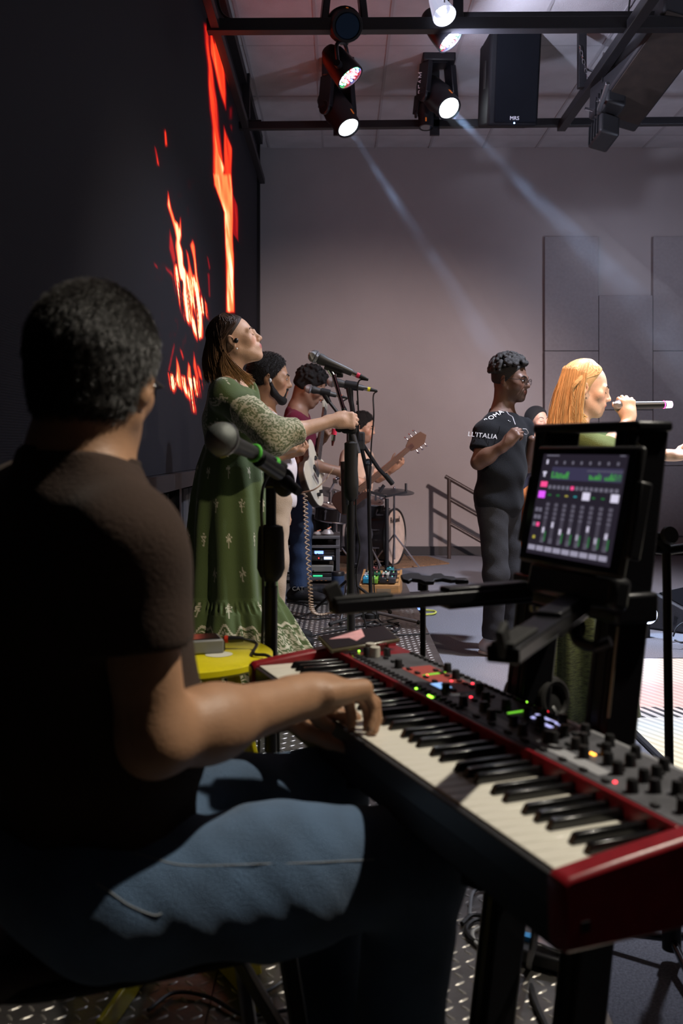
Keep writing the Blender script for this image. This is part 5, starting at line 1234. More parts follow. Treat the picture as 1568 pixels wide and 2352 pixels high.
# ---- tower stand behind the keyboard with second-tier arms
def tower():
    t = thing('keyboard_tower_stand', 'black metal tower stand with two leaning columns behind the keyboard', 'keyboard stand', kw(.6, .30, PZ))
    AL = mat('black_anodised', (.012, .012, .015), .36, .4, bump=.05, bscale=200); vz = lambda z: .335 + (z - .79) * .131
    def col(u, w, d, z0, z1):
        a, b = kw(u, vz(z0), z0), kw(u, vz(z1), z1); ax = nrm(b - a); e2 = nrm(np.cross(ax, E1)); R = np.stack([E1, -e2 if np.dot(e2, E2) < 0 else e2, ax], 1); R = np.stack([E1, np.cross(ax, E1), ax], 1)
        return (a + b) / 2, np.linalg.norm(b - a), R
    for u in (.43, .65):
        c, L_, R = col(u, .05, .06, PZ + .03, 1.255); MB().box(c, (.050, .062, L_), R).build('column', AL, t, bevel=.006)
        for k in (-1, 1): MB().box(c + R @ V(.012 * k, -.0315, 0), (.005, .002, L_ - .03), R).build('column_slot', RUBBER, t, smooth=False)
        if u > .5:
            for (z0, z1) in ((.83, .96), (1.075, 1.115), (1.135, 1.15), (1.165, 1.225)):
                a, b = kw(u + .0258, vz(z0) - .026, z0), kw(u + .0258, vz(z1) - .026, z1); MB().tube([a, b], .0022, 6).build('painted_glint', mat('glint_paint', (.42, .40, .30), .35, .6), t)  # pale strips painted as light reflected along the column edge
    a, b = kw(.402, vz(1.25), 1.25), kw(.680, vz(1.25), 1.25); MB().bar(a, b, .066, .016).build('top_cap', AL, t, bevel=.005)
    MB().cyl(kw(.65, vz(1.2) - .035, 1.205), kw(.605, vz(1.2) - .035, 1.205), .007, n=10).build('lock_pin', AL, t)
    for z in (.66, .985):
        MB().bar(kw(.40, vz(z), z), kw(.685, vz(z), z), .075, .045).build('arm_block', AL, t, bevel=.006)
    def arm(u0, v0, u1, v1, z, hook=True, w=.035):
        a, b = kw(u0, v0, z), kw(u1, v1, z - .004); d = nrm(b - a)
        mb = MB().bar(a, b, w, .020); mb.bar(a, lerp(a, b, .45), w * .9, .034); o = mb.build('arm', AL, t, bevel=.003)
        if hook:
            MB().bar(b - d * .012, b + d * .004 + V(0, 0, .034), .026, .010, up=tuple(np.cross(d, V(0, 0, 1)))).build('arm_hook', RUBBER, t, bevel=.003)
        MB().bar(lerp(a, b, .72) + V(0, 0, .012), b + V(0, 0, .012), w * .7, .006).build('rubber_pad', RUBBER, t, bevel=.002)
    arm(.47, .31, .478, -.035, .985); arm(.62, .30, .872, .02, .985, w=.040)
    arm(.52, .31, .40, .02, .697, False); arm(.68, .31, .80, .02, .697, False)
    for u, v in ((.545, .285), (.64, .285)):
        MB().sph(kw(u, v, .955), (.014, .014, .018), 12, 8).build('lock_knob', RUBBER, t)
    for k in range(4): MB().cyl(kw(.555 + .018 * k, .268, .972), kw(.555 + .018 * k, .262, .972), .006, n=10).build('bolt', STEEL, t)
    MB().tube(spline([kw(.66, .27, .960), kw(.69, .25, .950), kw(.72, .255, .945), kw(.74, .27, .955)], 6), [.008] * 19, 8).build('lock_lever', AL, t)
    for (u1, v1) in ((.12, .10), (1.05, .10), (.60, .70)):
        MB().bar(kw(.6, .27, PZ + .035), kw(u1, v1, PZ + .018), .05, .03).build('base_leg', AL, t, bevel=.005)
    MB().box(kw(.6, .265, PZ + .045), (.27, .11, .05), KF).build('base_block', AL, t, bevel=.006)
tower()
# ---- tablet clamped on the tower
def tablet():
    vzt = .335 + (1.125 - .79) * .131 - .05; c = kw(.600, vzt - .012, 1.128); tl = math.radians(12)
    R = KF @ rotm('X', -tl)                                     # x: player's left to right, y: away, z: up the screen
    t = thing('tablet', 'black tablet showing a mixer screen of faders, clamped on the tower stand', 'tablet', c)
    w, h = .262, .190
    MB().box(c, (w, .012, h), R).build('case', mat('tablet_case', (.008, .008, .009), .45), t, bevel=.006)
    MB().box(c + R @ V(0, -.0065, 0), (w - .012, .002, h - .012), R).build('glass', mat('tablet_glass', (.006, .006, .008), .18), t, smooth=False)
    sw, sh = w * .80, h * .83
    def rect(nm, x, y, ww, hh, m, par):
        return MB().box(c + R @ V((x - .5) * sw, -.0078, (.5 - y) * sh), (ww * sw, .0006, hh * sh), R).build(nm, m, par, smooth=False)
    scr = MB().box(c + R @ V(0, -.0074, 0), (sw * 1.02, .0006, sh * 1.02), R).build('screen', emis('mixer_background', (.10, .08, .13), .18), t, smooth=False)
    col = {'pink': emis('ui_pink', (1, .08, .30), 1.0), 'mag': emis('ui_magenta', (.75, .10, .95), 1.1), 'white': emis('ui_white', (.72, .68, .85), .95), 'dim': emis('ui_dim', (.32, .30, .40), .45), 'green': emis('ui_green', (.10, .75, .08), .6), 'dg': emis('ui_dark_green', (.04, .32, .08), .5), 'blue': emis('ui_slate', (.10, .09, .19), .4), 'yel': emis('ui_yellow', (.7, .6, .1), .6), 'cy': emis('ui_cyan', (.05, .5, .55), .6), 'track': emis('ui_track', (.17, .15, .21), .35)}
    rect('status_bar', .12, .005, .16, .012, col['dim'], scr); rect('status_bar', .95, .0, .06, .010, col['dim'], scr)
    for k in range(8): rect('toolbar_icon', .18 + .105 * k, .075, .022, .030, col['dim'], scr)
    rect('toolbar_icon', .06, .07, .020, .045, col['white'], scr); rect('toolbar_icon', .05, .18, .045, .020, col['white'], scr); rect('toolbar_icon', .05, .205, .020, .035, col['white'], scr)
    rect('meter_strip', .56, .185, .84, .130, col['blue'], scr); rect('caption_line', .78, .150, .40, .012, col['dim'], scr)
    r = random.Random(2)
    for (a, b) in ((.15, .36), (.62, .76), (.80, .97)):
        x = a
        while x < b: hh = r.uniform(.02, .07); rect('meter_bar', x, .235 - hh / 2, .011, hh, col['green'], scr); x += .013
    rect('bank_button', .065, .300, .085, .055, col['pink'], scr)
    for k in range(15): rect('channel_tab', .15 + .057 * k, .325, .036, .036, col['pink'] if k == 5 else col['dim'], scr)
    rect('bank_button', .06, .405, .085, .070, col['mag'], scr)
    for k in range(8):
        x = .165 + .108 * k
        if k in (4, 7): rect('channel_button', x + .02, .395, .085, .075, col['white'], scr)
        else: rect('channel_button', x, .405, .035, .014, [col['dg'], col['dg'], col['yel'], col['cy'], col['dg'], col['dg'], col['dg']][k % 7], scr)
        rect('fader_track', x, .680, .040, .40, col['track'], scr)
        for q in range(4): rect('scale_mark', x, .50 + .045 * q, .042, .012, col['dim'], scr)
        fy = [.76, .70, .76, .74, .79, .70, .80, .745][k]; rect('fader_cap', x - .002, fy, .030, .055, col['white'], scr)
        if k != 1: rect('level_meter', x + .030, .82, .012, .10, col['dg'], scr)
        rect('scale_mark', x, .86, .042, .05, col['dim'], scr)
    for k in range(3):
        for q in range(2): rect('side_button', .03 + .048 * q, .56 + .075 * k, .036, .040, col['pink'] if (k == 2 and q == 1) else col['dim'], scr)
    rect('side_button', .055, .84, .03, .03, col['yel'], scr)
    for k in range(9): rect('bottom_button', .05 + .109 * k, .945, .090, .050, col['white'] if 0 else emis('ui_button', (.50, .47, .62), .62), scr)
    for k in (-1, 1): MB().box(c + R @ V(k * .137, .004, -.01), (.012, .022, .11), R).build('clamp_jaw', BLACKP, t, bevel=.004)
    MB().box(c + R @ V(0, .010, -.02), (.27, .008, .03), R).build('clamp_bar', BLACKP, t, bevel=.003)
    MB().box(c + R @ V(0, .020, -.115), (.22, .035, .050), R).build('holder_base', BLACKP, t, bevel=.010)
tablet()
def headphones():
    c = kw(.395, .318, .79); t = thing('headphones', 'black headphones hung at the back edge of the keyboard beside the tower', 'headphones', c)
    p = at(1200, 1598, 1.72); d = nrm(V(.55, -.75, .1))
    for k in (0, 1):
        q = p + d * .055 * k; MB().lathe([(0, -.014), (.034, -.014), (.040, -.004), (.040, .008), (.030, .014), (0, .014)], q, d, 22).build('ear_cup', RUBBER, t); MB().torus(q + d * .014, .030, .008, d, 22, 8).build('ear_cushion', mat('black_leather', (.014, .013, .012), .5), t)
    MB().torus(p + d * .028 + V(0, 0, -.05), .055, .007, np.cross(d, V(0, 0, 1)), 20, 8).build('head_band', BLACKP, t)
headphones()
# ================================================================== NEAR THINGS: chair, stool, near microphone, cables, pedals
def chair():
    o = V(-.368, 1.475, 0); Fc = np.stack([V(.928, .373, 0), V(-.373, .928, 0), V(0, 0, 1)], 1)     # forward, left, up
    L = lambda f, l, z: o + Fc @ V(f, l, z); t = thing('chair', 'black padded chair with silver legs under the keyboard player', 'chair', V(o[0], o[1], PZ))
    sculpt('seat', [rbox(L(.06, 0, .536), (.235, .185, .030), Fc, .028, .01)], .008, mat('dark_brown_vinyl', (.035, .020, .016), .45, bump=.2, bscale=120), t, it=2)
    pts = [L(.06 + .238 * math.copysign(abs(math.cos(a)) ** .45, math.cos(a)), .188 * math.copysign(abs(math.sin(a)) ** .45, math.sin(a)), .522) for a in np.linspace(0, 2 * math.pi, 41)]
    MB().tube(pts, .012, 8).build('seat_edge', RUBBER, t)
    sculpt('backrest', [rbox(L(-.225, 0, .86), (.022, .215, .17), Fc @ rotm('Y', -.12), .02, .01)], .008, mat('black_vinyl', (.012, .012, .013), .42), t, it=2)
    for k in (-1, 1): MB().tube(spline([L(-.17, k * .16, .49), L(-.205, k * .165, .60), L(-.215, k * .165, .74), L(-.235, k * .165, .90)], 5), .012, 8).build('back_tube', BLACK, t)
    SIL = mat('brushed_silver', (.42, .42, .46), .35, .9)
    for (f, l) in ((.25, .16), (.25, -.15), (-.15, .16), (-.15, -.15)):
        a, b = L(f, l, .505), L(f + .05 * (1 if f > 0 else -1), l * 1.12, PZ + .005)
        MB().bar(a, b, .034, .022, up=tuple(Fc[:, 0])).build('leg', SIL if l > 0 else BLACK, t, bevel=.006)
    MB().bar(L(.27, -.20, PZ + .17), L(.27, .20, PZ + .17), .016, .03).build('stretcher', BLACK, t, bevel=.004)
chair()
def stool():
    c = V(-.352, 2.20, 0); zt = .767; t = thing('stool', 'round yellow stool with splayed legs beside the microphone stand', 'stool', V(c[0], c[1], PZ))
    YEL = mat('yellow_paint', (.66, .56, .006), .35, var=.08, vscale=20)
    MB().lathe([(0, zt), (.192, zt), (.200, zt - .005), (.201, zt - .016), (.188, zt - .024), (0, zt - .024)], (c[0], c[1], 0), (0, 0, 1), 48).build('seat', YEL, t)
    MB().lathe([(0, zt + .0008), (.030, zt + .0008)], (c[0] + .085, c[1] - .03, 0), (0, 0, 1), 24).build('pale_sticker', mat('pale_sticker', (.7, .68, .55), .6), t)
    for i in range(4):
        a = math.radians(45 + 90 * i - 6); d = V(math.cos(a), math.sin(a), 0)
        MB().bar(c + d * .12 + V(0, 0, zt - .024), c + d * .275 + V(0, 0, PZ + .002), .044, .014, up=tuple(d)).build('leg', YEL, t, bevel=.004)
    for ex, ey in ((-.150, 1.86), (-.430, 1.76)): MB().bar(c + V(0, 0, PZ + .022), V(ex, ey, PZ + .022), .012, .044).build('floor_bar', YEL, t, bevel=.003)
    r = .245; z = PZ + .10; pts = [c + V(math.cos(math.radians(39 + 90 * k)) * r, math.sin(math.radians(39 + 90 * k)) * r, z) for k in range(5)]
    for k in range(4): MB().bar(pts[k], pts[k + 1], .014, .040).build('stretcher', YEL, t, bevel=.003)
    # monitor pack on the stool
    b = at(448, 1488, 2.20); b[2] = zt + .010; F = frame_from((.92, .30, .0)); p = thing('monitor_pack', 'small grey box with dark screen lying on the yellow stool', 'box', V(b[0], b[1], zt))
    MB().box(b + V(0, 0, .006), (.115, .075, .030), F).build('body', mat('grey_box', (.20, .20, .20), .5), p, bevel=.004)
    MB().box(b + V(0, 0, .0222), (.100, .060, .002), F).build('dark_screen', mat('dark_screen_glass', (.012, .012, .014), .15), p, smooth=False)
    MB().box(b + F @ V(.058, .0, .004), (.006, .06, .02), F).build('end_panel', BLACKP, p)
    pl = b + F @ V(.064, .01, .012); dd = nrm(V(.98, .0, -.0))
    MB().tube([pl, pl + dd * .018, pl + dd * .046], [.007, .008, .006], 10).build('plug', BLACKP, p); MB().tube([pl + dd * .004, pl + dd * .012], .0083, 10).build('red_plug_ring', mat('red_ring', (.7, .04, .01), .5), p)
    e = pl + dd * .046; cb = MB().tube(spline([e, e + V(.03, -.01, -.008), V(-.19, 2.15, zt + .006), V(-.152, 2.13, zt + .002), V(-.138, 2.125, zt - .05), V(-.135, 2.13, .40), V(-.16, 2.2, PZ + .01), V(-.05, 2.3, PZ + .008)], 8), .0035, 6).build('cable', CABLE, None)
    tag(cb, 'black cable running from the small box over the yellow stool edge to the deck', 'cable', 'cables on the deck')
stool()

M_MIKE = M_MESH
def microphone(label, ball, tail, tape, s=1.0, mesh_m=None, group='vocal microphones', r=.0255, hw=1.0):
    ball = np.array(ball, float); ax = nrm(np.array(tail) - ball); t = thing('microphone', label, 'microphone', ball, group); k = s
    MB().sph(ball, r * k, 22, 14).build('grille', mesh_m or M_MIKE, t); MB().torus(ball + ax * .004 * k, r * k * 1.0, .0022 * k, ax, 24, 6).build('grille_band', STEEL, t)
    MB().lathe([(a * k * hw, b * k) for a, b in ((0, .018), (.0225, .018), (.0225, .030), (.0185, .050), (.0135, .155), (.0120, .158), (0, .158))], ball, ax, 18).build('handle', mat('mike_grey', (.028, .028, .030), .5), t)
    MB().tube([ball + ax * .156 * k, ball + ax * .176 * k], .0098 * k, 12).build('connector', CHROME, t)
    MB().tube([ball + ax * .176 * k, ball + ax * .189 * k], .0104 * k, 12).build('colour_tape', tape, t); MB().tube([ball + ax * .189 * k, ball + ax * .225 * k], [.0095 * k, .005 * k], 10).build('plug_boot', RUBBER, t)
    return t, ball + ax * .225 * k, ax
TAPE = {c: mat('tape_' + c, v, .5) for c, v in (('pink', (.75, .03, .10)), ('yellow', (.70, .62, .02)), ('orange', (.8, .12, .02)), ('green', (.10, .55, .08)))}
def tripod(t, x, y, z, r, ang0, h=.22, tube_r=.009, m=None):
    for i in range(3):
        a = math.radians(ang0 + 120 * i); d = V(math.cos(a), math.sin(a), 0)
        MB().tube([V(x, y, z + h) + d * .02, V(x, y, z + .02) + d * r], tube_r, 8).build('leg', m or BLACK, t); MB().sph(V(x, y, z + .014) + d * r, .014, 8, 6).build('rubber_foot', RUBBER, t)
# near microphone with green ring
def near_mic():
    ball = at(510, 1009, 1.86); t, e, ax = microphone('large blurred microphone with green ring, nearest the camera', ball, at(606, 1050, 1.98), TAPE['green'], 1.0, mat('dark_steel_mesh', (.16, .17, .16), .5, .5, bump=.25, bscale=700), r=.0325, hw=.86)
    MB().torus(ball + ax * .108, .0150, .0040, ax, 22, 8).build('green_ring', mat('green_rubber', (.10, .55, .06), .5), t)
    px, py = at(622, 0, 2.36)[0], 2.36
    st = thing('microphone_stand', 'thick black microphone stand with long grip beside the yellow stool', 'microphone stand', V(px, py, PZ), 'microphone stands')
    MB().tube([ball + ax * .125 + V(0, 0, -.008), ball + ax * .20 + V(0, 0, -.018)], .0165, 12).build('clip', BLACKP, st)
    top = at(622, 1075, 2.30); MB().tube([ball + ax * .185 + V(0, 0, -.02), at(618, 1062, 2.16), top], .013, 10).build('boom_arm', BLACK, st)
    MB().sph(at(652, 1108, 2.30), V(.026, .026, .034), 16, 12).build('clamp_ball', RUBBER, st); MB().box(at(624, 1085, 2.34), (.036, .04, .075)).build('clamp', BLACKP, st, bevel=.006)
    MB().tube([at(655, 1105, 2.26), at(686, 1130, 2.22)], [.016, .010], 10).build('boom_tail', BLACKP, st)
    MB().tube([V(px, py, .30), V(px, py, CAM_Z - .06)], .0125, 14).build('pole', BLACK, st)
    z1, z0 = CAM_Z - (1205 - HY) / FPX * py, CAM_Z - (1335 - HY) / FPX * py
    MB().lathe([(.016, z0), (.026, z0 + .012), (.033, z0 + .03), (.031, z1 - .02), (.028, z1 - .004), (.014, z1)], (px, py, 0), (0, 0, 1), 20).build('grip', RUBBER, st)
    MB().lathe([(.0155, .50), (.0155, z0 - .012)], (px, py, 0), (0, 0, 1), 16).build('outer_pole', BLACK, st)
    MB().lathe([(0, PZ + .03), (.02, PZ + .03), (.13, PZ + .018), (.14, PZ + .004), (.14, PZ)], (px, py, 0), (0, 0, 1), 30).build('round_base', BLACK, st)
    cb = MB().tube(spline([e, at(632, 1075, 2.1), at(607, 1110, 2.30), at(600, 1160, 2.31), at(603, 1250, 2.33), at(604, 1400, 2.33), at(600, 1520, 2.32), V(px - .04, py - .03, .25), V(px - .1, py + .1, PZ + .01)], 8), .0035, 6).build('cable', CABLE, None)
    tag(cb, 'black cable hanging along the thick near microphone stand', 'cable', 'cables on the deck')
near_mic()

# three vocal microphones beyond
def vocal_stands():
    # 1: held by the green singer
    Y = 4.40; t, e, ax = microphone('silver-headed microphone with pink tape above the hand of the green singer', at(722, 819, Y), at(812, 858, Y), TAPE['pink'], 1.15, group='vocal microphones')
    x = at(806, 0, Y)[0]; s = thing('microphone_stand', 'black microphone stand gripped by the singer in green', 'microphone stand', V(x, Y, PZ), 'microphone stands')
    clip = at(757, 838, Y); MB().tube([clip + V(-.02, 0, .0), clip + V(.055, 0, -.028)], .021, 12).build('clip', BLACKP, s)
    MB().tube([clip + V(.0, 0, -.02), at(765, 862, Y)], .013, 10).build('clip_neck', CHROME, s); MB().box(at(780, 862, Y), (.03, .02, .02)).build('clip_knob', BLACKP, s, bevel=.004)
    MB().tube([at(763, 852, Y), at(788, 938, Y)], .0095, 12).build('boom_upper', mat('plum_chrome', (.20, .10, .14), .22, 1.0), s); MB().tube([at(788, 938, Y), at(820, 1042, Y)], .0095, 12).build('boom_lower', BLACK, s)
    MB().tube([at(807, 990, Y), at(821, 1042, Y)], .015, 12).build('boom_weight', mat('dark_grey_grip', (.05, .05, .06), .5), s)
    MB().box(at(802, 980, Y), (.07, .05, .06)).build('boom_clutch', RUBBER, s, bevel=.012); MB().sph(at(779, 986, Y), (.018, .018, .014)).build('clutch_knob', RUBBER, s)
    MB().tube([V(x, Y, PZ + .04), V(x, Y, CAM_Z + .06)], .011, 12).build('pole', BLACK, s)
    zz = lambda y: CAM_Z - (y - HY) / FPX * Y
    MB().lathe([(.013, zz(1150)), (.030, zz(1140)), (.034, zz(1110)), (.030, zz(1080)), (.030, zz(1018)), (.013, zz(1012))], (x, Y, 0), (0, 0, 1), 18).build('grip', RUBBER, s)
    MB().lathe([(.018, PZ + .2), (.018, zz(1160))], (x, Y, 0), (0, 0, 1), 16).build('outer_pole', BLACK, s); MB().tube([V(x, Y, zz(1300)), V(x + .03, Y, zz(1300))], .012, 8).build('pole_clamp', BLACKP, s)
    tripod(s, x, Y, PZ, .28, 75)
    c = MB().tube(spline([e, at(822, 880, Y), at(823, 960, Y), at(820, 1060, Y), at(817, 1180, Y), at(826, 1260, Y - .03), at(818, 1330, Y), at(836, 1420, Y), V(x + .1, Y + .2, PZ + .01), V(x - .1, Y + .5, PZ + .008)], 8), .0035, 6).build('cable', CABLE, None); tag(c, 'black cable hanging from the pink-taped microphone', 'cable', 'cables on the deck')
    # 2: yellow tape
    Y = 5.7; t, e, ax = microphone('microphone with yellow tape standing free right of the group', at(762, 877, Y), at(846, 894, Y), TAPE['yellow'], 1.18)
    x = at(852, 0, 6.05)[0]; Yb = 6.05; s = thing('microphone_stand', 'black boom microphone stand whose arm points down to the right', 'microphone stand', V(x, Yb, PZ), 'microphone stands')
    MB().tube([at(792, 883, Y), at(822, 888, Y)], .026, 12).build('clip', BLACKP, s); MB().tube([at(802, 890, Y), at(806, 925, Y)], [.022, .014], 10).build('clip_neck', BLACKP, s)
    MB().tube([at(806, 920, Y), at(812, 960, Y), at(824, 1010, 5.85)], .014, 10).build('boom_upper', BLACK, s); MB().cyl(at(818, 925, Y), at(822, 925, Y), .012).build('clip_knob', BLACKP, s)
    MB().box(at(827, 1013, 5.9), (.055, .05, .11)).build('boom_clutch', RUBBER, s, bevel=.01)
    MB().tube([at(832, 1020, 5.95), at(868, 1075, 6.02), at(898, 1108, 6.08)], .012, 10).build('boom_tail', BLACK, s); MB().tube([at(884, 1090, 6.05), at(901, 1111, 6.08)], .016, 10).build('boom_weight', RUBBER, s)
    MB().tube([V(x, Yb, PZ + .06), at(846, 1100, Yb), at(828, 1020, 5.92)], .012, 12).build('pole', BLACK, s); MB().lathe([(0, PZ + .17), (.02, PZ + .17), (.035, PZ + .06), (.05, PZ + .045), (.05, PZ + .02), (0, PZ + .02)], (x, Yb, 0), (0, 0, 1), 18).build('leg_hub', RUBBER, s)
    for i, a in enumerate((-22, 100, 215)):
        d = V(math.cos(math.radians(a)), math.sin(math.radians(a)), 0); MB().tube([V(x, Yb, PZ + .06), V(x, Yb, PZ + .014) + d * .30], .010, 8).build('leg', STEEL if i == 0 else BLACK, s); MB().sph(V(x, Yb, PZ + .013) + d * .30, .013, 8, 6).build('rubber_foot', RUBBER, s)
    c = MB().tube(spline([e, at(857, 910, Y), at(858, 960, Y), at(852, 1030, 5.9), at(848, 1150, 6.0), at(855, 1280, 6.0), at(868, 1420, 6.0), V(x + .15, Yb - .1, PZ + .008), V(x - .3, Yb - .3, PZ + .008)], 8), .0042, 6).build('cable', CABLE, None); tag(c, 'black cable arching down from the yellow-taped microphone', 'cable', 'cables on the deck')
    # 3: orange tape
    Y = 6.2; t, e, ax = microphone('smaller microphone with orange tape in front of the guitarist', at(710, 893, Y), at(772, 908, Y), TAPE['orange'], 1.10)
    x = at(800, 0, Y)[0]; s = thing('microphone_stand', 'black boom microphone stand in front of the guitarist', 'microphone stand', V(x, Y, PZ), 'microphone stands')
    MB().tube([at(736, 899, Y), at(758, 904, Y)], .024, 12).build('clip', BLACKP, s); MB().tube([at(746, 906, Y), at(756, 925, Y)], [.02, .014], 10).build('clip_neck', BLACKP, s)
    MB().tube([at(755, 922, Y), at(800, 980, Y)], .010, 10).build('boom', BLACK, s); MB().box(at(800, 985, Y), (.05, .05, .06)).build('boom_clutch', RUBBER, s, bevel=.01); MB().tube([V(x, Y, PZ + .05), at(800, 985, Y)], .012, 12).build('pole', BLACK, s); MB().tube([at(790, 1060, Y), at(794, 1180, Y)], .024, 12).build('grip', RUBBER, s)
    tripod(s, x, Y, PZ, .28, 20)
    c = MB().tube(spline([e, at(786, 925, Y), at(796, 945, Y), at(800, 1000, Y - .03), at(793, 1100, Y - .03), at(806, 1220, Y - .03), at(815, 1340, Y - .05), V(x + .1, Y - .2, PZ + .008), V(x + .3, Y - .1, PZ + .008)], 8), .0042, 6).build('cable', CABLE, None); tag(c, 'black cable hanging from the orange-taped microphone', 'cable', 'cables on the deck')
    # spare fourth microphone hanging head-up on the stand (small dark capsule) and red-tipped plug
    t, e, ax = microphone('small dark microphone pointing up among the stands', at(845, 1063, 6.0), at(847, 1110, 6.0), mat('tape_black', (.01, .01, .01), .5), 1.0, mat('blue_grey_mesh', (.05, .06, .075), .45, .6, bump=.8, bscale=900))
    p = thing('hanging_plug', 'cable plug with red collar hanging under the hand of the green singer', 'plug', at(766, 1000, 4.75)); a, b = at(768, 985, 4.75), at(763, 1024, 4.75)
    MB().tube([a, lerp(a, b, .35)], .013, 12).build('red_collar', TAPE['pink'], p); MB().tube([lerp(a, b, .35), lerp(a, b, .7)], .010, 12).build('barrel', CHROME, p); MB().tube([lerp(a, b, .7), b], [.008, .004], 10).build('tail', mat('dark_red', (.08, .01, .01), .5), p)
vocal_stands()

# holder plate on a thin stand, and the boom stand at the right edge
def holder_stand():
    Y = 2.62; x = at(971, 0, Y)[0]; s = thing('holder_stand', 'thin black stand with jagged flat clamp on top, behind the keyboard', 'stand', V(x, Y, PZ))
    zt = CAM_Z - (1338 - HY) / FPX * Y; MB().tube([V(x, Y, PZ + .03), V(x, Y, zt)], .0078, 12).build('pole', BLACK, s); MB().tube([V(x, Y, zt - .02), V(x, Y, zt + .006)], .014, 12).build('collar', BLACK, s)
    out = [(-.055, -.02), (-.058, .03), (-.03, .055), (-.005, .05), (.0, .025), (.02, .02), (.03, .045), (.055, .05), (.06, .02), (.085, .01), (.088, -.02), (.07, -.03), (.05, -.012), (.03, -.02), (.025, -.045), (.0, -.05), (-.01, -.025), (-.03, -.015), (-.04, -.04)]
    MB().prism(out, (x, Y, zt + .004), (1, 0, 0), (0, 1, .10), (0, 0, 1), .010).build('clamp_plate', mat('grey_black_plate', (.05, .05, .05), .45), s, bevel=.003)
    MB().box((x + .10, Y, zt + .004), (.035, .05, .012)).build('clamp_tongue', BLACKP, s, bevel=.004)
    tripod(s, x, Y, PZ, .2, 40, .12, .007)
holder_stand()
def right_stand():
    Y = 2.36; x = .782; s = thing('microphone_stand', 'black boom microphone stand at the right edge in front of the bright floor', 'microphone stand', V(x, Y, 0), 'microphone stands'); zt = CAM_Z - (1262 - HY) / FPX * Y
    MB().tube([V(x, Y, .03), V(x - .012, Y, zt)], .0105, 14).build('pole', BLACK, s); MB().tube([V(x, Y, .03), V(x - .003, Y, .34)], .0145, 14).build('outer_pole', BLACK, s); MB().lathe([(.0155, .32), (.021, .325), (.021, .36), (.0155, .365)], (x - .003, Y, 0), (0, 0, 1), 14).build('pole_clutch', RUBBER, s)
    MB().tube([V(x - .085, Y - .01, zt + .004), V(x - .04, Y, zt + .006)], .0085, 10).build('bright_tube_end', CHROME, s); MB().tube([V(x - .055, Y, zt + .003), V(x - .01, Y, zt - .002), V(x + .03, Y, zt + .004), V(x + .20, Y - .05, zt + .012)], .011, 12).build('boom', BLACK, s)
    MB().lathe([(0, -.008), (.020, -.008), (.023, 0), (.020, .008), (0, .008)], V(x - .012, Y - .02, zt + .035), (.3, -.9, .3), 18).build('clutch_disc', mat('grey_rubber', (.05, .05, .045), .5), s); MB().tube([V(x - .075, Y, zt + .03), V(x - .012, Y - .01, zt + .034)], .009, 10).build('clutch_bar', BLACK, s); MB().tube([V(x - .03, Y - .01, zt + .03), V(x - .012, Y, zt - .004)], .014, 10).build('clutch_body', RUBBER, s)
    for a in (150, 268, 30):
        d = V(math.cos(math.radians(a)), math.sin(math.radians(a)), 0); MB().tube([V(x, Y, .055), V(x, Y, .012) + d * .34], .0095, 10).build('leg', mat('glossy_black', (.012, .012, .014), .22), s); MB().sph(V(x, Y, .012) + d * .34, .013, 8, 6).build('rubber_foot', RUBBER, s)
    MB().lathe([(0, .10), (.022, .10), (.022, .03), (0, .03)], (x, Y, 0), (0, 0, 1), 14).build('leg_hub', RUBBER, s)
right_stand()

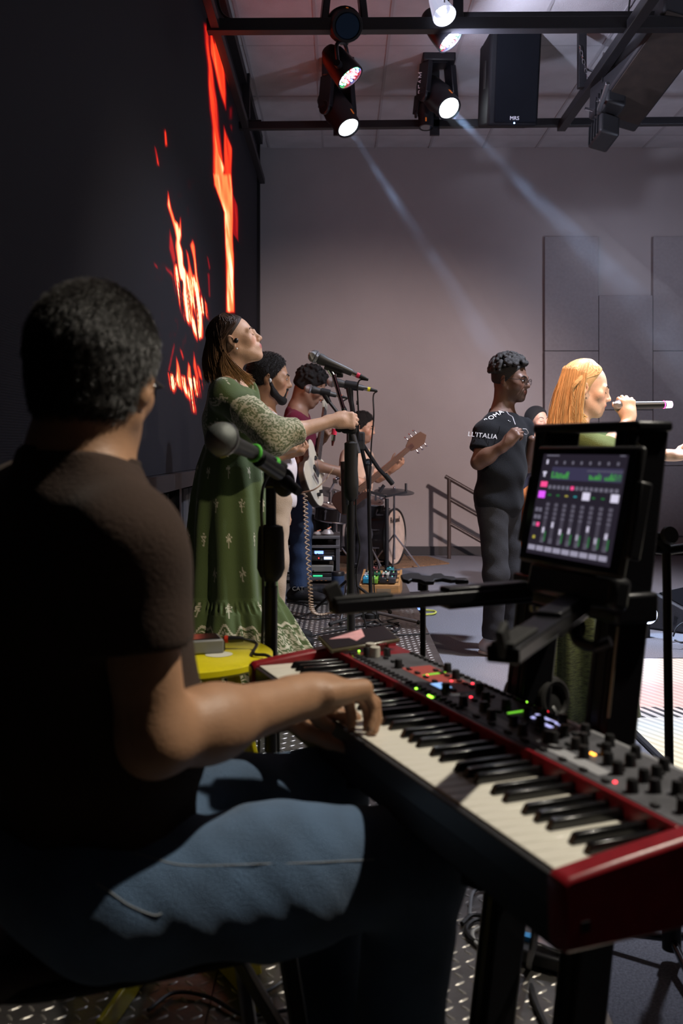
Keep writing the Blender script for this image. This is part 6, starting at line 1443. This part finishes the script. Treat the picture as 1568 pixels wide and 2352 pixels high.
# pedals and cables on the deck under the keyboard
def deck_bits():
    r = random.Random(9); Z = PZ + .008
    def cable(label, pts, rad=.0045, m=CABLE, nm='cable'):
        c = MB().tube(spline([np.array(p, float) for p in pts], 10), rad, 6).build(nm, m, None); return tag(c, label, 'cable', 'cables on the deck')
    G = lambda x, y: at(x, y, 1.06 * FPX / (y - HY)) + V(0, 0, .008)
    cable('pale grey cable looping on the deck left of the stand columns', [G(1078, 2110), G(1085, 2060), G(1110, 2050), G(1130, 2080), G(1110, 2130), G(1085, 2150), G(1100, 2180), G(1150, 2190)], .004, mat('grey_cable', (.3, .3, .3), .6))
    cable('second pale cable curving between the stand columns', [G(1230, 2190), G(1262, 2185), G(1285, 2160), G(1300, 2120)], .004, mat('grey_cable', (.3, .3, .3), .6))
    cable('thick black cable hanging down between the stand columns', [kw(.60, .26, .66), kw(.60, .24, .50), G(1215, 2230), G(1225, 2300), G(1260, 2380)], .006)
    cable('black cable coiled below the seated player knee', [G(1060, 2130), G(1085, 2110), G(1120, 2120), G(1130, 2160), G(1090, 2170), G(1070, 2140), G(1100, 2120), G(1140, 2150)], .005)
    cable('black cable crossing the deck under the yellow stool', [G(530, 2180), G(545, 2240), G(580, 2290), G(640, 2270), G(690, 2210), G(610, 2150)], .004)
    cable('black cable lying along the chair on the deck', [G(340, 2330), G(400, 2290), G(480, 2300), G(560, 2340), G(660, 2330)], .004)
    p = G(1255, 2215); t = thing('sustain_pedal', 'small metal pedal with a blue tag between the stand columns', 'pedal', V(p[0], p[1], PZ)); F = frame_from((.8, -.5, 0))
    MB().box(p + V(0, 0, .012), (.12, .07, .028), F).build('base', BLACKP, t, bevel=.005); MB().box(p + F @ V(.02, 0, .036), (.09, .045, .008), F @ rotm('Y', .12)).build('foot_plate', CHROME, t, bevel=.003); MB().box(p + F @ V(-.05, .01, .032), (.03, .02, .01), F).build('blue_tag', mat('blue_tag', (.02, .22, .55), .5), t)
    MB().tube([p + F @ V(.06, 0, .02), p + F @ V(.10, .01, .012)], .008, 10).build('jack', CHROME, t)
    # cables further back between the stands
    H = lambda x, y: at(x, y, 1.06 * FPX / (y - HY)) + V(0, 0, .006)
    cable('black cable winding on the deck behind the green dress', [H(660, 1385), H(700, 1392), H(722, 1402), H(690, 1418), H(655, 1412), H(700, 1424), H(760, 1422)], .004)
    cable('black cable lying across the deck near the dress hem', [H(690, 1470), H(740, 1458), H(790, 1448), H(830, 1440), H(880, 1446), H(860, 1430), H(835, 1436)], .005)
    cable('black cable reaching the deck edge', [H(690, 1474), H(760, 1470), H(860, 1464), H(985, 1458)], .004)
    cable('bunched black cable beside the free microphone stand', [H(860, 1440), H(905, 1452), H(900, 1440), H(870, 1446), H(900, 1456), H(918, 1440), H(890, 1430)], .005)
deck_bits()
# ================================================================== INSTRUMENTS AND GEAR FURTHER BACK
M_CREAM = mat('cream_lacquer', (.66, .60, .47), .28, coat=.3); M_ROSE = mat('rosewood', (.05, .025, .015), .5); M_MAPLE = mat('maple', (.13, .075, .04), .4)
def guitar():
    Y = 6.62; A = lambda x, y, d=0: at(x, y, Y + d); t = thing('electric_guitar', 'cream electric guitar held by the man in maroon', 'guitar', A(722, 1080))
    # body plane: neck direction up and away to the right, face turned to the right and camera
    nk = nrm(A(742, 935, .55) - A(722, 1090)); nf = nrm(V(.80, -.60, -.10)); nf = nrm(nf - nk * np.dot(nf, nk)); sd = np.cross(nf, nk); o = A(724, 1082)
    out = [(-.215, .02), (-.20, .09), (-.15, .145), (-.08, .15), (-.02, .115), (.03, .105), (.08, .13), (.13, .14), (.165, .115), (.165, .07), (.14, .035), (.14, -.03), (.165, -.05), (.19, -.09), (.185, -.13), (.15, -.145), (.09, -.125), (.03, -.105), (-.03, -.12), (-.10, -.155), (-.17, -.135), (-.21, -.07)]
    pts = [(p[0], p[1]) for p in spline([V(a * 1.12, b * 1.10, 0) for a, b in out + out[:1]], 4)][:-1]
    MB().prism(pts, o - nf * .045, nk, sd, nf, .045).build('body', mat('dark_wood_side', (.05, .035, .025), .4), t, bevel=.006); MB().prism([(a * .985, b * .985) for a, b in pts], o - nf * .002, nk, sd, nf, .004).build('cream_top', M_CREAM, t, bevel=.001)
    MB().prism([(.14, -.028), (.14, .028), (.66, .022), (.66, -.022)], o + nf * .002, nk, sd, nf, .016).build('neck', M_ROSE, t, bevel=.002)
    MB().prism([(.66, -.025), (.66, .022), (.70, .04), (.83, .03), (.84, -.02), (.70, -.035)], o, nk, sd, nf, .015).build('headstock', mat('cream_headstock', (.45, .40, .30), .4), t, bevel=.002)
    for k in range(6): MB().cyl(o + nk * (.70 + .022 * k) + sd * .035, o + nk * (.70 + .022 * k) + sd * .052, .006, n=8).build('tuning_peg', CHROME, t)
    for k in range(14): MB().box(o + nk * (.20 + .033 * k) + nf * .0185, (.002, .046, .002), np.stack([nk, sd, nf], 1)).build('fret', STEEL, t, smooth=False)
    for u in (.09, .0): MB().box(o + nk * u + nf * .006, (.040, .085, .012), np.stack([nk, sd, nf], 1)).build('pickup', BLACKP, t, bevel=.003)
    MB().box(o - nk * .075 + nf * .008, (.03, .085, .014), np.stack([nk, sd, nf], 1)).build('bridge', CHROME, t, bevel=.002)
    for u, w in ((-.10, -.10), (-.16, -.07)): MB().cyl(o + nk * u + sd * w + nf * .002, o + nk * u + sd * w + nf * .020, .013, n=14).build('control_knob', BLACKP, t)
    for k in range(6): MB().tube([o - nk * .075 + sd * (.025 - .01 * k) + nf * .018, o + nk * .70 + sd * (.016 - .0065 * k) + nf * .020], .0009, 4).build('string', STEEL, t)
    # coiled cream cable down to the deck
    p0, p1, p2, p3 = A(700, 1130, -.2), A(704, 1230, -.22), A(712, 1345, -.3), V(A(722, 0, -.3)[0], Y - .38, PZ + .02); path = spline([p0, p1, p2, p3, p3 + V(.14, .02, 0)], 60); pts = []
    for i, p in enumerate(path):
        a = i * 1.05; pts.append(p + V(.0135 * math.cos(a), .0135 * math.sin(a), .0))
    c = MB().tube(pts, .0048, 5).build('coiled_cable', mat('cream_cable', (.50, .38, .27), .5), None); tag(c, 'coiled cream cable hanging from the guitar to the deck', 'cable')
    c = MB().tube(spline([A(700, 1135, -.22), A(690, 1132, -.3), A(720, 1125, -.4), A(745, 1105, -.4), A(766, 1075, -.35)], 8), .005, 6).build('strap_cable', mat('cream_cable', (.50, .38, .27), .5), None); tag(c, 'thin cream cable crossing the front of the cream guitar', 'cable')
guitar()
def bass():
    Y = 8.45; A = lambda x, y, d=0: at(x, y, Y + d); t = thing('bass_guitar', 'brown bass guitar with long neck raised to the right', 'guitar', A(812, 1140)); a, b = A(806, 1142), A(938, 1030); nk = nrm(b - a); nf = nrm(V(-.1, -1, -.1)); nf = nrm(nf - nk * np.dot(nf, nk)); sd = np.cross(nf, nk)
    L_ = np.linalg.norm(b - a); out = [(-.20, 0), (-.19, .10), (-.12, .16), (-.03, .13), (.05, .12), (.15, .17), (.20, .15), (.17, .09), (.12, .03), (.12, -.03), (.18, -.09), (.17, -.14), (.08, -.12), (-.02, -.12), (-.12, -.15), (-.19, -.09)]; pts = [(p[0], p[1]) for p in spline([V(x * .8, y * .72, 0) for x, y in out + out[:1]], 4)][:-1]
    MB().prism(pts, a - nf * .04, nk, sd, nf, .042).build('body', mat('brown_bass_wood', (.03, .012, .008), .35), t, bevel=.006); MB().prism([(.08, -.028), (.08, .028), (L_, .022), (L_, -.022)], a, nk, sd, nf, .022).build('neck', M_MAPLE, t, bevel=.003)
    MB().prism([(L_, -.03), (L_ - .01, .03), (L_ + .05, .06), (L_ + .17, .045), (L_ + .19, -.01), (L_ + .13, -.055), (L_ + .05, -.05)], a, nk, sd, nf, .018).build('headstock', mat('headstock_wood', (.10, .05, .03), .35), t, bevel=.003)
    for k in range(3):
        for q, w in ((1, .075), (-1, -.07)): MB().cyl(a + nk * (L_ + .04 + .045 * k) + sd * (w - .02 * q), a + nk * (L_ + .04 + .045 * k) + sd * w, .006, n=8).build('tuning_peg', CHROME, t); MB().sph(a + nk * (L_ + .04 + .045 * k) + sd * (w + .012 * q), (.013, .013, .008), 8, 6).build('peg_button', CHROME, t)
    for k in range(5): MB().tube([a - nk * .08 + sd * (.024 - .012 * k) + nf * .03, a + nk * (L_ + .05) + sd * (.018 - .009 * k) + nf * .026], .0018, 4).build('string', STEEL, t)
    MB().box(a + nk * .02 + nf * .012, (.05, .09, .016), np.stack([nk, sd, nf], 1)).build('pickup', BLACKP, t, bevel=.003)
bass()

# ---- drum kit
M_SHELL = mat('black_drum_shell', (.012, .011, .012), .28, coat=.4); M_SKIN2 = mat('drum_head', (.62, .50, .42), .7, var=.15, vscale=14)
def drum(name, label, c, ax, r, d, head_m, hoop_m, lugs=8, group='drum kit'):
    c = np.array(c, float); ax = nrm(ax); t = thing(name, label, 'drum', c - V(0, 0, r if abs(ax[2]) < .5 else d / 2), group)
    MB().lathe([(r, -d / 2), (r, d / 2)], c, ax, 36).build('shell', M_SHELL, t)
    for k in (-1, 1):
        MB().lathe([(0, k * d / 2 * 1.002), (r * .97, k * d / 2 * 1.002)], c, ax, 36).build('drum_head', head_m, t); MB().torus(c + ax * k * d / 2, r * 1.02, .012 if r > .2 else .008, ax, 40, 8).build('hoop', hoop_m, t)
    rf = V(0, 0, 1) if abs(ax[2]) < .9 else V(1, 0, 0); u = nrm(np.cross(rf, ax)); w = np.cross(ax, u)
    for i in range(lugs):
        a = 2 * math.pi * (i + .5) / lugs; q = c + (u * math.cos(a) + w * math.sin(a)) * (r + .008); MB().bar(q - ax * d * .38, q + ax * d * .38, .010, .010).build('tension_rod', CHROME, t); MB().bar(q + ax * d * .20, q + ax * d * .32, .022, .016).build('lug', CHROME, t)
    return t
DRY = 10.2
def kit():
    A = lambda x, y, Y=DRY: at(x, y, Y)
    ax = nrm(V(.90, -.43, 0)); fc = A(906, 1235); r = .283; c = fc - ax * .21
    c[2] = r + .012; t = drum('bass_drum', 'black bass drum with pale front head marked in small letters', c, ax, r, .42, M_SKIN2, mat('black_hoop', (.012, .012, .012), .35), 10)
    Rt = np.stack([nrm(np.cross(V(0, 0, 1), ax)), V(0, 0, 1), ax], 1); text_obj('head_lettering', 'Roland', c + ax * .216 + V(0, 0, .175) + Rt[:, 0] * .0, Rt, .085, mat('black_print', (.01, .01, .01), .6), t)
    for k in (-1, 1): s = np.cross(V(0, 0, 1), ax); MB().tube([c + ax * .1 + s * k * .25 - V(0, 0, .1), c + ax * .22 + s * k * .42 - V(0, 0, r)], .009, 8).build('spur', CHROME, t)
    drum('tom_drum', 'black rack tom above the bass drum', A(846, 1168), V(.25, -.3, .92), .135, .19, M_SKIN2, CHROME, 6); drum('tom_drum', 'smaller black rack tom left of the bass drum', A(812, 1172, 10.4), V(.1, -.3, .95), .125, .18, M_SKIN2, CHROME, 6)
    drum('floor_tom', 'black floor tom standing left behind the guitarist leg', A(740, 1218, 9.7), V(.05, -.05, 1), .20, .36, mat('dark_drum_head', (.10, .09, .09), .5), CHROME, 8)
    drum('snare_drum', 'shallow snare drum on a stand in front of the floor tom', A(764, 1178, 9.5), V(.12, -.1, 1), .17, .13, M_SKIN2, CHROME, 8)
    for lab, x, y, Y, r, tilt in (('dark cymbal pad right above the bass drum', 905, 1128, 9.9, .20, (.05, -.12, 1)), ('dark cymbal pad left behind the stands', 760, 1130, 9.9, .19, (.25, -.2, 1))):
        c = A(x, y, Y); ax = nrm(V(*tilt)); t = thing('cymbal', lab, 'cymbal', c, 'drum kit'); MB().lathe([(0, .022), (.03, .02), (.05, .010), (r * .9, .0), (r, -.006), (r, -.012), (0, -.006)], c, ax, 36).build('plate', mat('dark_cymbal', (.05, .05, .052), .4), t); MB().sph(c + ax * .03, (.014, .014, .018)).build('wing_nut', CHROME, t)
        s = thing('cymbal_stand', 'chrome stand under the ' + lab, 'stand', V(c[0], c[1], 0), 'drum stands'); MB().tube([V(c[0], c[1], .1), c - ax * .01], .011, 8).build('pole', CHROME, s)
        for i in range(3): a = 2.1 * i + .4; MB().tube([V(c[0], c[1], .35), V(c[0] + .28 * math.cos(a), c[1] + .28 * math.sin(a), .01)], .009, 6).build('leg', CHROME, s)
    for lab, pts in (('chrome double-braced drum rack post right of the microphone stands', [A(863, 1215), A(861, 1160), A(863, 1128)]), ('second chrome drum rack post behind the bass player', [A(875, 1215, 10.3), A(873, 1150, 10.3), A(871, 1118, 10.3)]), ('leaning chrome boom arm over the floor tom', [A(757, 1128, 9.8), A(770, 1105, 9.8), A(776, 1095, 9.8)]), ('chrome snare stand post beside the amplifier rack', [A(772, 1240, 9.5), A(771, 1150, 9.5), A(770, 1128, 9.5)]), ('chrome rack post behind the two dark stands', [A(758, 1235, 9.6), A(757, 1180, 9.6), A(759, 1130, 9.6)])):
        s = thing('drum_hardware', lab, 'stand', V(pts[0][0], pts[0][1], 0), 'drum stands'); MB().tube([V(pts[0][0], pts[0][1], .02)] + pts, .013, 8).build('pole', CHROME, s); MB().box(pts[1], (.05, .05, .06)).build('clamp', CHROME, s, bevel=.008); MB().cyl(pts[1] + V(.02, -.03, .02), pts[1] + V(.05, -.06, .03), .008, n=8).build('wing_bolt', CHROME, s)
    p = A(850, 1268, 9.6); s = thing('bass_drum_pedal', 'chrome pedal beater in front of the bass drum', 'pedal', V(p[0], p[1], 0), 'drum stands'); a, b = A(848, 1250, 9.7), A(874, 1300, 9.5); MB().tube([a, b], .009, 8).build('beater_rod', CHROME, s); MB().sph(a, .022).build('beater', CHROME, s); MB().box(V(b[0], b[1], .02), (.10, .26, .025)).build('footboard', STEEL, s, bevel=.004)
    # black T-topped stand in front of the drums
    Y = 8.0; x = at(888, 0, Y)[0]; s = thing('percussion_stand', 'black stand with cranked flat bars on top in front of the bass drum', 'stand', V(x, Y, 0)); B_ = lambda u, v: at(u, v, Y)
    MB().tube([V(x, Y, .03), B_(888, 1145)], .016, 12).build('pole', BLACK, s); MB().bar(B_(850, 1130), B_(886, 1141), .03, .022).bar(B_(884, 1141), B_(934, 1130), .03, .018).build('top_bar', BLACK, s); MB().tube([B_(932, 1132), B_(932, 1110)], .010, 8).build('end_peg', BLACK, s); MB().tube([B_(870, 1130), B_(882, 1114)], .014, 8).build('grip_peg', BLACK, s)
    MB().tube(spline([V(x, Y, .05), V(x + .1, Y + .1, .03), V(x + .22, Y + .05, .03), V(x + .34, Y, .05)], 6), .016, 8).build('leg', BLACK, s); MB().tube(spline([V(x, Y, .05), V(x - .15, Y + .05, .03), V(x - .3, Y, .03)], 6), .016, 8).build('leg', BLACK, s); MB().tube([V(x, Y, .06), V(x, Y + .3, .02)], .016, 8).build('leg', BLACK, s)
kit()
RUGM = mat('brown_rug', (.22, .125, .065), .95, bump=.9, bscale=90, var=.45, vscale=60)
rg_ = MB().prism([(-.55, 9.15), (1.12, 10.35), (.95, 11.0), (-.55, 11.0)], (0, 0, .001), (1, 0, 0), (0, 1, 0), (0, 0, 1), .012).build('rug', RUGM, None, smooth=False); tag(rg_, 'brown woven rug under the drum kit by the back wall', 'rug')

# ---- amplifier rack with devices
def rack():
    Y = 7.75; A = lambda x, y, d=0: at(x, y, Y + d); x0, x1 = A(636, 0)[0], A(780, 0)[0]; w = x1 - x0; cx = (x0 + x1) / 2; z1 = A(0, 1232)[2]
    FR = mat('rack_aluminium', (.16, .16, .17), .45, .6); t = thing('equipment_rack', 'low metal equipment rack with shelves behind the guitarist legs', 'rack', V(cx, Y, PZ))
    for x in (x0 + .015, x1 - .015):
        for y in (Y - .02, Y + .40): MB().box((x, y, (PZ + z1) / 2), (.03, .03, z1 - PZ)).build('post', FR, t, bevel=.003)
    zs = [PZ + .04, PZ + .29, z1]
    for z in zs:
        MB().box((cx, Y + .19, z - .008), (w, .44, .012)).build('shelf', BLACKP, t, smooth=False); MB().box((cx, Y - .036, z - .004), (w, .012, .022)).build('front_rail', FR, t, bevel=.002)
    mb = MB().box((cx, Y + .42, (PZ + z1) / 2), (w, .01, z1 - PZ)); mb.build('back_panel', BLACK, t, smooth=False)
    def unit(label, xa, xb, ya, yb, col, face=None, disp=(), dy=-.02):
        p0, p1 = A(xa, ya), A(xb, yb); c = V((p0[0] + p1[0]) / 2, Y + dy + .15, (p0[2] + p1[2]) / 2); s = (p1[0] - p0[0], .30, p0[2] - p1[2]); u = thing('rack_unit', label, 'audio device', V(c[0], c[1], p1[2]), 'devices in the equipment rack')
        MB().box(c, s).build('case', mat('unit_' + str(len(MATS)), col, .5), u, bevel=.004)
        if face: MB().box(c + V(0, -.152, 0), (s[0] * .92, .006, s[2] * .8)).build('front_plate', mat('plate_' + str(len(MATS)), face, .4), u, bevel=.002)
        for (dx, dz, dw, dh, cc, st) in disp: MB().box(c + V(dx * s[0], -.157, dz * s[2]), (dw * s[0], .006, dh * s[2])).build('lit_display', emis('disp_%d' % len(MATS), cc, st), u, smooth=False)
        for k in range(4): MB().cyl(c + V((-.4 + .1 * k) * s[0], -.15, -.28 * s[2]), c + V((-.4 + .1 * k) * s[0], -.166, -.28 * s[2]), .006, n=8).build('unit_knob', CHROME if k % 2 else BLACKP, u)
    bl = (.20, .35, 1.0)
    unit('black receiver with blue digits on the upper rack shelf', 700, 772, 1262, 1274, (.015, .015, .016), None, [(-.05, 0, .28, .55, bl, 2.5)])
    unit('silver receiver with blue display on the middle rack shelf', 714, 774, 1275, 1287, (.07, .07, .07), (.02, .02, .02), [(.15, 0, .30, .5, (.5, .65, 1), 2.2), (-.2, 0, .03, .25, (1, .05, .05), 3)])
    unit('grey amplifier on the lower rack shelf', 690, 765, 1298, 1313, (.22, .22, .20), (.16, .16, .15)); unit('black amplifier with green lettering display at the rack bottom', 690, 762, 1316, 1335, (.012, .012, .012), None, [(.05, .2, .30, .16, (.05, .8, .35), 1.2)] + [(-.25 + .14 * k, -.25, .05, .22, (.8, .3, .1), .6) for k in range(5)])
    unit('black device with blue light left of the guitarist leg', 640, 664, 1276, 1296, (.012, .012, .014), None, [(.1, .1, .55, .22, (.25, .45, 1), 3)]); unit('silver device at the left rack end', 640, 668, 1300, 1314, (.25, .25, .24)); unit('black device with warm indicator left of the guitarist leg', 640, 668, 1318, 1336, (.03, .03, .03), None, [(.0, 0, .3, .2, (.8, .25, .1), .5)])
    for lab, x, y, r in (('small bowl-shaped clip lamp on top of the rack', 752, 1230, .05), ('chrome clamp part lying on the rack top', 728, 1233, .03)):
        p = A(x, y, .1); p[2] = z1 + .004; u = thing('rack_top_item', lab, 'fitting', p); MB().lathe([(0, r * .9), (r * .6, r * .75), (r, .01), (r * .9, .0), (0, 0)], p, (0, 0, 1), 18).build('dome', mat('pale_metal', (.5, .48, .46), .4, .5), u); MB().cyl(p + V(0, 0, r * .9), p + V(.03, 0, r * 1.2), .008, n=8).build('stem', CHROME, u)
rack()
# ---- wooden pedalboard with effect pedals
def pedalboard():
    Y = 6.98; A = lambda x, y, d=0: at(x, y, Y + d); c = V(A(878, 0)[0], Y + .20, PZ); F = frame_from((.97, -.10, 0)); t = thing('pedalboard', 'orange-brown wooden pedalboard sloping on the deck', 'pedalboard', c)
    WD = mat('orange_plywood', (.50, .25, .085), .5, var=.2, vscale=14, stretch=(1, 6, 6)); L = lambda x, y, z: c + F @ V(x, y, z)
    for k in (-1, 1): MB().prism([(-.19, .0), (-.19, .085), (.19, .15), (.19, .0)], L(.135 * k - .008, 0, .003), F[:, 1], V(0, 0, 1), F[:, 0], .016).build('side_board', WD, t, bevel=.002)
    MB().box(L(0, -.188, .045), (.27, .016, .085), F).build('front_board', WD, t, bevel=.003); MB().box(L(.03, -.197, .050), (.10, .002, .028), F).build('name_plate', mat('dull_plate', (.30, .20, .11), .5), t)
    R = F @ rotm('X', math.atan2(.065, .38))
    for k in range(4): MB().box(L(0, -.14 + .095 * k, .085 + .017 * k), (.262, .065, .010), R).build('slat', WD, t, bevel=.002)
    cols = [(.02, .30, .48), (.25, .55, .05), (.02, .02, .02), (.05, .05, .055), (.30, .30, .31), (.02, .12, .05), (.55, .50, .42), (.02, .02, .03), (.10, .02, .02), (.03, .20, .22)]; names = ['blue', 'lime green', 'black', 'charcoal', 'silver', 'dark green', 'cream', 'glossy black', 'dark red', 'teal']
    spots = [(-.095, -.13), (-.04, -.13), (.02, -.12), (.085, -.12), (-.09, -.03), (-.03, -.02), (.035, -.02), (.09, -.02), (-.06, .09), (.06, .09)]
    for i, (x, y) in enumerate(spots):
        p = L(x, y, .098 + (y + .14) * .175); u = thing('effect_pedal', '%s effect pedal on the wooden pedalboard' % names[i], 'effect pedal', p, 'effect pedals on the pedalboard'); MB().box(p + V(0, 0, .020), (.052, .085, .036), R).build('housing', mat('pedal_%d' % i, cols[i], .35), u, bevel=.004)
        for k in (-1, 1): MB().cyl(p + R @ V(.014 * k, .022, .036), p + R @ V(.014 * k, .022, .050), .008, n=10).build('pedal_knob', mat('white_knob', (.7, .7, .72), .5) if i == 0 else BLACKP, u)
        MB().cyl(p + R @ V(0, -.024, .036), p + R @ V(0, -.024, .046), .007, n=10).build('foot_switch', CHROME, u); MB().sph(p + R @ V(0, .002, .040), .0035, 8, 5).build('status_light', emis('pedal_led_%d' % (i % 3), [(.1, .9, .8), (.2, 1, .3), (.9, .2, .2)][i % 3], 3), u)
    pp = A(905, 1375); q = thing('paper_sheet', 'white paper sheet lying in front of the wooden pedalboard', 'paper', V(pp[0], 6.72, PZ)); MB().prism([(-.15, 0), (.13, .07), (.16, .15), (-.08, .13)], (A(880, 0)[0], 6.66, PZ + .003), (1, 0, 0), (0, 1, 0), (0, 0, 1), .0012).build('sheet', mat('white_paper', (.75, .72, .76), .8), q, smooth=False)
    b = V(A(776, 0, -.1)[0], 6.86, PZ); u = thing('thermos_bottle', 'dark blue thermos bottle standing on the deck by the rack', 'bottle', b); MB().lathe([(0, 0), (.040, 0), (.043, .006), (.043, .085), (.0415, .09), (.0445, .095), (.0445, .17), (.043, .176)], b, (0, 0, 1), 24).build('body', mat('navy_enamel', (.025, .045, .10), .35), u); MB().lathe([(.045, .174), (.045, .190), (.040, .200), (0, .202)], b, (0, 0, 1), 24).build('lid', BLACKP, u)
    d = at(948, 1345, 7.3); u = thing('wireless_receiver', 'small black receiver with blue display beside the pedalboard', 'audio device', V(d[0], d[1], 0)); z = .06; MB().box(V(d[0], d[1], .03), (.16, .12, .05)).build('case', BLACKP, u, bevel=.005); MB().box(V(d[0], d[1] - .062, .042), (.10, .004, .018)).build('lit_display', emis('recv_blue', (.2, .35, 1), 2.5), u)
    c2 = MB().tube(spline([V(d[0] - .1, d[1] - .1, .01), V(d[0] + .02, d[1] - .14, .012), V(d[0] + .14, d[1] - .1, .012), V(d[0] + .16, d[1] + .02, .012), V(d[0] + .05, d[1] + .08, .012)], 8), .007, 6).build('cable', mat('yellow_cable', (.55, .58, .10), .5), None); tag(c2, 'yellow cable curled around the small receiver', 'cable', 'cables on the deck')
pedalboard()

# ---- stair railing by the back wall
def railing():
    Y = 10.85; A = lambda x, y: at(x, y, Y); t = thing('stair_railing', 'brown tubular stair railing against the back wall', 'railing', V(A(1030, 0)[0], Y, 0)); BR = mat('brown_steel_tube', (.055, .038, .034), .4)
    x = A(1031, 0)[0]; MB().tube([V(x, Y, 0), V(x, Y, A(0, 1100)[2])], .022, 12).build('post', BR, t); x2 = A(1215, 0)[0]; sl = .57
    for y0 in (1098, 1146, 1202): a = A(1022 if y0 == 1098 else 1031, y0 - (4 if y0 == 1098 else 0)); b = V(x2, Y, a[2] - (x2 - a[0]) * sl); MB().tube([a, b], .022 if y0 == 1098 else .018, 12).build('rail', BR, t)
    MB().tube([V(x2, Y, 0.0), V(x2, Y, .42)], .022, 12).build('post', BR, t)
railing()
# ---- wedge monitor and floor lamp at right
def wedge():
    c = at(1582, 1430, 6.75); c[2] = 0; F = frame_from(nrm(V(.72, -.69, 0))); t = thing('stage_monitor', 'low black wedge monitor on the carpet at the right edge', 'loudspeaker', c); L = lambda x, y, z: c + F @ V(x, y, z)
    MB().prism([(-.26, 0), (-.26, .18), (-.10, .24), (.26, .09), (.26, 0)], L(0, -.28, .004), F[:, 0], V(0, 0, 1), F[:, 1], .56).build('cabinet', mat('wedge_black', (.03, .03, .036), .6, bump=.3, bscale=200), t, bevel=.012)
    MB().prism([(-.09, .242), (.25, .098), (.25, .090), (-.09, .234)], L(0, -.25, .006), F[:, 0], V(0, 0, 1), F[:, 1], .50).build('grille', M_GRILLE, t)
    for k in range(3): MB().cyl(L(-.02 + .06 * k, -.282, .10), L(-.02 + .06 * k, -.290, .10), .012, n=10).build('socket', BLACKP, t)
    p = at(1484, 1404, 6.35); p[2] = .155; u = thing('floor_lamp', 'small floor lamp glowing blue-white behind the wedge monitor', 'stage light', V(p[0], p[1], 0)); MB().lathe([(.05, -.05), (.065, .03), (.06, .034), (0, .028)], p, nrm(V(.1, -.75, -.1)), 20).build('shell', BLACK, u); MB().lathe([(0, .036), (.058, .036)], p, nrm(V(.1, -.75, -.1)), 20).build('glowing_lens', emis('blue_white_glow', (.65, .72, 1), 12), u); MB().box(V(p[0], p[1] + .03, .06), (.05, .05, .12)).build('foot', BLACK, u)
    c3 = MB().tube(spline([at(1545, 1462, 6.2), at(1555, 1440, 6.2), at(1575, 1430, 6.2), at(1590, 1450, 6.2), at(1570, 1475, 6.0), at(1548, 1470, 6.0)], 8), .006, 6).build('cable', CABLE, None); tag(c3, 'black cable looped in front of the wedge monitor', 'cable')
wedge()
# ================================================================== HAZE IN THE LAMP BEAMS
def haze(label, start, end, r0, r1, energy, col, dens):
    """stage haze around a lamp beam: a cone of thin smoke lit by the lamp's own narrow light"""
    start, end = np.array(start, float), np.array(end, float); ax = nrm(end - start); Ln = np.linalg.norm(end - start)
    m = bpy.data.materials.new('thin_stage_haze'); m.use_nodes = True; nt = m.node_tree; nt.nodes.clear()
    o = nt.nodes.new('ShaderNodeOutputMaterial'); v = nt.nodes.new('ShaderNodeVolumeScatter'); v.inputs['Anisotropy'].default_value = 0.2; v.inputs['Color'].default_value = (.9, .93, 1, 1)
    tc = nt.nodes.new('ShaderNodeTexCoord'); nz = nt.nodes.new('ShaderNodeTexNoise'); nz.inputs['Scale'].default_value = 1.6; nz.inputs['Detail'].default_value = 2
    mr = nt.nodes.new('ShaderNodeMapRange'); mr.inputs['From Min'].default_value = .42; mr.inputs['From Max'].default_value = .72; mr.inputs['To Min'].default_value = dens * .15; mr.inputs['To Max'].default_value = dens * 2.4
    nt.links.new(tc.outputs['Object'], nz.inputs['Vector']); nt.links.new(nz.outputs['Fac'], mr.inputs['Value']); nt.links.new(mr.outputs[0], v.inputs['Density']); nt.links.new(v.outputs[0], o.inputs['Volume'])
    h = MB().lathe([(0, .02), (r0, .02), (r1, Ln), (0, Ln)], start, ax, 28).build('light_haze', m, None); tag(h, label, 'haze', 'hazy light beams', 'stuff')
    spot('beam_lamp', start, end, energy, col, math.degrees(2 * math.atan((r1 - r0) / Ln)) * .94, .25, .03)
p1, a1 = BEAM1; p2, a2 = BEAM2
haze('faint blue haze in the light beam falling toward the man in black', p1 + a1 * .27, p1 + a1 * 4.2, .085, .24, 2600, (.46, .66, 1.0), .07)
haze('faint blue haze in the light beam slanting over the wall panels', p2 + a2 * .27, p2 + a2 * 4.6, .085, .26, 4200, (.46, .66, 1.0), .07)
